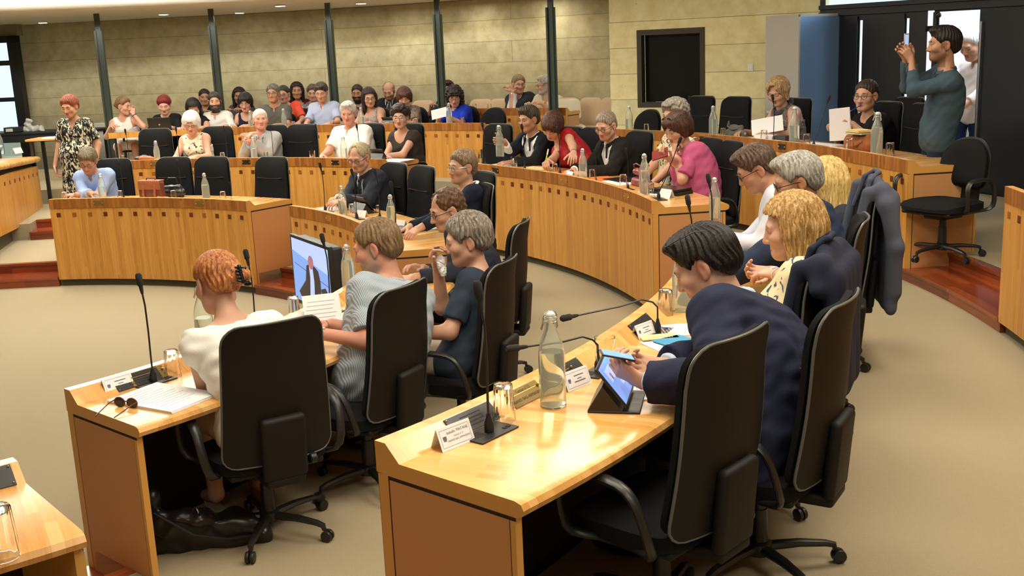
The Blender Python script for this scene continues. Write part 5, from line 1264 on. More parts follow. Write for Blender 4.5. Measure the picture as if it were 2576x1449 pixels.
m1=dict(label='standing young man in a slate blue sweater photographing with a phone held up', tier=3, head=(2372, 112), hub=(3.84, 9.72, 0), r=9.45, stand=1, hip=.97, faceabs=172, hair=('thick', (24, 19, 16), (44, 36, 30)), skin='tan', beard=((44, 34, 28), .5), look=(0, 2, 0), lod=MID, g=.96, wear=[shirt((62, 80, 92), 1.9, neck='collar', n='sweater', o=.016, loose=.05)], L=(-.05, .25, 1.58), Rt=(.07, .27, 1.60), handL=dict(d=(.1, .5, .9), p=(1, .3, 0), curl=(.5, .6, .4)), handRt=dict(d=(-.1, .5, .9), p=(-1, .3, 0), curl=(.5, .6, .4)), poleL=(-.35, .15, -1), poleRt=(.4, .15, -1), legs=TR((28, 40, 58)), hs=1.1, scale=1.08),
m2=dict(label='white-haired man in a pale shirt coming through the bright doorway', tier=3, head=(2446, 112), hub=tuple(at_d(2448, 112, 12.75)), r=None, stand=1, hs=1.25, scale=1.14, hip=.95, faceabs=205, hair=('crop', (220, 220, 218)), skin='red', look=(0, 26, 0), lod=MID, wear=[shirt((224, 216, 212), 1.5, o=.016)], Rt=(.18, .40, 1.02), L=(-.16, .34, .92), legs=TR((30, 44, 84)), eye='down', stride=1),
l0=dict(label='standing woman with short auburn hair in a black and cream leaf-print dress', tier=2, head=(175, 268), r=7.25, stand=1, hip=.86, fem=1, rh=7.28, hair=('pixie', (112, 50, 30), (150, 84, 52)), skin='tan', look=(-6, 18, 0), g=1.04, bust=.85, wear=[dict(n='dress', m=cloth((22, 20, 22), 'foliage'), sl=.78, neck='v', o=.018, loose=.0, hem=.62)], Rt=(.30, .05, .72), L=(-.28, .04, .74), handRt=dict(d=(0, .1, -1), p=(-1, 0, 0)), handL=dict(d=(0, .1, -1), p=(1, 0, 0)), legs=('bare',), turn=-8, eye='down'),
# ---- back row, seated at the long desk
e1=dict(label='woman with a bun in a sleeveless white top, hand over her mouth', tier=3, head=(312, 267), r=R3, fem=1, lod=FAR, hair=('bun', (104, 74, 48)), nape=-.055, skin='fair', look=(58, 10, 0), turn=8, wear=[shirt((228, 226, 220), 0, neck='crew', n='top')], legs=('skirt', cloth((228, 224, 216))), L=('hd', -.01, .15, -.09), Rt=(.20, .38, .84), handL=dict(d=(0, -.2, 1), p=(0, -1, 0)), poleL=(-.5, .2, -.8)),
e2=dict(label='woman with cropped dark red hair in black, working at an open laptop', tier=3, head=(413, 264), r=R3-.05, fem=1, lod=FAR, hair=('pixie', (104, 24, 22), (150, 44, 36)), skin='pale', look=(10, 22, 0), wear=[shirt((18, 17, 18), .9, neck='v', n='top')], Rt=(.14, .40, .82), L=(-.14, .40, .82), eye='down'),
e3=dict(label='woman with long straight black hair hanging over her face, looking down', tier=3, head=(487, 272), r=R3-.1, fem=1, lod=FAR, hair=('long', BLK), skin='fair', look=(16, 34, 6), wear=[shirt((24, 22, 26), .3, neck='crew', n='top')], eye='down'),
e4=dict(label='man with a big dark beard in a white shirt', tier=3, head=(540, 255), r=R3, lod=FAR, hair=('short', (52, 44, 38)), skin='fair', beard=((44, 38, 34), 1), look=(18, 6, 0), g=1.08, wear=[shirt((226, 226, 222), 1.85)], L=(-.28, .44, .80), Rt=(.14, .38, .78)),
e5=dict(label='woman with a short black fringe and glasses in a sleeveless navy top', tier=3, head=(617, 258), r=R3+.05, fem=1, lod=FAR, hair=('bobcut', (22, 18, 18)), skin='fair', look=(8, 18, 0), glasses='steel', wear=[shirt((24, 28, 46), 0, neck='scoop', n='top')], eye='down'),
e6=dict(label='grey-haired man with glasses in a dark grey polo shirt', tier=3, head=(687, 235), r=R3, lod=FAR, hair=('short', (86, 80, 72)), skin='tan', look=(4, 2, 0), glasses='metal_black', g=1.1, wear=[shirt((84, 82, 74), .75)]),
e7=dict(label='smiling woman with dark tied hair in a coral cardigan', tier=3, head=(713, 238), r=R3+.45, fem=1, lod=FAR, hair=('sleek', (36, 28, 26)), skin='fair', look=(8, 6, 0), glasses='metal_black', wear=[shirt((222, 84, 62), .86, neck='v', n='cardigan')], rh=R3+.5, da=-1.2),
e9=dict(label='dark-haired man in a light blue short-sleeved shirt, writing', tier=3, head=(808, 232), r=R3-.05, lod=FAR, hair=('thick', (52, 46, 42), (110, 104, 98)), skin='fair', look=(12, 20, 0), g=1.14, wear=[shirt((172, 184, 214), .8, o=.016)], eye='down', L=(-.24, .38, .78)),
e12=dict(label='woman with long dark hair and glasses in a grey sequinned sleeveless top', tier=3, head=(929, 246), r=R3-.03, fem=1, lod=FAR, hair=('long', (40, 26, 24)), skin='fair', look=(34, 12, 4), glasses='metal_black', wear=[shirt((140, 130, 124), .0, 'sequin', neck='scoop', n='top')], eye='down', g=1.05),
e14=dict(label='woman with brown hair tied low in a mottled brown blouse, reading', tier=3, head=(1017, 245), r=R3, fem=1, lod=FAR, hair=('bobcut', (74, 42, 34)), skin='fair', look=(26, 26, 0), wear=[shirt((120, 104, 90), .7, 'mottle', neck='v', n='blouse')], eye='down'),
e15=dict(label='woman with dark curly hair and glasses in a bright blue top, reading a leaflet', tier=3, head=(1143, 243), r=R3, fem=1, lod=FAR, hair=('curlylong', (34, 24, 24)), skin='fair', look=(28, 22, 0), glasses='metal_black', g=1.08, wear=[shirt((28, 50, 168), .8, neck='crew', n='top')], eye='down', L=(-.06, .38, .86), Rt=(.10, .38, .87)),
# ---- along the wall
e8=dict(label='young woman with long dark hair in a dark red top, against the wall', tier=4, head=(747, 229), r=11.75, fem=1, lod=FAR, hair=('long', (26, 18, 18)), skin='tan', look=(18, 2, 0), wear=[shirt((98, 22, 30), .9, neck='wide', n='top')]),
e10=dict(label='person by the wall mostly hidden behind the man in light blue', tier=4, head=(787, 234), r=11.7, lod=FAR, hair=('short', (84, 70, 56)), skin='fair', look=(14, 10, 0), wear=[shirt((120, 128, 140), .8)]),
e11=dict(label='man with a black beard in a blue-grey shirt, against the wall', tier=4, head=(899, 234), r=11.6, lod=FAR, hair=('crop', (44, 36, 32)), skin='tan', beard=((26, 22, 22), 1), look=(10, 10, 0), wear=[shirt((140, 152, 168), 1.2)], eye='down'),
e13=dict(label='balding red-bearded man in a dark suit with tie, against the wall', tier=4, head=(978, 229), r=11.5, lod=FAR, hair=('ring', (150, 108, 76)), skin='fair', beard=((122, 74, 46), .8), look=(8, 24, 0), g=1.06, wear=[shirt((200, 206, 216), 1.9), jacket((30, 32, 40))], tie=cloth((60, 62, 70)), eye='down', L=(-.06, .34, .66), Rt=(.06, .34, .66)),
e16=dict(label='person in dark blue by the wall, half hidden by the steel post and curly hair', tier=4, head=(1127, 226), r=11.4, lod=FAR, hair=('thick', (30, 24, 24)), skin='tan', look=(20, 6, 0), wear=[shirt((34, 46, 66), 1.2)]),
e19=dict(label='young dark-haired woman by the wall behind the bearded man in white', tier=4, head=(515, 245), r=11.9, fem=1, lod=FAR, hair=('sleek', (36, 28, 26)), skin='tan', look=(16, 4, 0), wear=[shirt((40, 36, 40), .0, neck='crew', n='top')]),
e20=dict(label='long-haired woman by the wall behind the woman with a short black fringe', tier=4, head=(602, 242), r=11.85, fem=1, lod=FAR, hair=('long', (28, 20, 20)), skin='tan', look=(12, 4, 0), wear=[shirt((70, 68, 72), .6, neck='crew', n='top')]),
e17=dict(label='man with glasses in a dark suit, hands clasped, turned to his neighbour', tier=4, head=(1305, 212), r=11.15, lod=FAR, rh=11.32, hair=('short', (120, 98, 72)), skin='fair', look=(46, 6, 0), glasses='metal_black', wear=[shirt((206, 216, 228), 1.95), jacket((40, 42, 50))], L=(.06, .30, .99), Rt=(.02, .28, .98), handL=dict(d=(.4, .2, .8), p=(1, 0, .1), curl=(.7, .8, .5)), handRt=dict(d=(-.4, .2, .8), p=(-1, 0, .1), curl=(.7, .8, .5))),
e18=dict(label='grey-haired bearded man in a beige shirt behind the rightmost post', tier=4, head=(1369, 215), r=11.18, lod=FAR, rh=11.3, hair=('thick', (150, 146, 136)), skin='fair', beard=((176, 170, 160), .8), look=(-42, 4, 0), glasses='metal_black', wear=[shirt((210, 198, 172), .8, o=.018, loose=.05)]),
)
for key, sp in PEOPLE.items():
    if key == 'm2':
        hb = sp['hub']; sp['hub'] = (hb[0], hb[1], 0); hp_ = at_d(2442, 112, 12.7); sp['r'] = rad_of(hp_)
    person(sp)
# ------------------------------------------------------------------ things on the desks
ZT = [0]+[T[k]+TOP+.0005 for k in (1, 2, 3)]+[T[4]+TOP-.0395]
RR = {1: RING[1], 2: RING[2], 3: RING[3], 4: 10.62, '2w': RING[2]-.1, '3b': 9.28}
def spot(u, v, k, dr=None):
    "a point on a desk top: dr None -> where the pixel ray meets the top, else that far behind the front edge"
    kk = int(str(k)[0])
    if dr is None: return at(u, v, ZT[kk])
    p = at_r(u, v, RR[k]+dr); return Vector((p.x, p.y, ZT[kk]))
def out(p): return rad(ang(p))            # yaw of the outward direction
PROTO = {}
def inst(key, make, name, p, rz, label, cat, group, sc=1):
    e = empty(name, p, rz, label, cat, group); e.scale = (sc,)*3
    if key not in PROTO: make(e); PROTO[key] = e
    else:
        for ch in list(PROTO[key].children): dup(ch, parent=e)
    return e
def mk_bottle(level):
    def f(e):
        pr = [(0, 0), (.046, 0), (.05, .006), (.05, .19), (.0485, .215), (.043, .245), (.034, .272), (.026, .293), (.0215, .308), (.0205, .334), (.025, .336), (.025, .348), (.019, .35)]
        inn = [(.0165, .35), (.0175, .31), (.0225, .293), (.031, .271), (.040, .244), (.0455, .214), (.047, .19), (.047, .010), (0, .012)]
        b = MB(); b.lathe(pr+inn, 28, cap=False); b.build('glass_body', 'glass_green', e, sharp=60)
        wl = [(0, .0125), (.0465, .0125)]
        for r, z in [(.0465, .19), (.0450, .214), (.0395, .244), (.0295, .274), (.0195, .30)]:
            if z <= level: wl.append((r, z))
        r_ = np.interp(level, [.19, .214, .244, .274, .30], [.0465, .045, .0395, .0295, .0195]); wl += [(r_, level), (0, level)]
        b = MB(); b.lathe(wl, 24, cap=False); b.build('water', 'water', e)
        b = MB(); b.ball((0, 0, .357), (.0185, .0185, .011), 14); b.lathe([(.015, .346), (.019, .351), (.019, .356)], 14); b.build('stopper', 'white_plastic', e)
        b = MB()
        for s in (-1, 1):
            b.tube([(s*.004, .0, .370), (s*.021, 0, .362), (s*.029, .002, .346), (s*.029, .004, .328), (s*.036, .010, .305), (s*.033, .012, .297), (s*.027, .008, .316), (s*.0225, .0, .332)], .0021, 6)
        b.tube([(.0225*cos(t), .0225*sin(t), .330) for t in np.linspace(0, 2*pi, 17)[:-1]], .0021, 6, close=True); b.build('wire_bail', 'steel', e)
    return f
def mk_glass(inv, water=0):
    def f(e):
        h, r0, r1 = .118, .0275, .0345        # foot, rim
        pr = [(0, .0), (r0-.002, 0), (r0, .003)]+[(r0+(r1-r0)*t, .003+(h-.003)*t) for t in (.15, .3, .5, .58, .7, 1)]
        inn = [(r-.0022, z) for r, z in pr[::-1][:-2]]+[(r0-.003, .014), (0, .014)]
        q = pr+inn
        if inv: q = [(r, h-z) for r, z in q][::-1]
        n = len(pr); b = MB(); b.lathe(q, 40, cap=False, lobes=(10, .06, len(q)-8 if inv else 2, len(q)-3 if inv else 6)); b.build('tumbler', 'glass', e, sharp=70)
        if water and not inv: b = MB(); b.lathe([(0, .0145), (r0-.003, .0145), (r0+(r1-r0)*.45-.0026, .052), (0, .052)], 24, cap=False); b.build('water', 'water', e)
    return f
def mk_mic(path, plate=True):
    def f(e):
        if plate:
            b = MB(); b.rbox((0, 0, .003), (.10, .19, .006), .002)
            for i in range(5):
                for j in range(5): b.box((-.03+i*.009, -.075+j*.012, .0063), (.006, .008, .0008), mi=1)
            b.box((.02, .055, .0068), (.012, .014, .002), mi=1); b.box((.02, .075, .0068), (.012, .014, .002), mi=1); b.build('base_plate', ['metal_black', 'groove'], e, smooth=False)
        b = MB(); b.lathe([(.0, .004), (.016, .005), (.016, .035), (.009, .055), (.006, .07), (0, .072)], 16); b.build('stem_socket', 'metal_black', e)
        P = [Vector(p) for p in path]; b = MB(); b.tube(P, .0042, 8); b.build('gooseneck', 'metal_black', e)
        d = (P[-1]-P[-2]).normalized(); a = P[-1]
        b = MB(); b.tube([a-d*.012, a+d*.01], .0075, 10); b.build('red_ring', 'ring_red', e)
        b = MB(); b.tube([a-d*.03, a-d*.012, a+d*.006, a+d*.012, a+d*.055, a+d*.064], [.006, .0085, .0095, .0145, .0150, .009], 12); b.build('capsule_head', 'foam_black', e)
    return f
mat('ring_red', (.35, .02, .015), .4); mat('foam_black', (.012, .012, .013), .9)
UP = [(0, 0, .06), (0, 0, .12), (.004, 0, .24), (.002, 0, .36), (-.012, 0, .445)]
SHORT = [(0, 0, .06), (0, 0, .12), (.002, 0, .20), (.004, 0, .28)]
def bottle(u, v, k, lab, dr=None, sc=.86, level=.214): return inst('bot%s' % level, mk_bottle(level), 'swing_top_bottle', spot(u, v, k, dr), random.uniform(0, 3), lab, 'bottle', 'water bottles on the desks', sc)
def tumbler(u, v, k, lab, dr=None, inv=True, sc=1.0, water=0): return inst('gl%s%s' % (inv, water), mk_glass(inv, water), 'drinking_glass', spot(u, v, k, dr), random.uniform(0, 3), lab, 'glass', 'drinking glasses on the desks', sc)
def mic(u, v, k, lab, dr=.16, key='up', path=UP, rz=0, sc=1.0):
    p = spot(u, v, k, dr); return inst('mic'+key, mk_mic(path), 'microphone', p, out(p)+rz, lab, 'microphone', 'gooseneck microphones on the desks', sc)
for a in [
 (1392, 1021, 2, 'swing-top water bottle nearest the viewer, beside the tablet', None, 1.0, .214),
 (1716, 782, 2, 'water bottle under the face of the man in the navy blazer', None, .95, .19),
 (1798, 552, 2, 'water bottle at the far end of the foreground desk, top showing past the microphones', None, .86, .19),
 (520, 884, 1, 'water bottle half hidden behind the head of the woman in the white blouse', None, 1.0, .19),
 (880, 738, 1, 'water bottle just left of the face of the man in blue stripes', None, .9, .244),
 (862, 520, 1, 'water bottle before the older man in the dark suit', .17, .82, .19),
 (986, 566, 1, 'water bottle beside the closed black laptop', .25, .86, .244),
 (259, 497, 1, 'water bottle in front of the man with folded arms', .2, .86, .19),
 (519, 497, 1, 'tall water bottle alone on the right half of the left desk', .2, .86, .214),
 (396, 402, '2w', 'water bottle in front of the empty chair left of the white-haired woman', .2, .80, .214),
 (640, 396, '2w', 'water bottle in front of the man in the grey suit', .2, .84, .19),
 (866, 394, '2w', 'water bottle with wire stopper before the big man in white', .2, .84, .19),
 (1467, 442, 2, 'water bottle beside the orange folder on the red-top woman\'s desk', .2, .84, .19),
 (1622, 487, 2, 'full water bottle before the woman in pink', .2, .98, .214),
 (1583, 320, 3, 'dark-looking bottle in front of the low chair under the recessed display', .2, .9, .19),
 (1794, 333, 3, 'water bottle left of the grey fabric bag', .2, .98, .214),
 (1998, 356, 3, 'water bottle right of the woman reading a folder', .2, 1.06, .19),
 (2205, 383, 3, 'water bottle beside the brown bag', .2, 1.08, .244),
 (716, 320, '3b', 'water bottle in front of the man in the grey polo', .2, .84, .19),
 (1131, 311, '3b', 'water bottle in front of the curly-haired woman in blue', .2, .92, .244),
 (632, 322, '3b', 'water bottle beside the woman with the short black fringe', .2, .8, .19),
 (910, 314, '3b', 'water bottle between the light blue shirt and the sequinned top', .2, .8, .19),
 (4, 388, 2, 'water bottle on the tribune at the left edge of the view', None, 1.0, .19)]:
    bottle(*a[:4], dr=a[4], sc=a[5], level=a[6])
for a in [
 (1269, 1058, 2, 'upturned ribbed glass beside the nearest microphone', None, True, 1.2),
 (1523, 935, 2, 'clear upright glass behind the tablet', None, False, 1.25),
 (1674, 792, 2, 'upturned ribbed glass before the bottle under the bowed man\'s face', None, True, 1.1),
 (437, 948, 1, 'upturned glass left of the woman in the white blouse', None, True, 1.18),
 (741, 798, 1, 'upturned glass beside the paper held by the man in blue stripes', None, True, 1.1),
 (886, 541, 1, 'upturned glass beside the tablet of the older man in the dark suit', .25, True, 1),
 (952, 548, 1, 'small glass in the middle of the desk behind the monitor', .5, True, .7),
 (163, 500, 1, 'upturned glass at the left end of the left desk', .2, True, 1),
 (303, 498, 1, 'upturned glass right of the man with folded arms', .2, True, 1),
 (437, 497, 1, 'upturned glass right of the brown satchel', .2, True, 1),
 (561, 497, 1, 'upturned glass right of the tall bottle on the left desk', .2, True, 1),
 (309, 402, '2w', 'upturned glass left of the leather bag on the middle desk', .2, True, 1),
 (560, 395, '2w', 'upturned glass right of the white-haired woman', .2, True, 1),
 (669, 394, '2w', 'upturned glass right of the grey suit\'s bottle', .2, True, 1),
 (786, 394, '2w', 'upright glass of water in front of the empty chair left of the man in white', .2, False, 1.1, 1),
 (1204, 404, 2, 'upright glass at the far end of the red-top woman\'s desk', .3, False, 1.5, 1),
 (1294, 412, 2, 'upright glass of water before the man holding a bottle', .25, False, 1.15, 1),
 (1396, 432, 2, 'upturned glass beside the writing hand of the woman in red', .2, True, 1),
 (1490, 448, 2, 'upturned glass in front of the man in the black blazer', .2, True, 1),
 (1568, 467, 2, 'upturned glass beside the red handbag', .2, True, 1.1),
 (1637, 486, 2, 'upturned glass right of the full bottle before the woman in pink', .2, True, 1),
 (1626, 320, 3, 'upturned glass in front of the low chair under the recessed display', .2, True, 1),
 (1819, 337, 3, 'upturned glass beside the grey fabric bag', .2, True, 1),
 (1922, 349, 3, 'upturned glass before the woman reading a folder', .2, True, 1.1),
 (2029, 359, 3, 'upturned glass left of the held-up papers', .2, True, 1.1),
 (2137, 376, 3, 'upturned glass in front of the brown bag', .18, True, 1.2),
 (2238, 390, 3, 'upturned glass at the right end of the raised desk', .2, True, 1.2),
 (738, 319, '3b', 'glass beside the coral cardigan', .2, True, .95),
 (836, 316, '3b', 'upright glass before the man in light blue', .2, False, .95, 1),
 (1046, 311, '3b', 'upturned glass before the woman in the mottled blouse', .2, True, .95),
 (1164, 310, '3b', 'upturned glass right of the woman in blue', .2, True, 1.05),
 (1195, 283, 4, 'upturned glass at the left end of the small wall desk', .2, True, 1),
 (1232, 282, 4, 'upturned glass left of the man with clasped hands', .2, True, 1),
 (8, 1402, 2, 'upturned glass on the desk corner at lower left', None, True, 1.3)]:
    tumbler(*a[:4], dr=a[4], inv=a[5], sc=a[6], water=a[7] if len(a) > 7 else 0)
# microphones
def bent(base, head, k, rise):
    "gooseneck that rises, then bends over toward the point head"
    e_ = out(base); inv = Matrix.Rotation(-e_, 3, 'Z'); h = inv@(head-base)
    top = Vector((0, 0, rise)); c = Vector((h.x*.25, h.y*.25, rise+.04)); return [(0, 0, .05), (0, 0, .09), tuple(top.lerp(Vector((0, 0, .05)), .35)), tuple(Vector((h.x*.06, h.y*.06, rise*.93))), tuple(Vector((h.x*.2, h.y*.2, rise+.012))), tuple(Vector((h.x*.45, h.y*.45, rise*.6+h.z*.4))), tuple(h)]
for a in [
 (1231, 1090, 2, 'gooseneck microphone nearest the viewer, upright on its black plate', None, 1.08),
 (387, 962, 1, 'upright gooseneck microphone left of the woman in the white blouse', None, 1.08),
 (646, 850, 1, 'upright gooseneck microphone between the white blouse and the striped shirt', None, 1.0),
 (833, 790, 1, 'upright gooseneck microphone rising past the monitor\'s right edge', None, .98),
 (190, 500, 1, 'microphone at the left end of the left desk', .2, .5),
 (312, 497, 1, 'gooseneck microphone right of the man with folded arms', .2, .92),
 (458, 497, 1, 'gooseneck microphone right of the brown satchel', .2, .92),
 (582, 498, 1, 'short microphone at the right end of the left desk', .2, .45),
 (818, 527, 1, 'gooseneck microphone left of the older man in the dark suit', .2, .98),
 (898, 552, 1, 'gooseneck microphone under the chin of the older man in the dark suit', .2, .95),
 (957, 566, 1, 'thin gooseneck microphone left of the bottle by the closed laptop', .35, .95),
 (998, 602, 1, 'gooseneck microphone at the near end of the monitor-side desk', .2, .95),
 (325, 402, '2w', 'gooseneck microphone left of the empty chair at the middle desk', .2, .92),
 (452, 400, '2w', 'gooseneck microphone left of the white-haired woman', .2, .92),
 (572, 396, '2w', 'gooseneck microphone right of the white-haired woman', .2, .92),
 (688, 395, '2w', 'gooseneck microphone right of the man in the grey suit', .2, .92),
 (802, 395, '2w', 'gooseneck microphone left of the big man in white', .2, .92),
 (905, 396, '2w', 'gooseneck microphone in front of the big man in white', .2, .92),
 (1221, 409, 2, 'gooseneck microphone at the far end of the red-top woman\'s desk', .2, 1.0),
 (1320, 422, 2, 'gooseneck microphone before the face of the man holding a bottle', .2, 1.0),
 (1409, 437, 2, 'gooseneck microphone before the woman in the red top', .2, 1.0),
 (1500, 458, 2, 'gooseneck microphone left of the man in the black blazer', .2, .62),
 (1580, 476, 2, 'gooseneck microphone beside the red handbag', .2, .75),
 (1740, 715, 2, 'left of the two tall microphones above the bowed man\'s head', None, .98),
 (1790, 640, 2, 'right of the two tall microphones above the bowed man\'s head', None, 1.0),
 (1738, 338, 3, 'gooseneck microphone against the recessed display', .2, .92),
 (1946, 352, 3, 'gooseneck microphone before the face of the woman reading a folder', .2, 1.0)]:
    u, v, k, lab, dr, sc = a
    mic(u, v, k, lab, dr, sc=sc)
for i, (bu, bv, bz, hu, hv, k, zh, rise, lab) in enumerate([
  (1655, 838, 0, 1440, 796, 2, .17, .165, 'gooseneck microphone bent far over to the left beyond the clear glass'),
  (1505, 935, 0, 1310, 874, 2, .165, .15, 'gooseneck microphone bent over to the left behind the swing-top bottle')]):
    b0 = spot(bu, bv, k); hd = at(hu, hv, ZT[k]+zh)
    inst('mb%d' % i, mk_mic(bent(b0, hd, k, rise)), 'microphone', b0, out(b0), lab, 'microphone', 'gooseneck microphones on the desks')
for i, (bu, bv, hu, hv, k, r0, lab) in enumerate([
  (1657, 504, 1707, 362, 2, .2, 'slanted gooseneck microphone pulled to the mouth of the woman in pink'),
  (2047, 364, 2082, 256, 3, .2, 'slanted gooseneck microphone before the held-up papers')]):
    b0 = spot(bu, bv, k, r0); hd = at_r(hu, hv, RR[k]+r0+.12); e_ = out(b0); h = Matrix.Rotation(-e_, 3, 'Z')@(hd-b0)
    inst('ms%d' % i, mk_mic([(0, 0, .05), tuple(h*.3+Vector((0, 0, .02))), tuple(h*.65+Vector((0, 0, .01))), tuple(h)]), 'microphone', b0, e_, lab, 'microphone', 'gooseneck microphones on the desks')
# ---- tent name cards
def text_mesh(body, size, name, m, parent, M4, align='CENTER'):
    cu = bpy.data.curves.new('txt', 'FONT'); cu.body = body; cu.size = size; cu.align_x = align; cu.align_y = 'CENTER'; cu.resolution_u = 2
    to = bpy.data.objects.new('txt', cu); COL.objects.link(to); bpy.context.view_layer.update()
    me = bpy.data.meshes.new_from_object(to); bpy.data.objects.remove(to); bpy.data.curves.remove(cu)
    me.transform(M4); me.materials.append(MATS[m]); o = bpy.data.objects.new(name, me); COL.objects.link(o); o.parent = parent; return o
def card(u, v, k, lab, dr=None, rz=0, lines=None, sc=1, flat=False, size=(.155, .075)):
    p = spot(u, v, k, dr); e = empty('name_card', p, out(p)+rz, lab, 'card', 'tent name cards'); e.scale = (sc,)*3
    w, h = size; dy = .03
    if flat: b = MB(); b.box((0, 0, .004), (h, w, .008)); b.build('card', 'paper', e, smooth=False); return e
    # readable face looks outward (+x, to the sitter)
    t = .0009; b = MB(); n = Vector((h*.93, 0, dy)).normalized()
    for s in (1, -1):
        q = [Vector((s*dy, -w/2, 0)), Vector((s*dy, w/2, 0)), Vector((0, w/2, h)), Vector((0, -w/2, h))]
        b.prism(q, Vector((s*n.x, 0, n.z))*t)
    b.build('card', 'paper', e, smooth=False)
    upv = Vector((-dy, 0, h)).normalized(); rgt = Vector((0, 1, 0)); nn = rgt.cross(upv)
    M4 = Matrix((rgt, upv, nn)).transposed().to_4x4(); c = Vector((dy/2, 0, h/2))+nn*.0016
    b = MB()
    def strip(x, y, w_, h_): b.add([c+rgt*(x+sx*w_/2)+upv*(y+sy*h_/2) for sx, sy in ((-1, -1), (1, -1), (1, 1), (-1, 1))], [(0, 1, 2, 3)])
    for x, y, w_, h_ in ((0, h*.40, w*.88, .0009), (0, -h*.40, w*.88, .0009), (w*.44, 0, .0009, h*.8), (-w*.44, 0, .0009, h*.8)): strip(x, y, w_, h_)
    cx_ = -w*.33
    strip(cx_, .002, .016, .012); strip(cx_, -.007, .013, .004)
    if lines is None:
        strip(.012, .014, .06, .004); strip(.012, 0, .028, .003); strip(.012, -.011, .07, .004)
    b.build('printed_frame', 'ink', e, smooth=False)
    if lines:
        for (s_, y, z) in lines:
            M5 = Matrix.Translation(c+rgt*.012+upv*y+nn*.0004)@M4; text_mesh(s_, z, 'lettering', 'ink', e, M5)
    return e
card(1140, 1118, 2, 'white tent name card at the near end of the foreground desk', rz=rad(-4), lines=[('Isabelle TINTANE', .016, .0135), ('Canton n\u00b012', .001, .009), ('GRAND BAS ARMAGNAC', -.012, .0095)])
card(1446, 972, 2, 'white tent name card between the swing-top bottle and the tablet', rz=rad(-10), sc=.95)
card(1618, 846, 2, 'white tent name card beside the brochures', rz=rad(-16), sc=.85)
card(296, 982, 1, 'white tent name card left of the woman in the white blouse', rz=rad(0), sc=1.0)
card(1677, 507, 2, 'small tent name card at the near end of the red-top woman\'s desk', .3, rad(20), sc=.95)
card(1435, 441, 2, 'tent name card beside the bottle of the woman in red', .2, 0, sc=.8)
card(912, 551, 1, 'tent name card beside the microphone of the older man in the dark suit', .3, rad(20), sc=.8)
card(1010, 612, 1, 'tent name card at the near end of the monitor-side desk', .35, rad(30), sc=.9)
card(44, 386, 2, 'tent name card on the tribune at far left', None, rad(60), sc=1.2)
for u, v, k, l in [(224, 500, 1, 'flat white card before the man with folded arms'), (352, 497, 1, 'flat white card left of the brown satchel'), (488, 497, 1, 'flat white card left of the tall bottle on the left desk'), (608, 501, 1, 'flat white card at the right end of the left desk'), (1968, 354, 3, 'flat white card before the woman reading a folder')]:
    card(u, v, k, l, .16, 0, flat=True, size=(.17, .05))
# ---- papers, folders
def paper(u, v, k, lab, dr=None, rz=0, size=(.21, .297), m='paper', h=.004, lines=True, name='paper_sheet', cat='paper', lift=0):
    p = spot(u, v, k, dr)+Vector((0, 0, lift)); e = empty(name, p, out(p)+rad(rz), lab, cat, 'papers on the desks'); b = MB()
    n = max(1, int(h/.004))
    for i in range(n): b.box((random.uniform(-.004, .004)*(n > 1), random.uniform(-.004, .004)*(n > 1), h*(i+.5)/n), (size[1], size[0], h/n*.94), Matrix.Rotation(random.uniform(-.03, .03)*(n > 1), 3, 'Z'))
    b.build('sheets' if n > 1 else 'sheet', m, e, smooth=False)
    if lines:
        b = MB(); r = random.Random(lab)
        for i in range(11):
            x = -size[1]*.38+i*size[1]*.07; w = size[0]*(.5+.3*r.random()); b.box((x, -size[0]*.4+w/2, h+.0004), (.0035, w, .0006))
        b.build('printed_lines', 'ink_pale', e, smooth=False)
    return e
mat('ink_pale', (.45, .46, .5), .8); mat('orange_card', srgb(226, 110, 44), .7); mat('manila', srgb(236, 206, 140), .75); mat('blue_card', srgb(30, 140, 186), .5); mat('teal_cover', srgb(90, 150, 156), .5)
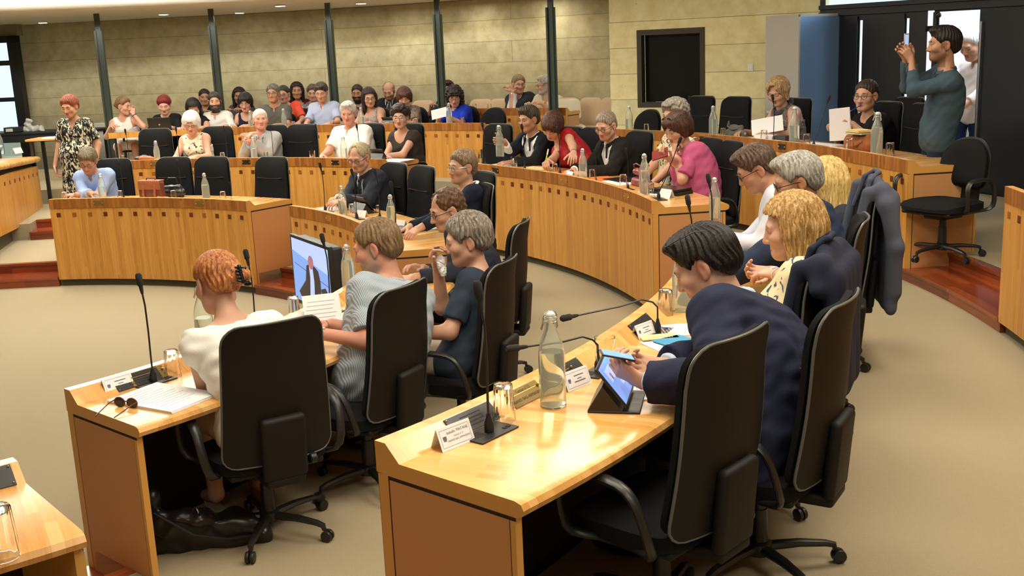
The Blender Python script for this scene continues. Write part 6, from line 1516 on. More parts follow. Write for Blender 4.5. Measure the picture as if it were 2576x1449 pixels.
for a in [
 (412, 1003, 1, 'sheaf of printed pages in front of the woman in the white blouse', None, 8, (.30, .42), 'paper', .012),
 (1085, 698, 1, 'white sheet in front of the woman in the navy T-shirt', None, 10, (.30, .30), 'paper', .004, False),
 (1048, 575, 1, 'printed pages in the middle of the monitor-side desk', .45, 10, (.3, .3), 'paper', .008),
 (1062, 598, 1, 'pale yellow folder under the printed pages', .46, 16, (.32, .24), 'manila', .004, False),
 (828, 522, 1, 'white papers under the hands of the older man in the dark suit', .3, 0, (.25, .2), 'paper', .012, False),
 (1270, 409, 2, 'white papers before the man holding a bottle', .4, 5, (.42, .3), 'paper', .006),
 (1345, 424, 2, 'pages on which the woman in red writes', .38, 10, (.36, .32), 'manila', .004),
 (1425, 436, 2, 'orange folder beside the woman in red', .36, -6, (.34, .24), 'orange_card', .006, False),
 (1520, 452, 2, 'orange folder before the man in the black blazer', .38, 0, (.36, .24), 'orange_card', .005, False),
 (1545, 465, 2, 'white pages near the red handbag', .28, 8, (.4, .24), 'paper', .006),
 (1655, 470, 2, 'loose white pages before the woman in pink', .34, 20, (.3, .3), 'paper', .008, False),
 (500, 397, '2w', 'white pages before the white-haired woman', .3, 0, (.4, .3), 'paper', .006, False),
 (618, 396, '2w', 'white pages before the man in the grey suit', .3, 0, (.42, .3), 'paper', .006, False),
 (728, 395, '2w', 'white pages before the empty chair left of the man in white', .3, 0, (.3, .3), 'paper', .006, False),
 (838, 395, '2w', 'white pages before the big man in white', .3, 0, (.4, .3), 'paper', .008, False),
 (995, 400, '2w', 'white pages under the hands of the woman in the dark top', .36, 6, (.36, .3), 'paper', .012, False),
 (1880, 342, 3, 'white pages beside the grey fabric bag', .3, 0, (.32, .3), 'paper', .01, False),
 (2056, 362, 3, 'scattered white pages under the held-up papers', .35, 10, (.5, .3), 'paper', .01, False),
 (2104, 372, 3, 'pale yellow sheet before the brown bag', .28, 0, (.16, .2), 'manila', .004, False),
 (318, 325, '3b', 'white pages before the woman in the white top', .25, 0, (.4, .3), 'paper', .006, False),
 (705, 321, '3b', 'white pages before the man in the grey polo', .3, 0, (.24, .2), 'paper', .006, False),
 (815, 317, '3b', 'orange folder before the man in light blue', .3, 0, (.34, .3), 'orange_card', .006, False),
 (985, 313, '3b', 'white pages before the woman in the mottled blouse', .3, 0, (.3, .3), 'paper', .008, False),
 (1080, 311, '3b', 'white pages left of the woman in blue', .3, 0, (.3, .2), 'paper', .006, False),
 (1192, 311, '3b', 'white pages right of the woman in blue', .3, 0, (.3, .2), 'paper', .006, False),
 (1258, 312, '3b', 'white pages at the right end of the back row desk', .4, 0, (.2, .3), 'paper', .006, False),
 (1876, 612, 2, 'large white sheet before the man in the white shirt', None, 0, (.3, .3), 'paper', .006, False),
 (1705, 832, 2, 'white brochure pages beside the blue leaflet', None, 30, (.2, .22), 'paper', .006),
 (1680, 868, 2, 'white page half under the blue leaflet', None, 50, (.2, .18), 'paper', .004, False),
 (1625, 985, 2, 'papers under the hands of the man with the phone', None, 30, (.22, .2), 'paper', .006),
]:
    k = a[2]; paper(a[0], a[1], k, a[3], a[4], a[5], a[6], a[7], a[8], a[9] if len(a) > 9 else True)
paper(1696, 862, 2, 'bright blue leaflet in front of the bowed man', None, 60, (.12, .16), 'blue_card', .004, False, 'leaflet', 'leaflet', .008)
paper(1658, 852, 2, 'folded cream brochure beside the tent card', None, 35, (.08, .17), 'manila', .012, True, 'brochure', 'brochure')
paper(1885, 640, 2, 'black folder before the man in the white shirt', None, 0, (.30, .24), 'metal_black', .014, False, 'folder', 'folder')
paper(1027, 558, 1, 'closed black laptop in the middle of the monitor-side desk', .38, 0, (.30, .22), 'metal_black', .022, False, 'laptop', 'laptop')
paper(1690, 480, 2, 'black binder before the woman in pink, lower of two', .42, 30, (.30, .22), 'leather_black', .028, False, 'binder', 'binder')
paper(1688, 476, 2, 'black binder before the woman in pink, on top of another', .42, 24, (.29, .22), 'leather_black', .022, False, 'binder', 'binder', .029)
paper(1565, 455, 2, 'black writing pad beside the red handbag', .45, 0, (.34, .24), 'leather_black', .012, False, 'writing_pad', 'pad')
# engraved brass plates on the working slope
def slope_plate(u, v, k, lab, txt, m='brass_dull'):
    p = at(u, v, T[k]+.77); a = ang(p); O = pol(a, RING[k], T[k]); rd = Vector((cos(rad(a)), sin(rad(a)), 0)); tn = Vector((-rd.y, rd.x, 0))
    up_ = (Vector((0, 0, .06))-rd*.063).normalized(); nn = rd*.06+Vector((0, 0, .063)); nn.normalize()
    c = O+rd*.0835+Vector((0, 0, .77)); R = Matrix((tn, up_, nn)).transposed()
    e = empty('engraved_plate', c, 0, lab, 'plate', 'engraved plates on the desks')
    b = MB(); b.box(nn*.002, (.20, .072, .004), R); b.build('plate', m, e, smooth=False)
    b = MB(); b.box(nn*.0042-up_*.0+up_*.012, (.2, .002, .0015), R)
    for s in (-1, 1): b.ball(nn*.008+tn*s*.09+up_*.012, .007, 8)
    b.build('screws', 'brass', e)
    for s_, y, z in txt: text_mesh(s_, z, 'lettering', 'groove', e, Matrix.Translation(nn*.0046+up_*y)@R.to_4x4())
slope_plate(1327, 993, 2, 'engraved brass plate behind the upturned ribbed glass nearest the viewer', [('Canton n\u00b012', .022, .018), ('GRAND BAS-ARMAGNAC', -.014, .0185)])
slope_plate(1482, 957, 2, 'engraved brass plate partly hidden behind the tablet', [])
slope_plate(398, 972-20, 1, 'engraved brass plate behind the glass left of the white blouse', [])
# ---- devices
mat('screen_blue', srgb(110, 150, 225), .15, emit=srgb(120, 160, 235), es=.9); mat('screen_suit', srgb(50, 36, 48), .3, emit=srgb(40, 30, 44), es=.3); mat('screen_pale', srgb(170, 190, 240), .2, emit=srgb(170, 195, 245), es=.9); mat('screen_skin', srgb(200, 130, 120), .3, emit=srgb(150, 110, 150), es=.5)
def tablet(u, v, k, lab, rz, dr=None, sc=1, lit=True, tilt=52):
    p = spot(u, v, k, dr); e = empty('tablet', p, out(p)+rad(rz), lab, 'tablet'); e.scale = (sc,)*3
    R = Matrix.Rotation(rad(tilt), 3, 'Y')                     # screen looks outward and up
    b = MB(); b.rbox((.02, 0, .004), (.19, .255, .008), .003); b.prism([(-.075, -.125, .008), (.05, -.125, .008), (-.02, -.125, .10)], (0, .25, 0)); b.build('folding_cover', 'leather_black', e, smooth=False)
    ct = Vector((.012, 0, .092)); n = R@Vector((0, 0, 1)); b = MB(); b.rbox(ct, (.18, .25, .009), .004, R); b.build('body', 'metal_black', e)
    b = MB(); b.box(ct+n*.005, (.158, .225, .001), R); sc_ = b.build('screen', 'screen_blue' if lit else 'screen_dark', e, smooth=False)
    if lit:
        b = MB(); b.box(ct+n*.0058+R@Vector((-.03, -.02, 0)), (.05, .10, .0005), R); b.box(ct+n*.0058+R@Vector((.03, .05, 0)), (.02, .05, .0005), R); b.build('window_on_screen', 'screen_pale', sc_, smooth=False)
        b = MB(); b.box(ct+n*.0062+R@Vector((-.02, -.03, 0)), (.028, .02, .0005), R); b.build('picture_on_screen', 'screen_skin', sc_, smooth=False)
    return e
tablet(1540, 1012, 2, 'tablet propped in a black folding cover with a lit blue screen', 22, sc=1.02)
tablet(912, 533, 1, 'black tablet stand before the older man in the dark suit', 0, .42, 1.0, False)
tablet(950, 398, '2w', 'black tablet between the man in white and the woman in the dark top', 0, .36, .9, False)
tablet(873, 313, '3b', 'black tablet before the man in light blue', 0, .4, .8, False)
tablet(977, 313, '3b', 'black tablet before the woman in the mottled blouse', 0, .4, .8, False)
e = empty('laptop', spot(405, 326, '3b', .3), out(spot(405, 326, '3b', .3)), 'open black laptop in front of the red-haired woman', 'laptop')
b = MB(); b.rbox((.1, 0, .01), (.24, .36, .02), .006); b.build('keyboard_base', 'metal_black', e)
b = MB(); b.rbox((-.045, 0, .125), (.012, .36, .24), .005, Matrix.Rotation(rad(-14), 3, 'Y')); ld_ = b.build('lid', 'metal_black', e)
b = MB(); b.lathe([(.013, 0), (.014, .001), (.014, .002), (.0, .0022)], 16); o = b.build('emblem', 'steel', ld_); o.location = (-.0535, 0, .13); o.rotation_euler = (0, -pi/2-rad(14), 0)
# floor monitor showing the speaker
mat('casing', (.016, .017, .016), .45)
mc = at_d(775, 664, 8.3); mf = rad(186+52); 
e = empty('floor_monitor', (mc.x, mc.y, 0), 0, 'floor-standing monitor in the aisle showing a man in a suit on a pale blue screen', 'monitor')
tl, tr_, bl = at_d(732, 580, 8.35), at_d(832, 632, 7.85), at_d(716, 752, 8.35)
rx = (tr_-tl).normalized(); uy = (tl-bl).normalized(); uy = Vector((0, 0, 1)); rx.z *= .35; rx.normalize(); nz = rx.cross(uy).normalized()
if nz.y > 0: nz = -nz
wd, hg = (tr_-tl).length, (tl-bl).length
cc = tl+rx*wd/2-uy*hg/2+Vector((0, 0, -.02)); Rm = Matrix((rx, uy, nz)).transposed()
b = MB(); b.rbox(cc, (wd, hg, .03), .006, Rm); b.rbox(cc-nz*.06, (wd*.92, hg*.94, .10), .02, Rm); ploc(b, 'casing', 'casing', e)
b = MB(); sw_, sh_ = wd-.05, hg-.05; b.box(cc+nz*.0155, (sw_, sh_, .002), Rm); scn = ploc(b, 'screen', 'screen_pale', e, smooth=False)
b = MB()
def S2(x, y): return cc+nz*.0175+rx*(x*sw_/2)+uy*(y*sh_/2)
def flat(pts, mi=0, off=0): b.add([S2(*p)+nz*off for p in pts], [tuple(range(len(pts)))], mi)
flat([(-1, .62), (1, .18), (1, -1), (-1, -1)], 0)
flat([(-.75, -.7), (-.32, -.25), (-.22, .25), (.0, .36), (.25, .30), (.42, .2), (.5, -.1), (.5, -1), (-.55, -1)], 1, .0006)
flat([(.5, -.35), (.75, -.25), (.95, -.5), (.95, -.95), (.6, -.8)], 1, .0006)
flat([(-.08, .26), (.12, .26), (.16, -.2), (.1, -1), (-.16, -1), (-.05, -.1)], 2, .001)
flat([(cos(t)*.15+.04, sin(t)*.22+.40) for t in np.linspace(0, 2*pi, 17)[:-1]], 3, .0014)
flat([(-.9, .22), (1, -.18), (1, -.20), (-.9, .20)], 4, .0003)
o = ploc(b, 'speaker_on_screen', ['screen_blue', 'screen_suit', 'screen_pale', 'screen_skin', 'screen_suit'], e, smooth=False); o.parent = scn
b = MB(); fx = cc-nz*.06; b.tube([(fx.x, fx.y, .02), (fx.x, fx.y, cc.z-hg*.3)], .03, 12); b.rbox((fx.x, fx.y, .015), (.5, .4, .03), .01); ploc(b, 'stand', 'metal_black', e)
gc = at_d(845, 664, 8.6); e = empty('loudspeaker', (gc.x, gc.y, 0), 0, 'pale grey slim speaker column standing behind the monitor', 'speaker')
b = MB(); b.lathe([(.0, 0), (.10, .0), (.10, .02), (.03, .03), (.03, gc.z-.3)], 16); b.build('stand', 'metal_black', e)
b = MB(); b.lathe([(0, gc.z-.30), (.055, gc.z-.29), (.06, gc.z+.10), (.05, gc.z+.12), (0, gc.z+.125)], 20); b.build('column', 'pale_grey', e) if mat('pale_grey', srgb(196, 196, 186), .5) else 0
# ------------------------------------------------------------------ held and worn things, bags, furniture round the edge
def wpt(key, q): return Vector(PEOPLE[key]['root'].matrix_world@Vector(q)) if False else Matrix.Translation(PEOPLE[key]['root'].location)@Matrix.Rotation(PEOPLE[key]['root'].rotation_euler.z, 4, 'Z')@Vector(q)
def wrist(key, s): return wpt(key, PEOPLE[key]['arms'][s][2])
def elbow(key, s): return wpt(key, PEOPLE[key]['arms'][s][1])
def headp(key, x, y, z): sp = PEOPLE[key]; return wpt(key, sp['Hc']+sp['R']@(A3((x, y, z))*sp['hs']))
def orient(e, x, y):
    "rotate empty so its local x,y axes point along x,y"
    x = Vector(x).normalized(); y = Vector(y); y = (y-x*y.dot(x)).normalized(); z = x.cross(y); e.rotation_euler = Matrix((x, y, z)).transposed().to_euler()
def sheet_obj(name, c, x, y, w, h, t, m, lab, cat, lines=0, lm='ink_pale', fan=0):
    e = empty(name, c, 0, lab, cat); orient(e, x, y); b = MB()
    n = max(1, fan)
    for i in range(n): b.box((.004*i, .003*i, -t*1.4*i), (w, h, t), Matrix.Rotation(.02*i, 3, 'Z'))
    b.build('sheets' if n > 1 else 'sheet', m, e, smooth=False)
    if lines:
        b = MB()
        for i in range(lines): b.box((-.04*w*(i % 3), h*.36-h*.72*i/lines, t/2+.0004), (w*.72, h*.014, .0006))
        b.build('printed_lines', lm, e, smooth=False)
    return e
if 'root' in PEOPLE['d1']:
    # phone held between both hands of the man in navy
    a, c = wrist('d1', -1), wrist('d1', 1); hd = headp('d1', 0, .09, 0)
    fwd = ((a+c)/2-(elbow('d1', -1)+elbow('d1', 1))/2); fwd.z = 0; fwd.normalize()
    c_ = at(1553, 894, T[2]+.945); nrm_ = ((hd-c_).normalized()*.5+Vector((0, 0, .55))+(Vector((0, 0, EYE))-c_).normalized()*.45).normalized()
    ya = (fwd*.9+Vector((0, 0, .38))).normalized(); xa = ya.cross(nrm_).normalized()
    e = empty('mobile_phone', c_, 0, 'black mobile phone in the hands of the man in the navy blazer', 'phone'); orient(e, xa, nrm_.cross(xa)); e.scale = (.85,)*3
    b = MB(); b.rbox((0, 0, 0), (.076, .152, .009), .004); b.build('body', 'metal_black', e); b = MB(); b.box((0, 0, .0048), (.068, .138, .001)); b.build('screen', 'screen_blue', e, smooth=False)
    a, c = wrist('a2', -1), wrist('a2', 1); q = (a+c)/2+Vector((-.04, .06, .05))
    sheet_obj('paper_sheet', at(815, 803, T[1]+.83), Vector((.9, .3, 0)), Vector((-.2, .3, .62)), .21, .297, .0015, 'paper', 'printed page held up by the man in blue stripes', 'paper', 9)
    sheet_obj('paper_sheet', at(768, 806, T[1]+.82), Vector((.9, .1, .1)), Vector((-.25, .5, .4)), .18, .14, .0015, 'paper', 'crumpled white paper at the left hand of the man in blue stripes', 'paper')
    # tissue
    q = headp('a3', -.005, .15, -.075); e = empty('tissue', q, 0, 'white paper tissue at the mouth of the woman in the navy T-shirt', 'tissue')
    sd = Sdf(); sd.ell((0, 0, 0), (.028, .032, .045), None, .02); sd.ell((.012, -.01, -.05), (.02, .022, .03), None, .02); V, Fq = sd.mesh(.004, disp=lambda X, Y, Z: .004*np.sin(X*210+4*np.sin(Z*90))*np.sin(Y*190+Z*120)); np_mesh('crumpled_sheet', [(V, Fq)], 'paper', e)
    # bottle in the raised hand
    w_ = wrist('b1', 1); e = inst('bot0.19', mk_bottle(.19), 'swing_top_bottle', w_+Vector((-.05, -.07, -.16)), 0, 'water bottle held up in the right hand of the man in the black suit', 'bottle', 'water bottles on the desks', .95)
    # highlighter
    w_ = wrist('b2', 1); d = Vector((.25, .05, 1)).normalized(); e = empty('highlighter_pen', w_+Vector((-.03, -.085, -.005)), 0, 'green and white highlighter in the hand of the woman in red', 'pen')
    b = MB(); b.tube([d*0, d*.012], [.002, .005], 8); b.tube([d*.012, d*.085], .0075, 10); b.build('barrel', 'lime', e) if mat('lime', srgb(176, 214, 40), .4) else 0
    b = MB(); b.tube([d*.085, d*.145], .0082, 10); b.build('cap', 'white_plastic', e)
    # red booklet
    w_ = wrist('b4', 1); sheet_obj('booklet', w_+Vector((-.10, -.05, .055)), Vector((.75, -.3, .25)), Vector((.1, .6, .5)), .15, .11, .012, 'leather_red', 'small red booklet held by the woman in pink', 'booklet')
    # folder read by c1, stack held by c2, pen in her mouth
    q = at_r(1930, 322, 9.30); sheet_obj('open_folder', q+Vector((0, 0, .03)), Vector((.93, -.3, .16)), Vector((-.15, .4, .3)), .34, .22, .004, 'paper', 'white folder held open by the woman in the floral scarf', 'folder')
    q = at_r(2112, 314, 9.25); sheet_obj('paper_stack', q, Vector((.97, -.2, .03)), Vector((-.03, .12, 1)), .195, .31, .003, 'paper_pale', 'stack of pale pink pages held upright by the woman in black', 'paper', fan=4)
    m0 = headp('c2', 0, .10, -.065); e = empty('pen', m0, 0, 'blue pen held in the mouth of the woman in black', 'pen'); b = MB(); d = Vector((-.9, -.25, -.42)).normalized(); b.tube([d*-.02, d*.11], .0045, 8); b.build('barrel', 'pen_blue', e) if mat('pen_blue', srgb(40, 60, 190), .4) else 0
    b = MB(); b.tube([d*.11, d*.125], [.004, .001], 8); b.build('tip', 'steel', e)
    # phone of the standing man
    a, c = wrist('m1', -1), wrist('m1', 1); f = ((a+c)/2-headp('m1', 0, .09, 0)); f.z = 0; f.normalize()
    q = (a+c)/2+Vector((0, 0, .15))+f*.03; e = empty('mobile_phone', q, 0, 'pale phone raised by the standing man in slate blue', 'phone'); orient(e, f.cross(Vector((0, 0, 1))), Vector((0, 0, 1)))
    b = MB(); b.rbox((0, 0, 0), (.075, .15, .009), .004); b.build('body', 'pale_grey', e); b = MB(); b.box((0, 0, .0048), (.066, .13, .001)); b.build('screen', 'screen_pale', e, smooth=False)
    # pages in m2's hand, leaflet of e15
    sheet_obj('paper_sheet', wrist('m2', 1)+Vector((-.08, -.05, -.04)), Vector((.9, .2, -.3)), Vector((.2, .3, .7)), .2, .22, .002, 'paper', 'white pages carried by the man in the doorway', 'paper')
    q = (wrist('e15', -1)+wrist('e15', 1))/2+Vector((-.05, -.12, .05))
    sheet_obj('leaflet', q, Vector((.95, -.1, .2)), Vector((-.1, .5, .6)), .24, .17, .003, 'paper', 'folded white leaflet read by the curly-haired woman in blue', 'leaflet', 5)
    # parts worn by people
    r = PEOPLE['a1']['root']; sp = PEOPLE['a1']; L = lambda x, y, z: A3(sp['Hc']+sp['R']@(A3((x, y, z))*sp['hs']))
    sd = Sdf(); 
    for i in range(5):
        z = .028-.014*i; sd.cap(L(.015, -.160, z), L(.060, -.150, z-.004), .006, .007, .004); sd.cap(L(.060, -.150, z-.004), L(.082, -.112, z-.006), .007, .004, .004)
    sd.cap(L(.03, -.163, .032), L(.035, -.160, -.035), .009, .009, .006); sd.ell(L(.07, -.13, -.038), (.02, .02, .014), None, .006)
    V, Fq = sd.mesh(.0035); np_mesh('hair_clip', [(V, Fq)], 'clip_black', r) if mat('clip_black', (.008, .008, .01), .12) else 0
    def ring(key, lab, m, rad_, tube, zoff, tilt=.4, gap=.5, red=None):
        sp = PEOPLE[key]; N_ = sp['Hc']+sp['R']@(A3((0, -.03, zoff))*sp['hs']); b = MB()
        b.tube([Vector(N_)+Vector((rad_*sin(t), rad_*cos(t)*1.05, -tilt*rad_*cos(t))) for t in np.linspace(gap, 2*pi-gap, 18)], [tube]*18, 8); b.build(lab, m, sp['root'])
        if red:
            b = MB(); p = Vector(N_)+Vector((0, rad_*1.05, -tilt*rad_-.01)); b.ball(p+Vector((.018, 0, 0)), (.02, .012, .014), 10); b.ball(p+Vector((-.018, 0, 0)), (.02, .012, .014), 10); b.ball(p, .009, 8); b.build('bow', red, sp['root'])
    ring('a5', 'collar_edge', 'paper', .090, (.008, .014), -.155, .45, .5, 'bow_red') if mat('bow_red', srgb(170, 20, 24), .5) else 0
    cloth((92, 92, 100), 'mottle'); ring('c1', 'scarf', 'cloth_mottle_5c5c64', .092, .026, -.165, .75, .1)
    ring('b4', 'necklace', 'steel', .085, .004, -.185, 1.2, 0)
    for key, s, m, w_ in (('d2', 1, 'paper', .011), ('d2', -1, 'paper', .004), ('a2', -1, 'steel', .006), ('e1', -1, 'metal_black', .007), ('b2', -1, 'steel', .008), ('e17', -1, 'steel', .007), ('w4', 1, 'steel', .003)):
        sp = PEOPLE[key]; S_, E, W = sp['arms'][s]; d = nrm(E-W); c = Vector(W+d*.03); ax = Vector(d); u_ = ax.orthogonal().normalized(); v_ = ax.cross(u_); b = MB()
        n = 16; rr = .033; vs = []
        for o_, r_ in ((-w_, rr), (w_, rr+.002), (w_, rr+.004), (-w_, rr+.003)): vs += [c+ax*o_+u_*r_*cos(2*pi*j/n)+v_*r_*sin(2*pi*j/n) for j in range(n)]
        b.add(vs, [(i*n+j, i*n+(j+1) % n, ((i+1) % 4)*n+(j+1) % n, ((i+1) % 4)*n+j) for i in range(4) for j in range(n)]); b.build('wristband', m, sp['root'])
# ---- bags
def blob(name, e, m, prims, h=.006, fold=.004, f=60, floor=True):
    sd = Sdf()
    for a, c, r in prims: sd.cap(a, c, r, None, .03)
    if floor: sd.half((0, 0, .001), (0, 0, -1))
    V, Fq = sd.mesh(h, disp=lambda X, Y, Z: fold*(np.sin(X*f+2*np.sin(Z*f*.6))*np.sin(Y*f*.9+1.3*np.sin(X*f*.5))+.5*np.sin(Z*f*1.6+X*30)))
    return np_mesh(name, [(V, Fq)], m, e)
p = spot(384, 496, 1, .30); e = empty('satchel', p, out(p), 'tan leather satchel with a flap and two straps on the left desk', 'bag')
b = MB(); b.rbox((0, 0, .105), (.10, .30, .21), .025); b.build('body', 'satchel_dark', e) if mat('satchel_dark', srgb(100, 50, 32), .5, noise=(30, .15)) else 0
b = MB(); b.rbox((-.050, 0, .165), (.016, .285, .10), .007); b.rbox((0, 0, .214), (.11, .285, .016), .007); b.build('flap', 'satchel_tan', e) if mat('satchel_tan', srgb(146, 84, 52), .5, noise=(30, .12)) else 0
for s in (-1, 1): b = MB(); b.rbox((-.058, s*.075, .10), (.010, .028, .14), .004); b.rbox((-.064, s*.075, .06), (.006, .034, .022), .002); b.build('strap', 'satchel_tan', e)
b = MB(); b.tube([(0, -.06, .22), (0, -.05, .245), (0, .05, .245), (0, .06, .22)], .007, 8); b.build('handle', 'satchel_dark', e)
p = spot(411, 496, 1, .2); e = empty('pouch', p, out(p), 'small bright red pouch lying in front of the tan satchel', 'pouch'); blob('body', e, 'pouch_red', [((0, -.06, .02), (0, .07, .025), .022)], .004, .002) if mat('pouch_red', srgb(206, 70, 48), .5) else 0
p = spot(436, 480, 1, .5); e = empty('handbag', p, out(p), 'black handbag on the left desk behind the tan satchel', 'bag'); blob('body', e, 'leather_black', [((0, -.10, .05), (0, .12, .05), .055), ((0, -.08, .11), (0, .09, .10), .035)]); b = MB(); b.tube([(0, -.09, .12), (0, -.05, .22), (0, .05, .22), (0, .09, .12)], .007, 8); b.build('strap', 'leather_black', e)
p = spot(372, 402, '2w', .36); e = empty('handbag', p, out(p), 'brown and black leather bag lying left of the bottle on the middle desk', 'bag'); blob('body', e, 'leather_brown', [((0, -.12, .03), (0, .02, .04), .035), ((0, -.02, .05), (0, .10, .055), .03)]); blob('lining', e, 'leather_black', [((.03, .04, .05), (.03, .15, .04), .045)])
p = spot(1614, 456, 2, .40); e = empty('handbag', p, out(p), 'dark red leather handbag with gold trim on the desk left of the woman in pink', 'bag'); blob('body', e, 'leather_red', [((0, -.12, .03), (0, .12, .03), .05), ((0, -.11, .13), (0, .11, .13), .034)], .006, .003)
for s in (-1, 1): b = MB(); b.tube([(s*.03, -.08, .15), (s*.045, -.07, .20), (s*.05, 0, .215), (s*.045, .07, .20), (s*.03, .08, .15)], .006, 8); b.build('handle', 'leather_red', e)
for s in (-1, 1): b = MB(); b.ball((-.03, s*.08, .152), .009, 8); b.build('gold_ring', 'brass', e)
p = spot(2162, 378, 3, .34); e = empty('handbag', p, out(p), 'slouchy rust-brown suede bag on the raised desk, books lying on it', 'bag'); blob('body', e, 'suede', [((0, -.17, .05), (0, .16, .05), .06), ((.01, -.13, .11), (.01, .10, .10), .05), ((.02, .08, .10), (.02, .20, .09), .05)], .007, .006, 45) if mat('suede', srgb(146, 84, 42), .85, noise=(40, .15)) else 0
b = MB(); b.tube([(-.05, -.12, .10), (-.075, -.05, .06), (-.08, .05, .05), (-.05, .12, .09)], .010, 8); b.build('strap', 'suede', e)
for i, (lab, m, dz_, ro) in enumerate([('cream-edged book lying on the rust-brown bag, lower one', 'teal_cover', .165, 8), ('notebook lying on top of another on the rust-brown bag', 'manila', .187, -4)]):
    e = empty('book', p+Vector((-.01, -.02, dz_)), out(p)+rad(ro), lab, 'book'); b = MB(); b.box((0, 0, .006), (.145, .215, .013)); b.build('pages', 'manila', e, smooth=False); b = MB(); b.box((0, 0, .0145), (.15, .22, .004)); b.box((0, 0, -.0015), (.15, .22, .003)); b.box((.0745, 0, .006), (.003, .22, .019)); b.build('cover', m, e, smooth=False)
p = spot(1852, 338, 3, .40); e = empty('handbag', p, out(p), 'grey fabric bag with a long strap before the chair under the wall switch', 'bag'); blob('body', e, 'grey_fabric', [((0, -.12, .04), (0, .12, .04), .05), ((0, -.08, .10), (0, .08, .10), .035)], .006, .006, 50) if mat('grey_fabric', srgb(96, 96, 90), .9, noise=(60, .2)) else 0
b = MB(); b.tube([(-.02, -.1, .12), (-.05, -.06, .10), (-.06, .02, .09), (-.04, .1, .12), (.02, .15, .17), (.06, .16, .06)], .009, 8); b.build('strap', 'grey_fabric', e)
p = spot(1932, 346, 3, .33); e = empty('paper_box', p, out(p), 'white archive box before the woman in the floral scarf', 'box'); b = MB(); b.box((0, 0, .03), (.14, .30, .06)); b.build('box', 'paper', e, smooth=False); b = MB(); b.box((-.071, -.07, .03), (.002, .04, .03)); b.build('printed_mark', 'ink_pale', e, smooth=False)
p = spot(1972, 353, 3, .30); e = empty('document_case', p, out(p), 'dark grey document case right of the white archive box', 'box'); b = MB(); b.rbox((0, 0, .035), (.12, .20, .07), .006); b.build('body', 'grey_dark', e) if mat('grey_dark', srgb(58, 56, 54), .6) else 0
b = MB(); b.rbox((0, 0, .072), (.122, .202, .006), .002); b.build('lid', 'grey_dark', e)
p = pol(-37.3, 4.98, T[1]); e = empty('shoulder_bag', p, out(p), 'black leather shoulder bag slumped on the carpet under the near left desk', 'bag'); blob('body', e, 'leather_black', [((-.14, -.16, .07), (.10, .10, .07), .09), ((-.10, -.18, .15), (.02, -.06, .14), .07), ((.06, .08, .04), (.2, .16, .03), .05), ((-.16, -.2, .2), (-.12, -.2, .3), .035)], .008, .010, 34)
b = MB(); b.tube([(-.15, -.2, .28), (-.05, -.25, .24), (.08, -.14, .12), (.15, .0, .06), (.22, .14, .05)], .009, 8); b.build('strap', 'leather_black', e); b = MB(); b.tube([(.03+.02*cos(t), -.08+.0*t, .20+.022*sin(t)) for t in np.linspace(0, 2*pi, 13)[:-1]], .004, 6, close=True); b.build('buckle', 'steel', e)
# sunglasses on the near left desk
p = at(318, 1025, ZT[1]); e = empty('sunglasses', p, out(p)+rad(200), 'brown sunglasses folded on the desk before the woman in the white blouse', 'glasses')
mat('tortoise', srgb(90, 40, 20), .25)
b = MB()
for s in (-1, 1): b.tube([(s*.035+.028*cos(t), .0, .024+.022*sin(t)) for t in np.linspace(0, 2*pi, 17)[:-1]], .0035, 8, close=True)
b.tube([(-.008, 0, .03), (.008, 0, .03)], .003, 6); b.build('frame', 'tortoise', e)
b = MB()
for s in (-1, 1): b.add([(s*.035+.026*cos(t), 0, .024+.02*sin(t)) for t in np.linspace(0, 2*pi, 17)[:-1]], [tuple(range(16))])
b.build('lenses', 'lens_dark', e, smooth=False)
for s in (-1, 1): b = MB(); b.tube([(s*.064, 0, .032), (s*.064, .04, .028), (s*.055, .12, .01), (s*.05, .145, .004)], .0028, 6); b.build('temple', 'tortoise', e)
# jackets hung over chairs
def hung(u, v, k, m, lab, r=None, long=.5, sleeve=1, turn=0):
    hp, f = hub_from_top(u, v, k, r, turn); e = empty('suit_jacket', (hp.x, hp.y, T[k]), rad(f)-pi/2, lab, 'jacket', 'jackets hung on chair backs')
    sd = Sdf(); yb = -.36
    sd.cap((-.21, -.325, 1.135), (.21, -.325, 1.135), .045, None, .04); sd.cap((-.07, -.31, 1.18), (.07, -.31, 1.18), .028, None, .04)
    for s in (-1, 1): sd.cap((s*.2, -.32, 1.13), (s*.25, -.33, 1.05), .045, .04, .04)
    for i in range(20):
        z = 1.10-(1.10-long)*i/19; w_ = .215+.02*i/19; sd.cap((-w_, yb-.03, z), (w_, yb-.03, z), .026, None, .05)
    for s in (-1, 1):
        sd.cap((s*.20, -.24, 1.12), (s*.21, -.17, .80), .035, .03, .05)
        if sleeve: sd.cap((s*.255, -.34, 1.06), (s*.265, -.40, .80), .045, .042, .04); sd.cap((s*.265, -.40, .80), (s*.245, -.41, .52), .042, .038, .04)
    V, Fq = sd.mesh(.009, disp=lambda X, Y, Z: .002*(np.sin(X*30+2.4*np.sin(Z*8))*np.sin(Y*18+Z*5)+.4*np.sin(X*60+Z*9))); np_mesh('cloth', [(V, Fq)], m, e)
    cs = Sdf(); cs.cap((-.10, -.27, 1.185), (-.06, -.32, 1.225), .014, None, .01); cs.cap((-.06, -.33, 1.225), (.06, -.33, 1.225), .014, None, .01); cs.cap((.06, -.32, 1.225), (.10, -.27, 1.185), .014, None, .01)
    for s in (-1, 1): cs.cap((s*.10, -.27, 1.185), (s*.13, -.21, 1.0), .016, .012, .01)
    V, Fq = cs.mesh(.006); np_mesh('collar', [(V, Fq)], m, e); return e
hung(2205, 470, 2, cloth((74, 78, 92)), 'slate-grey suit jacket hung over the farthest chair of the right-hand row', long=.40)
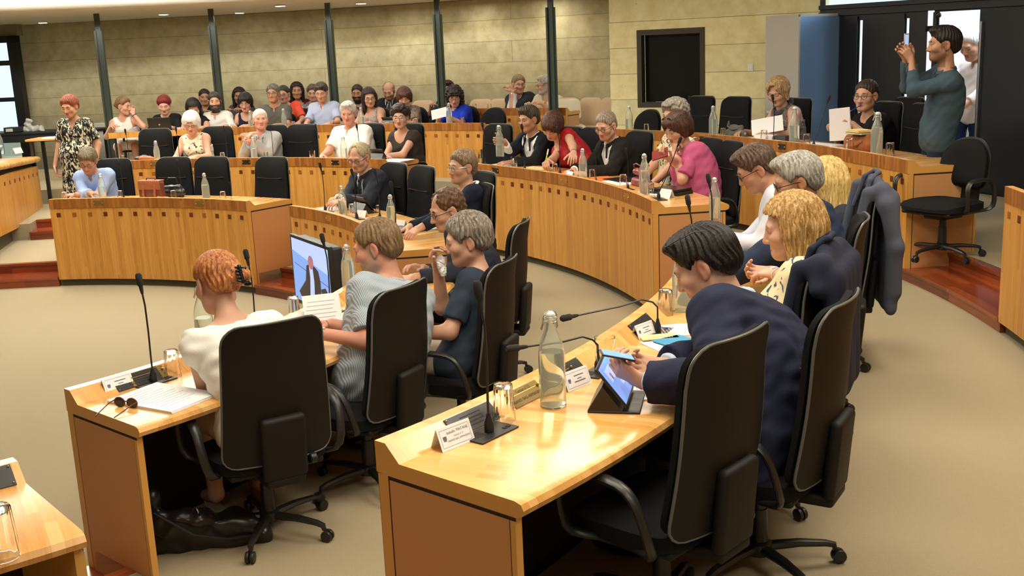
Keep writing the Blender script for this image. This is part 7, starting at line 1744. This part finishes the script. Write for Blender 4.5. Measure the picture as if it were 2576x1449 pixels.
hung(2085, 650, 2, cloth((34, 38, 54)), 'navy jacket hung over the chair of the long-haired blonde woman', long=.55, sleeve=0)
# ---- cabinet
c0 = at_d(2008, 36, 12.95); zc = c0.z; c0.z = T[3]; fx, sx = Vector((.8, .6, 0)), Vector((-.6, .8, 0))
e = empty('cabinet', c0, 0, 'tall grey metal cabinet with a blue shiny door, beside the dark doors', 'cabinet'); w_, d_ = 1.06, .49
q1, q2 = c0+fx*w_, c0+sx*d_
b = MB(); b.prism([c0, q1, q1+sx*d_, q2], (0, 0, zc-T[3])); ploc(b, 'carcass', 'cab_grey', e, smooth=False) if mat('cab_grey', srgb(176, 174, 166), .5) else 0
mat('cab_blue', srgb(122, 156, 200), .34, .25); fn = Vector((.6, -.8, 0))
b = MB(); plane_box(b, c0, fx, fn, .03, w_-.035, T[3]+.06, zc-.03, .0, .012); dr = ploc(b, 'door', 'cab_blue', e, smooth=False)
b = MB(); plane_box(b, c0, fx, fn, 0, .03, T[3], zc, 0, .014); plane_box(b, c0, fx, fn, w_-.035, w_, T[3], zc, 0, .014); plane_box(b, c0, fx, fn, 0, w_, zc-.03, zc, 0, .014); ploc(b, 'door_frame', 'cab_grey', e, smooth=False)
b = MB(); plane_box(b, c0, fx, fn, w_-.10, w_-.08, T[3]+.95, T[3]+1.1, .012, .03); o = ploc(b, 'handle', 'steel', e, smooth=False)
b = MB(); plane_box(b, c0, sx, Vector((-.8, -.6, 0)), .03, d_-.03, T[3]+.9, T[3]+.93, 0, .004); ploc(b, 'trim_strip', 'white_plastic', e, smooth=False)
# ---- beige seats along the wall
def mk_seat(e):
    b = MB(); back_surface(b, .42, .86, .215, .205, .10, .05, lambda v: -.20-.05*v, .035, curve=.05); b.build('back', 'seat_beige', e)
    b = MB(); b.rbox((0, .0, .405), (.42, .40, .06), .028); b.build('cushion', 'seat_beige', e)
    b = MB(); b.rbox((0, -.05, .19), (.06, .16, .38), .01); b.rbox((0, -.05, .012), (.16, .26, .024), .006); b.build('pedestal', 'metal_black', e)
seats = [(1066, 266, 'beige wall seat left of the fourth steel post'), (1212, 262, 'beige wall seat right of the curly-haired woman in blue'), (1262, 259, 'beige wall seat just left of the man with clasped hands'), (1428, 257, 'beige wall seat just right of the rightmost steel post'), (1489, 256, 'beige wall seat, second from the stone pier'), (1541, 256, 'beige wall seat next to the stone pier')]
for u, v, l in seats:
    q = at_r(u, v, 11.48); a = ang(q); hp = pol(a, 11.25, T[4]); inst('wseat', mk_seat, 'auditorium_seat', hp, rad(a)+pi/2, l, 'seat', 'beige seats along the stone wall')
for key in ('e8', 'e10', 'e11', 'e13', 'e16', 'e19', 'e20', 'e17', 'e18'):
    if 'root' in PEOPLE[key]:
        r = PEOPLE[key]['root']; inst('wseat', mk_seat, 'auditorium_seat', Vector(r.location), r.rotation_euler.z, 'beige wall seat of the '+{'e8': 'young woman in dark red', 'e10': 'person hidden behind the man in light blue', 'e11': 'black-bearded man in blue-grey', 'e13': 'balding red-bearded man', 'e16': 'person half hidden by the fourth post', 'e19': 'young woman behind the bearded man in white', 'e20': 'long-haired woman behind the black fringe', 'e17': 'man with clasped hands', 'e18': 'grey-haired man in beige'}[key], 'seat', 'beige seats along the stone wall')
# chairs of the back row
for key, l in (('e2', 'red-haired woman at the laptop'), ('e3', 'woman with long black hair looking down'), ('e4', 'bearded man in white'), ('e5', 'woman with the black fringe'), ('e6', 'man in the grey polo'), ('e7', 'woman in coral'), ('e9', 'man in light blue, back row'), ('e12', 'woman in grey sequins'), ('e14', 'woman in the mottled blouse'), ('e15', 'curly-haired woman in bright blue')):
    if 'root' in PEOPLE[key]:
        r = PEOPLE[key]['root']; f = deg(r.rotation_euler.z+pi/2); chair('low', Vector(r.location)-Vector((cos(rad(f)), sin(rad(f)), 0))*.05, f, 3, 'black low round-backed chair of the '+l)
def mk_stool(e, m='metal_black', sm='seat_beige'):
    b = MB(); b.rbox((0, 0, .45), (.42, .42, .05), .02); b.build('seat', sm, e)
    b = MB(); back_surface(b, .55, .86, .2, .19, .07, .05, lambda v: -.21-.04*v, .03, curve=.04); b.build('backrest', sm, e)
    for x in (-1, 1):
        for y in (-1, 1): b = MB(); b.tube([(x*.19, y*.18, .43), (x*.2, y*.2, 0)], .012, 8); b.build('leg', m, e)
    for x in (-1, 1): b = MB(); b.tube([(x*.16, -.19, .43), (x*.16, -.23, .62)], .010, 8); b.build('back_rail', m, e)
if 'root' in PEOPLE['e1']:
    r = PEOPLE['e1']['root']; inst('stool', lambda e: mk_stool(e, 'metal_black', 'fabric_black'), 'side_chair', Vector(r.location), r.rotation_euler.z, 'four-legged black chair of the woman in the sleeveless white top', 'chair', None)
q = at_r(1448, 272, 11.15); hp = pol(ang(q), 10.98, T[4]); mat('cream_shell', srgb(226, 216, 190), .5)
inst('shell', lambda e: mk_stool(e, 'steel', 'cream_shell'), 'shell_chair', hp, rad(ang(q))+pi*.72, 'cream moulded chair at the right end of the small wall desk', 'chair', None)
# ---- left edge: dark table, its clutter, small wooden table, wall units
tp_ = at_d(120, 330, 18.2); e = empty('side_table', (tp_.x, tp_.y, T[3]), rad(-4), 'long black table under the tall window at far left', 'table')
b = MB(); b.rbox((-.55, 0, .78), (3.0, .7, .04), .006); b.rbox((-.55, -.32, .70), (2.9, .03, .12), .006); b.build('tabletop', 'frame_dark', e)
for x in (-1.9, .85):
    for y in (-.3, .3): b = MB(); b.box((x, y, .38), (.05, .05, .76)); b.build('leg', 'frame_dark', e, smooth=False)
tz = T[3]+.801
q = at(36, 332, tz); q = at_d(36, 330, 18.0); q.z = tz; e = empty('projector', q, rad(-4), 'black device lying on the long black table', 'device'); b = MB(); b.rbox((0, 0, .045), (.26, .2, .09), .01); b.build('body', 'metal_black', e); b = MB(); b.rbox((-.03, -.101, .045), (.12, .006, .05), .003); b.build('panel', 'pale_grey', e)
q = at_d(82, 328, 18.1); q.z = tz; e = empty('plastic_bag', q, 0, 'crumpled clear plastic bag on the long black table', 'bag'); blob('body', e, 'plastic_clear', [((-.1, 0, .04), (.14, 0, .03), .06), ((-.06, 0, .12), (-.04, 0, .16), .05)], .008, .012, 40) if mat('plastic_clear', srgb(176, 178, 170), .2) else 0
q = at_d(58, 328, 18.1); q.z = tz; e = empty('paper_box', q, 0, 'small pale carton beside the device on the black table', 'box'); b = MB(); b.box((0, 0, .04), (.10, .1, .08)); b.build('box', 'manila', e, smooth=False)
q = at_d(132, 346, 16.3); e = empty('side_table', (q.x, q.y, T[2] if rad_of(q) < 9.2 else T[3]), 0, 'small wooden table with dark legs behind the standing woman', 'table'); zt_ = q.z-e.location.z
b = MB(); b.rbox((0, 0, zt_-.015), (.62, .5, .03), .006); b.build('tabletop', 'edge_wood2', e) if mat('edge_wood2', srgb(206, 152, 86), .4, noise=(20, .08)) else 0
for x in (-.24, .27):
    for y in (-.2, .2): b = MB(); b.box((x, y, (zt_-.03)/2), (.045, .045, zt_-.03)); b.build('leg', 'frame_dark', e, smooth=False)
p2_ = e.location+Vector((0, -.05, zt_)); e = empty('paper_sheet', p2_, .2, 'white pages on the small wooden table behind the standing woman', 'paper'); b = MB(); b.box((0, 0, .006), (.2, .28, .012)); b.build('sheets', 'paper', e, smooth=False)
q = at_d(250, 356, 19.3); e = empty('radiator', (q.x, q.y, T[3]), rad(-8), 'pale wall heater box left of the leftmost steel post', 'radiator'); b = MB(); b.rbox((0, 0, .52), (.34, .16, .62), .01); b.build('body', 'pale_grey', e)
b = MB()
for i in range(6): b.box((0, -.082, .74-.012*i), (.28, .003, .005))
b.build('grille', 'groove', e, smooth=False); b = MB(); b.rbox((0, .02, .10), (.30, .12, .20), .004); b.build('plinth', 'kick', e)
# ------------------------------------------------------------------ light
def area(name, loc, rot, size, energy, col, sy=None, spread=None):
    l = bpy.data.lights.new(name, 'AREA'); l.energy = energy; l.color = col; l.size = size
    if sy: l.shape = 'RECTANGLE'; l.size_y = sy
    if spread: l.spread = rad(spread)
    o = bpy.data.objects.new(name, l); COL.objects.link(o); o.location = loc; o.rotation_euler = rot; return o
WARM = (1, .90, .74)
for x, y, e in [(-5, 8, 62), (-1, 4.6, 100), (-3, 11.5, 110), (1.2, 9.5, 125), (.6, 3.6, 95), (-6.5, 14, 110), (3.0, 5.6, 165), (-1.2, -.6, 60), (2.4, 1.2, 90)]:  # last pair: unseen fill added on the camera side to lighten near end panels
    area('ceiling_and_fill_lamp', (x, y, 4.5), (0, 0, 0), 1.7, e, WARM)
for a in (57, 64, 71, 78, 85, 92, 100):
    p = pol(a, 11.2, 3.2); area('soffit_lamp', p, (0, 0, 0), .25, 9, (1, .92, .78))
area('cove_lamp', (-5, 12, 3.7), (pi, 0, 0), 5, 380, (1, .97, .9))
for a in (66, 78, 90, 102, 114):
    p = pol(a, 7.3, 3.95); area('cove_strip', p, (rad(112), 0, rad(a)-pi/2), 1.5, 120, (1, .98, .93), .25, 100)
p = DA+DD*((x0+x1)/2)+Vector((0, 0, 1.8))+(-DN)*1.5
area('door_daylight', p, (rad(90), 0, math.atan2(DN.y, DN.x)+pi/2), 1.6, 160, (.72, .87, 1), 2.4)
p = WC+Vector((-.6, 0, 0))-WN*.6; p.z = 1.6
p = DA+DD*((x0+x1)/2)-DN*1.2+Vector((0, 0, 3.2)); area('outside_daylight', p, (0, 0, 0), 2, 200, (.85, .93, 1))
p = WC+Vector((-.6, 0, 0))-WN*.6; p.z = 1.6
area('window_daylight', p, (rad(90), 0, math.atan2(WN.y, WN.x)+pi/2), 3, 150, (.75, .9, 1), 2.6)
w = bpy.data.worlds.new('world'); SC.world = w; w.use_nodes = True
bg = w.node_tree.nodes['Background']; bg.inputs[0].default_value = (.72, .9, 1, 1); bg.inputs[1].default_value = 1.6
SC.view_settings.view_transform = 'Standard'; SC.view_settings.look = 'None'; SC.view_settings.gamma = 1; SC.view_settings.use_curve_mapping = False
SC.view_settings.exposure = -.15
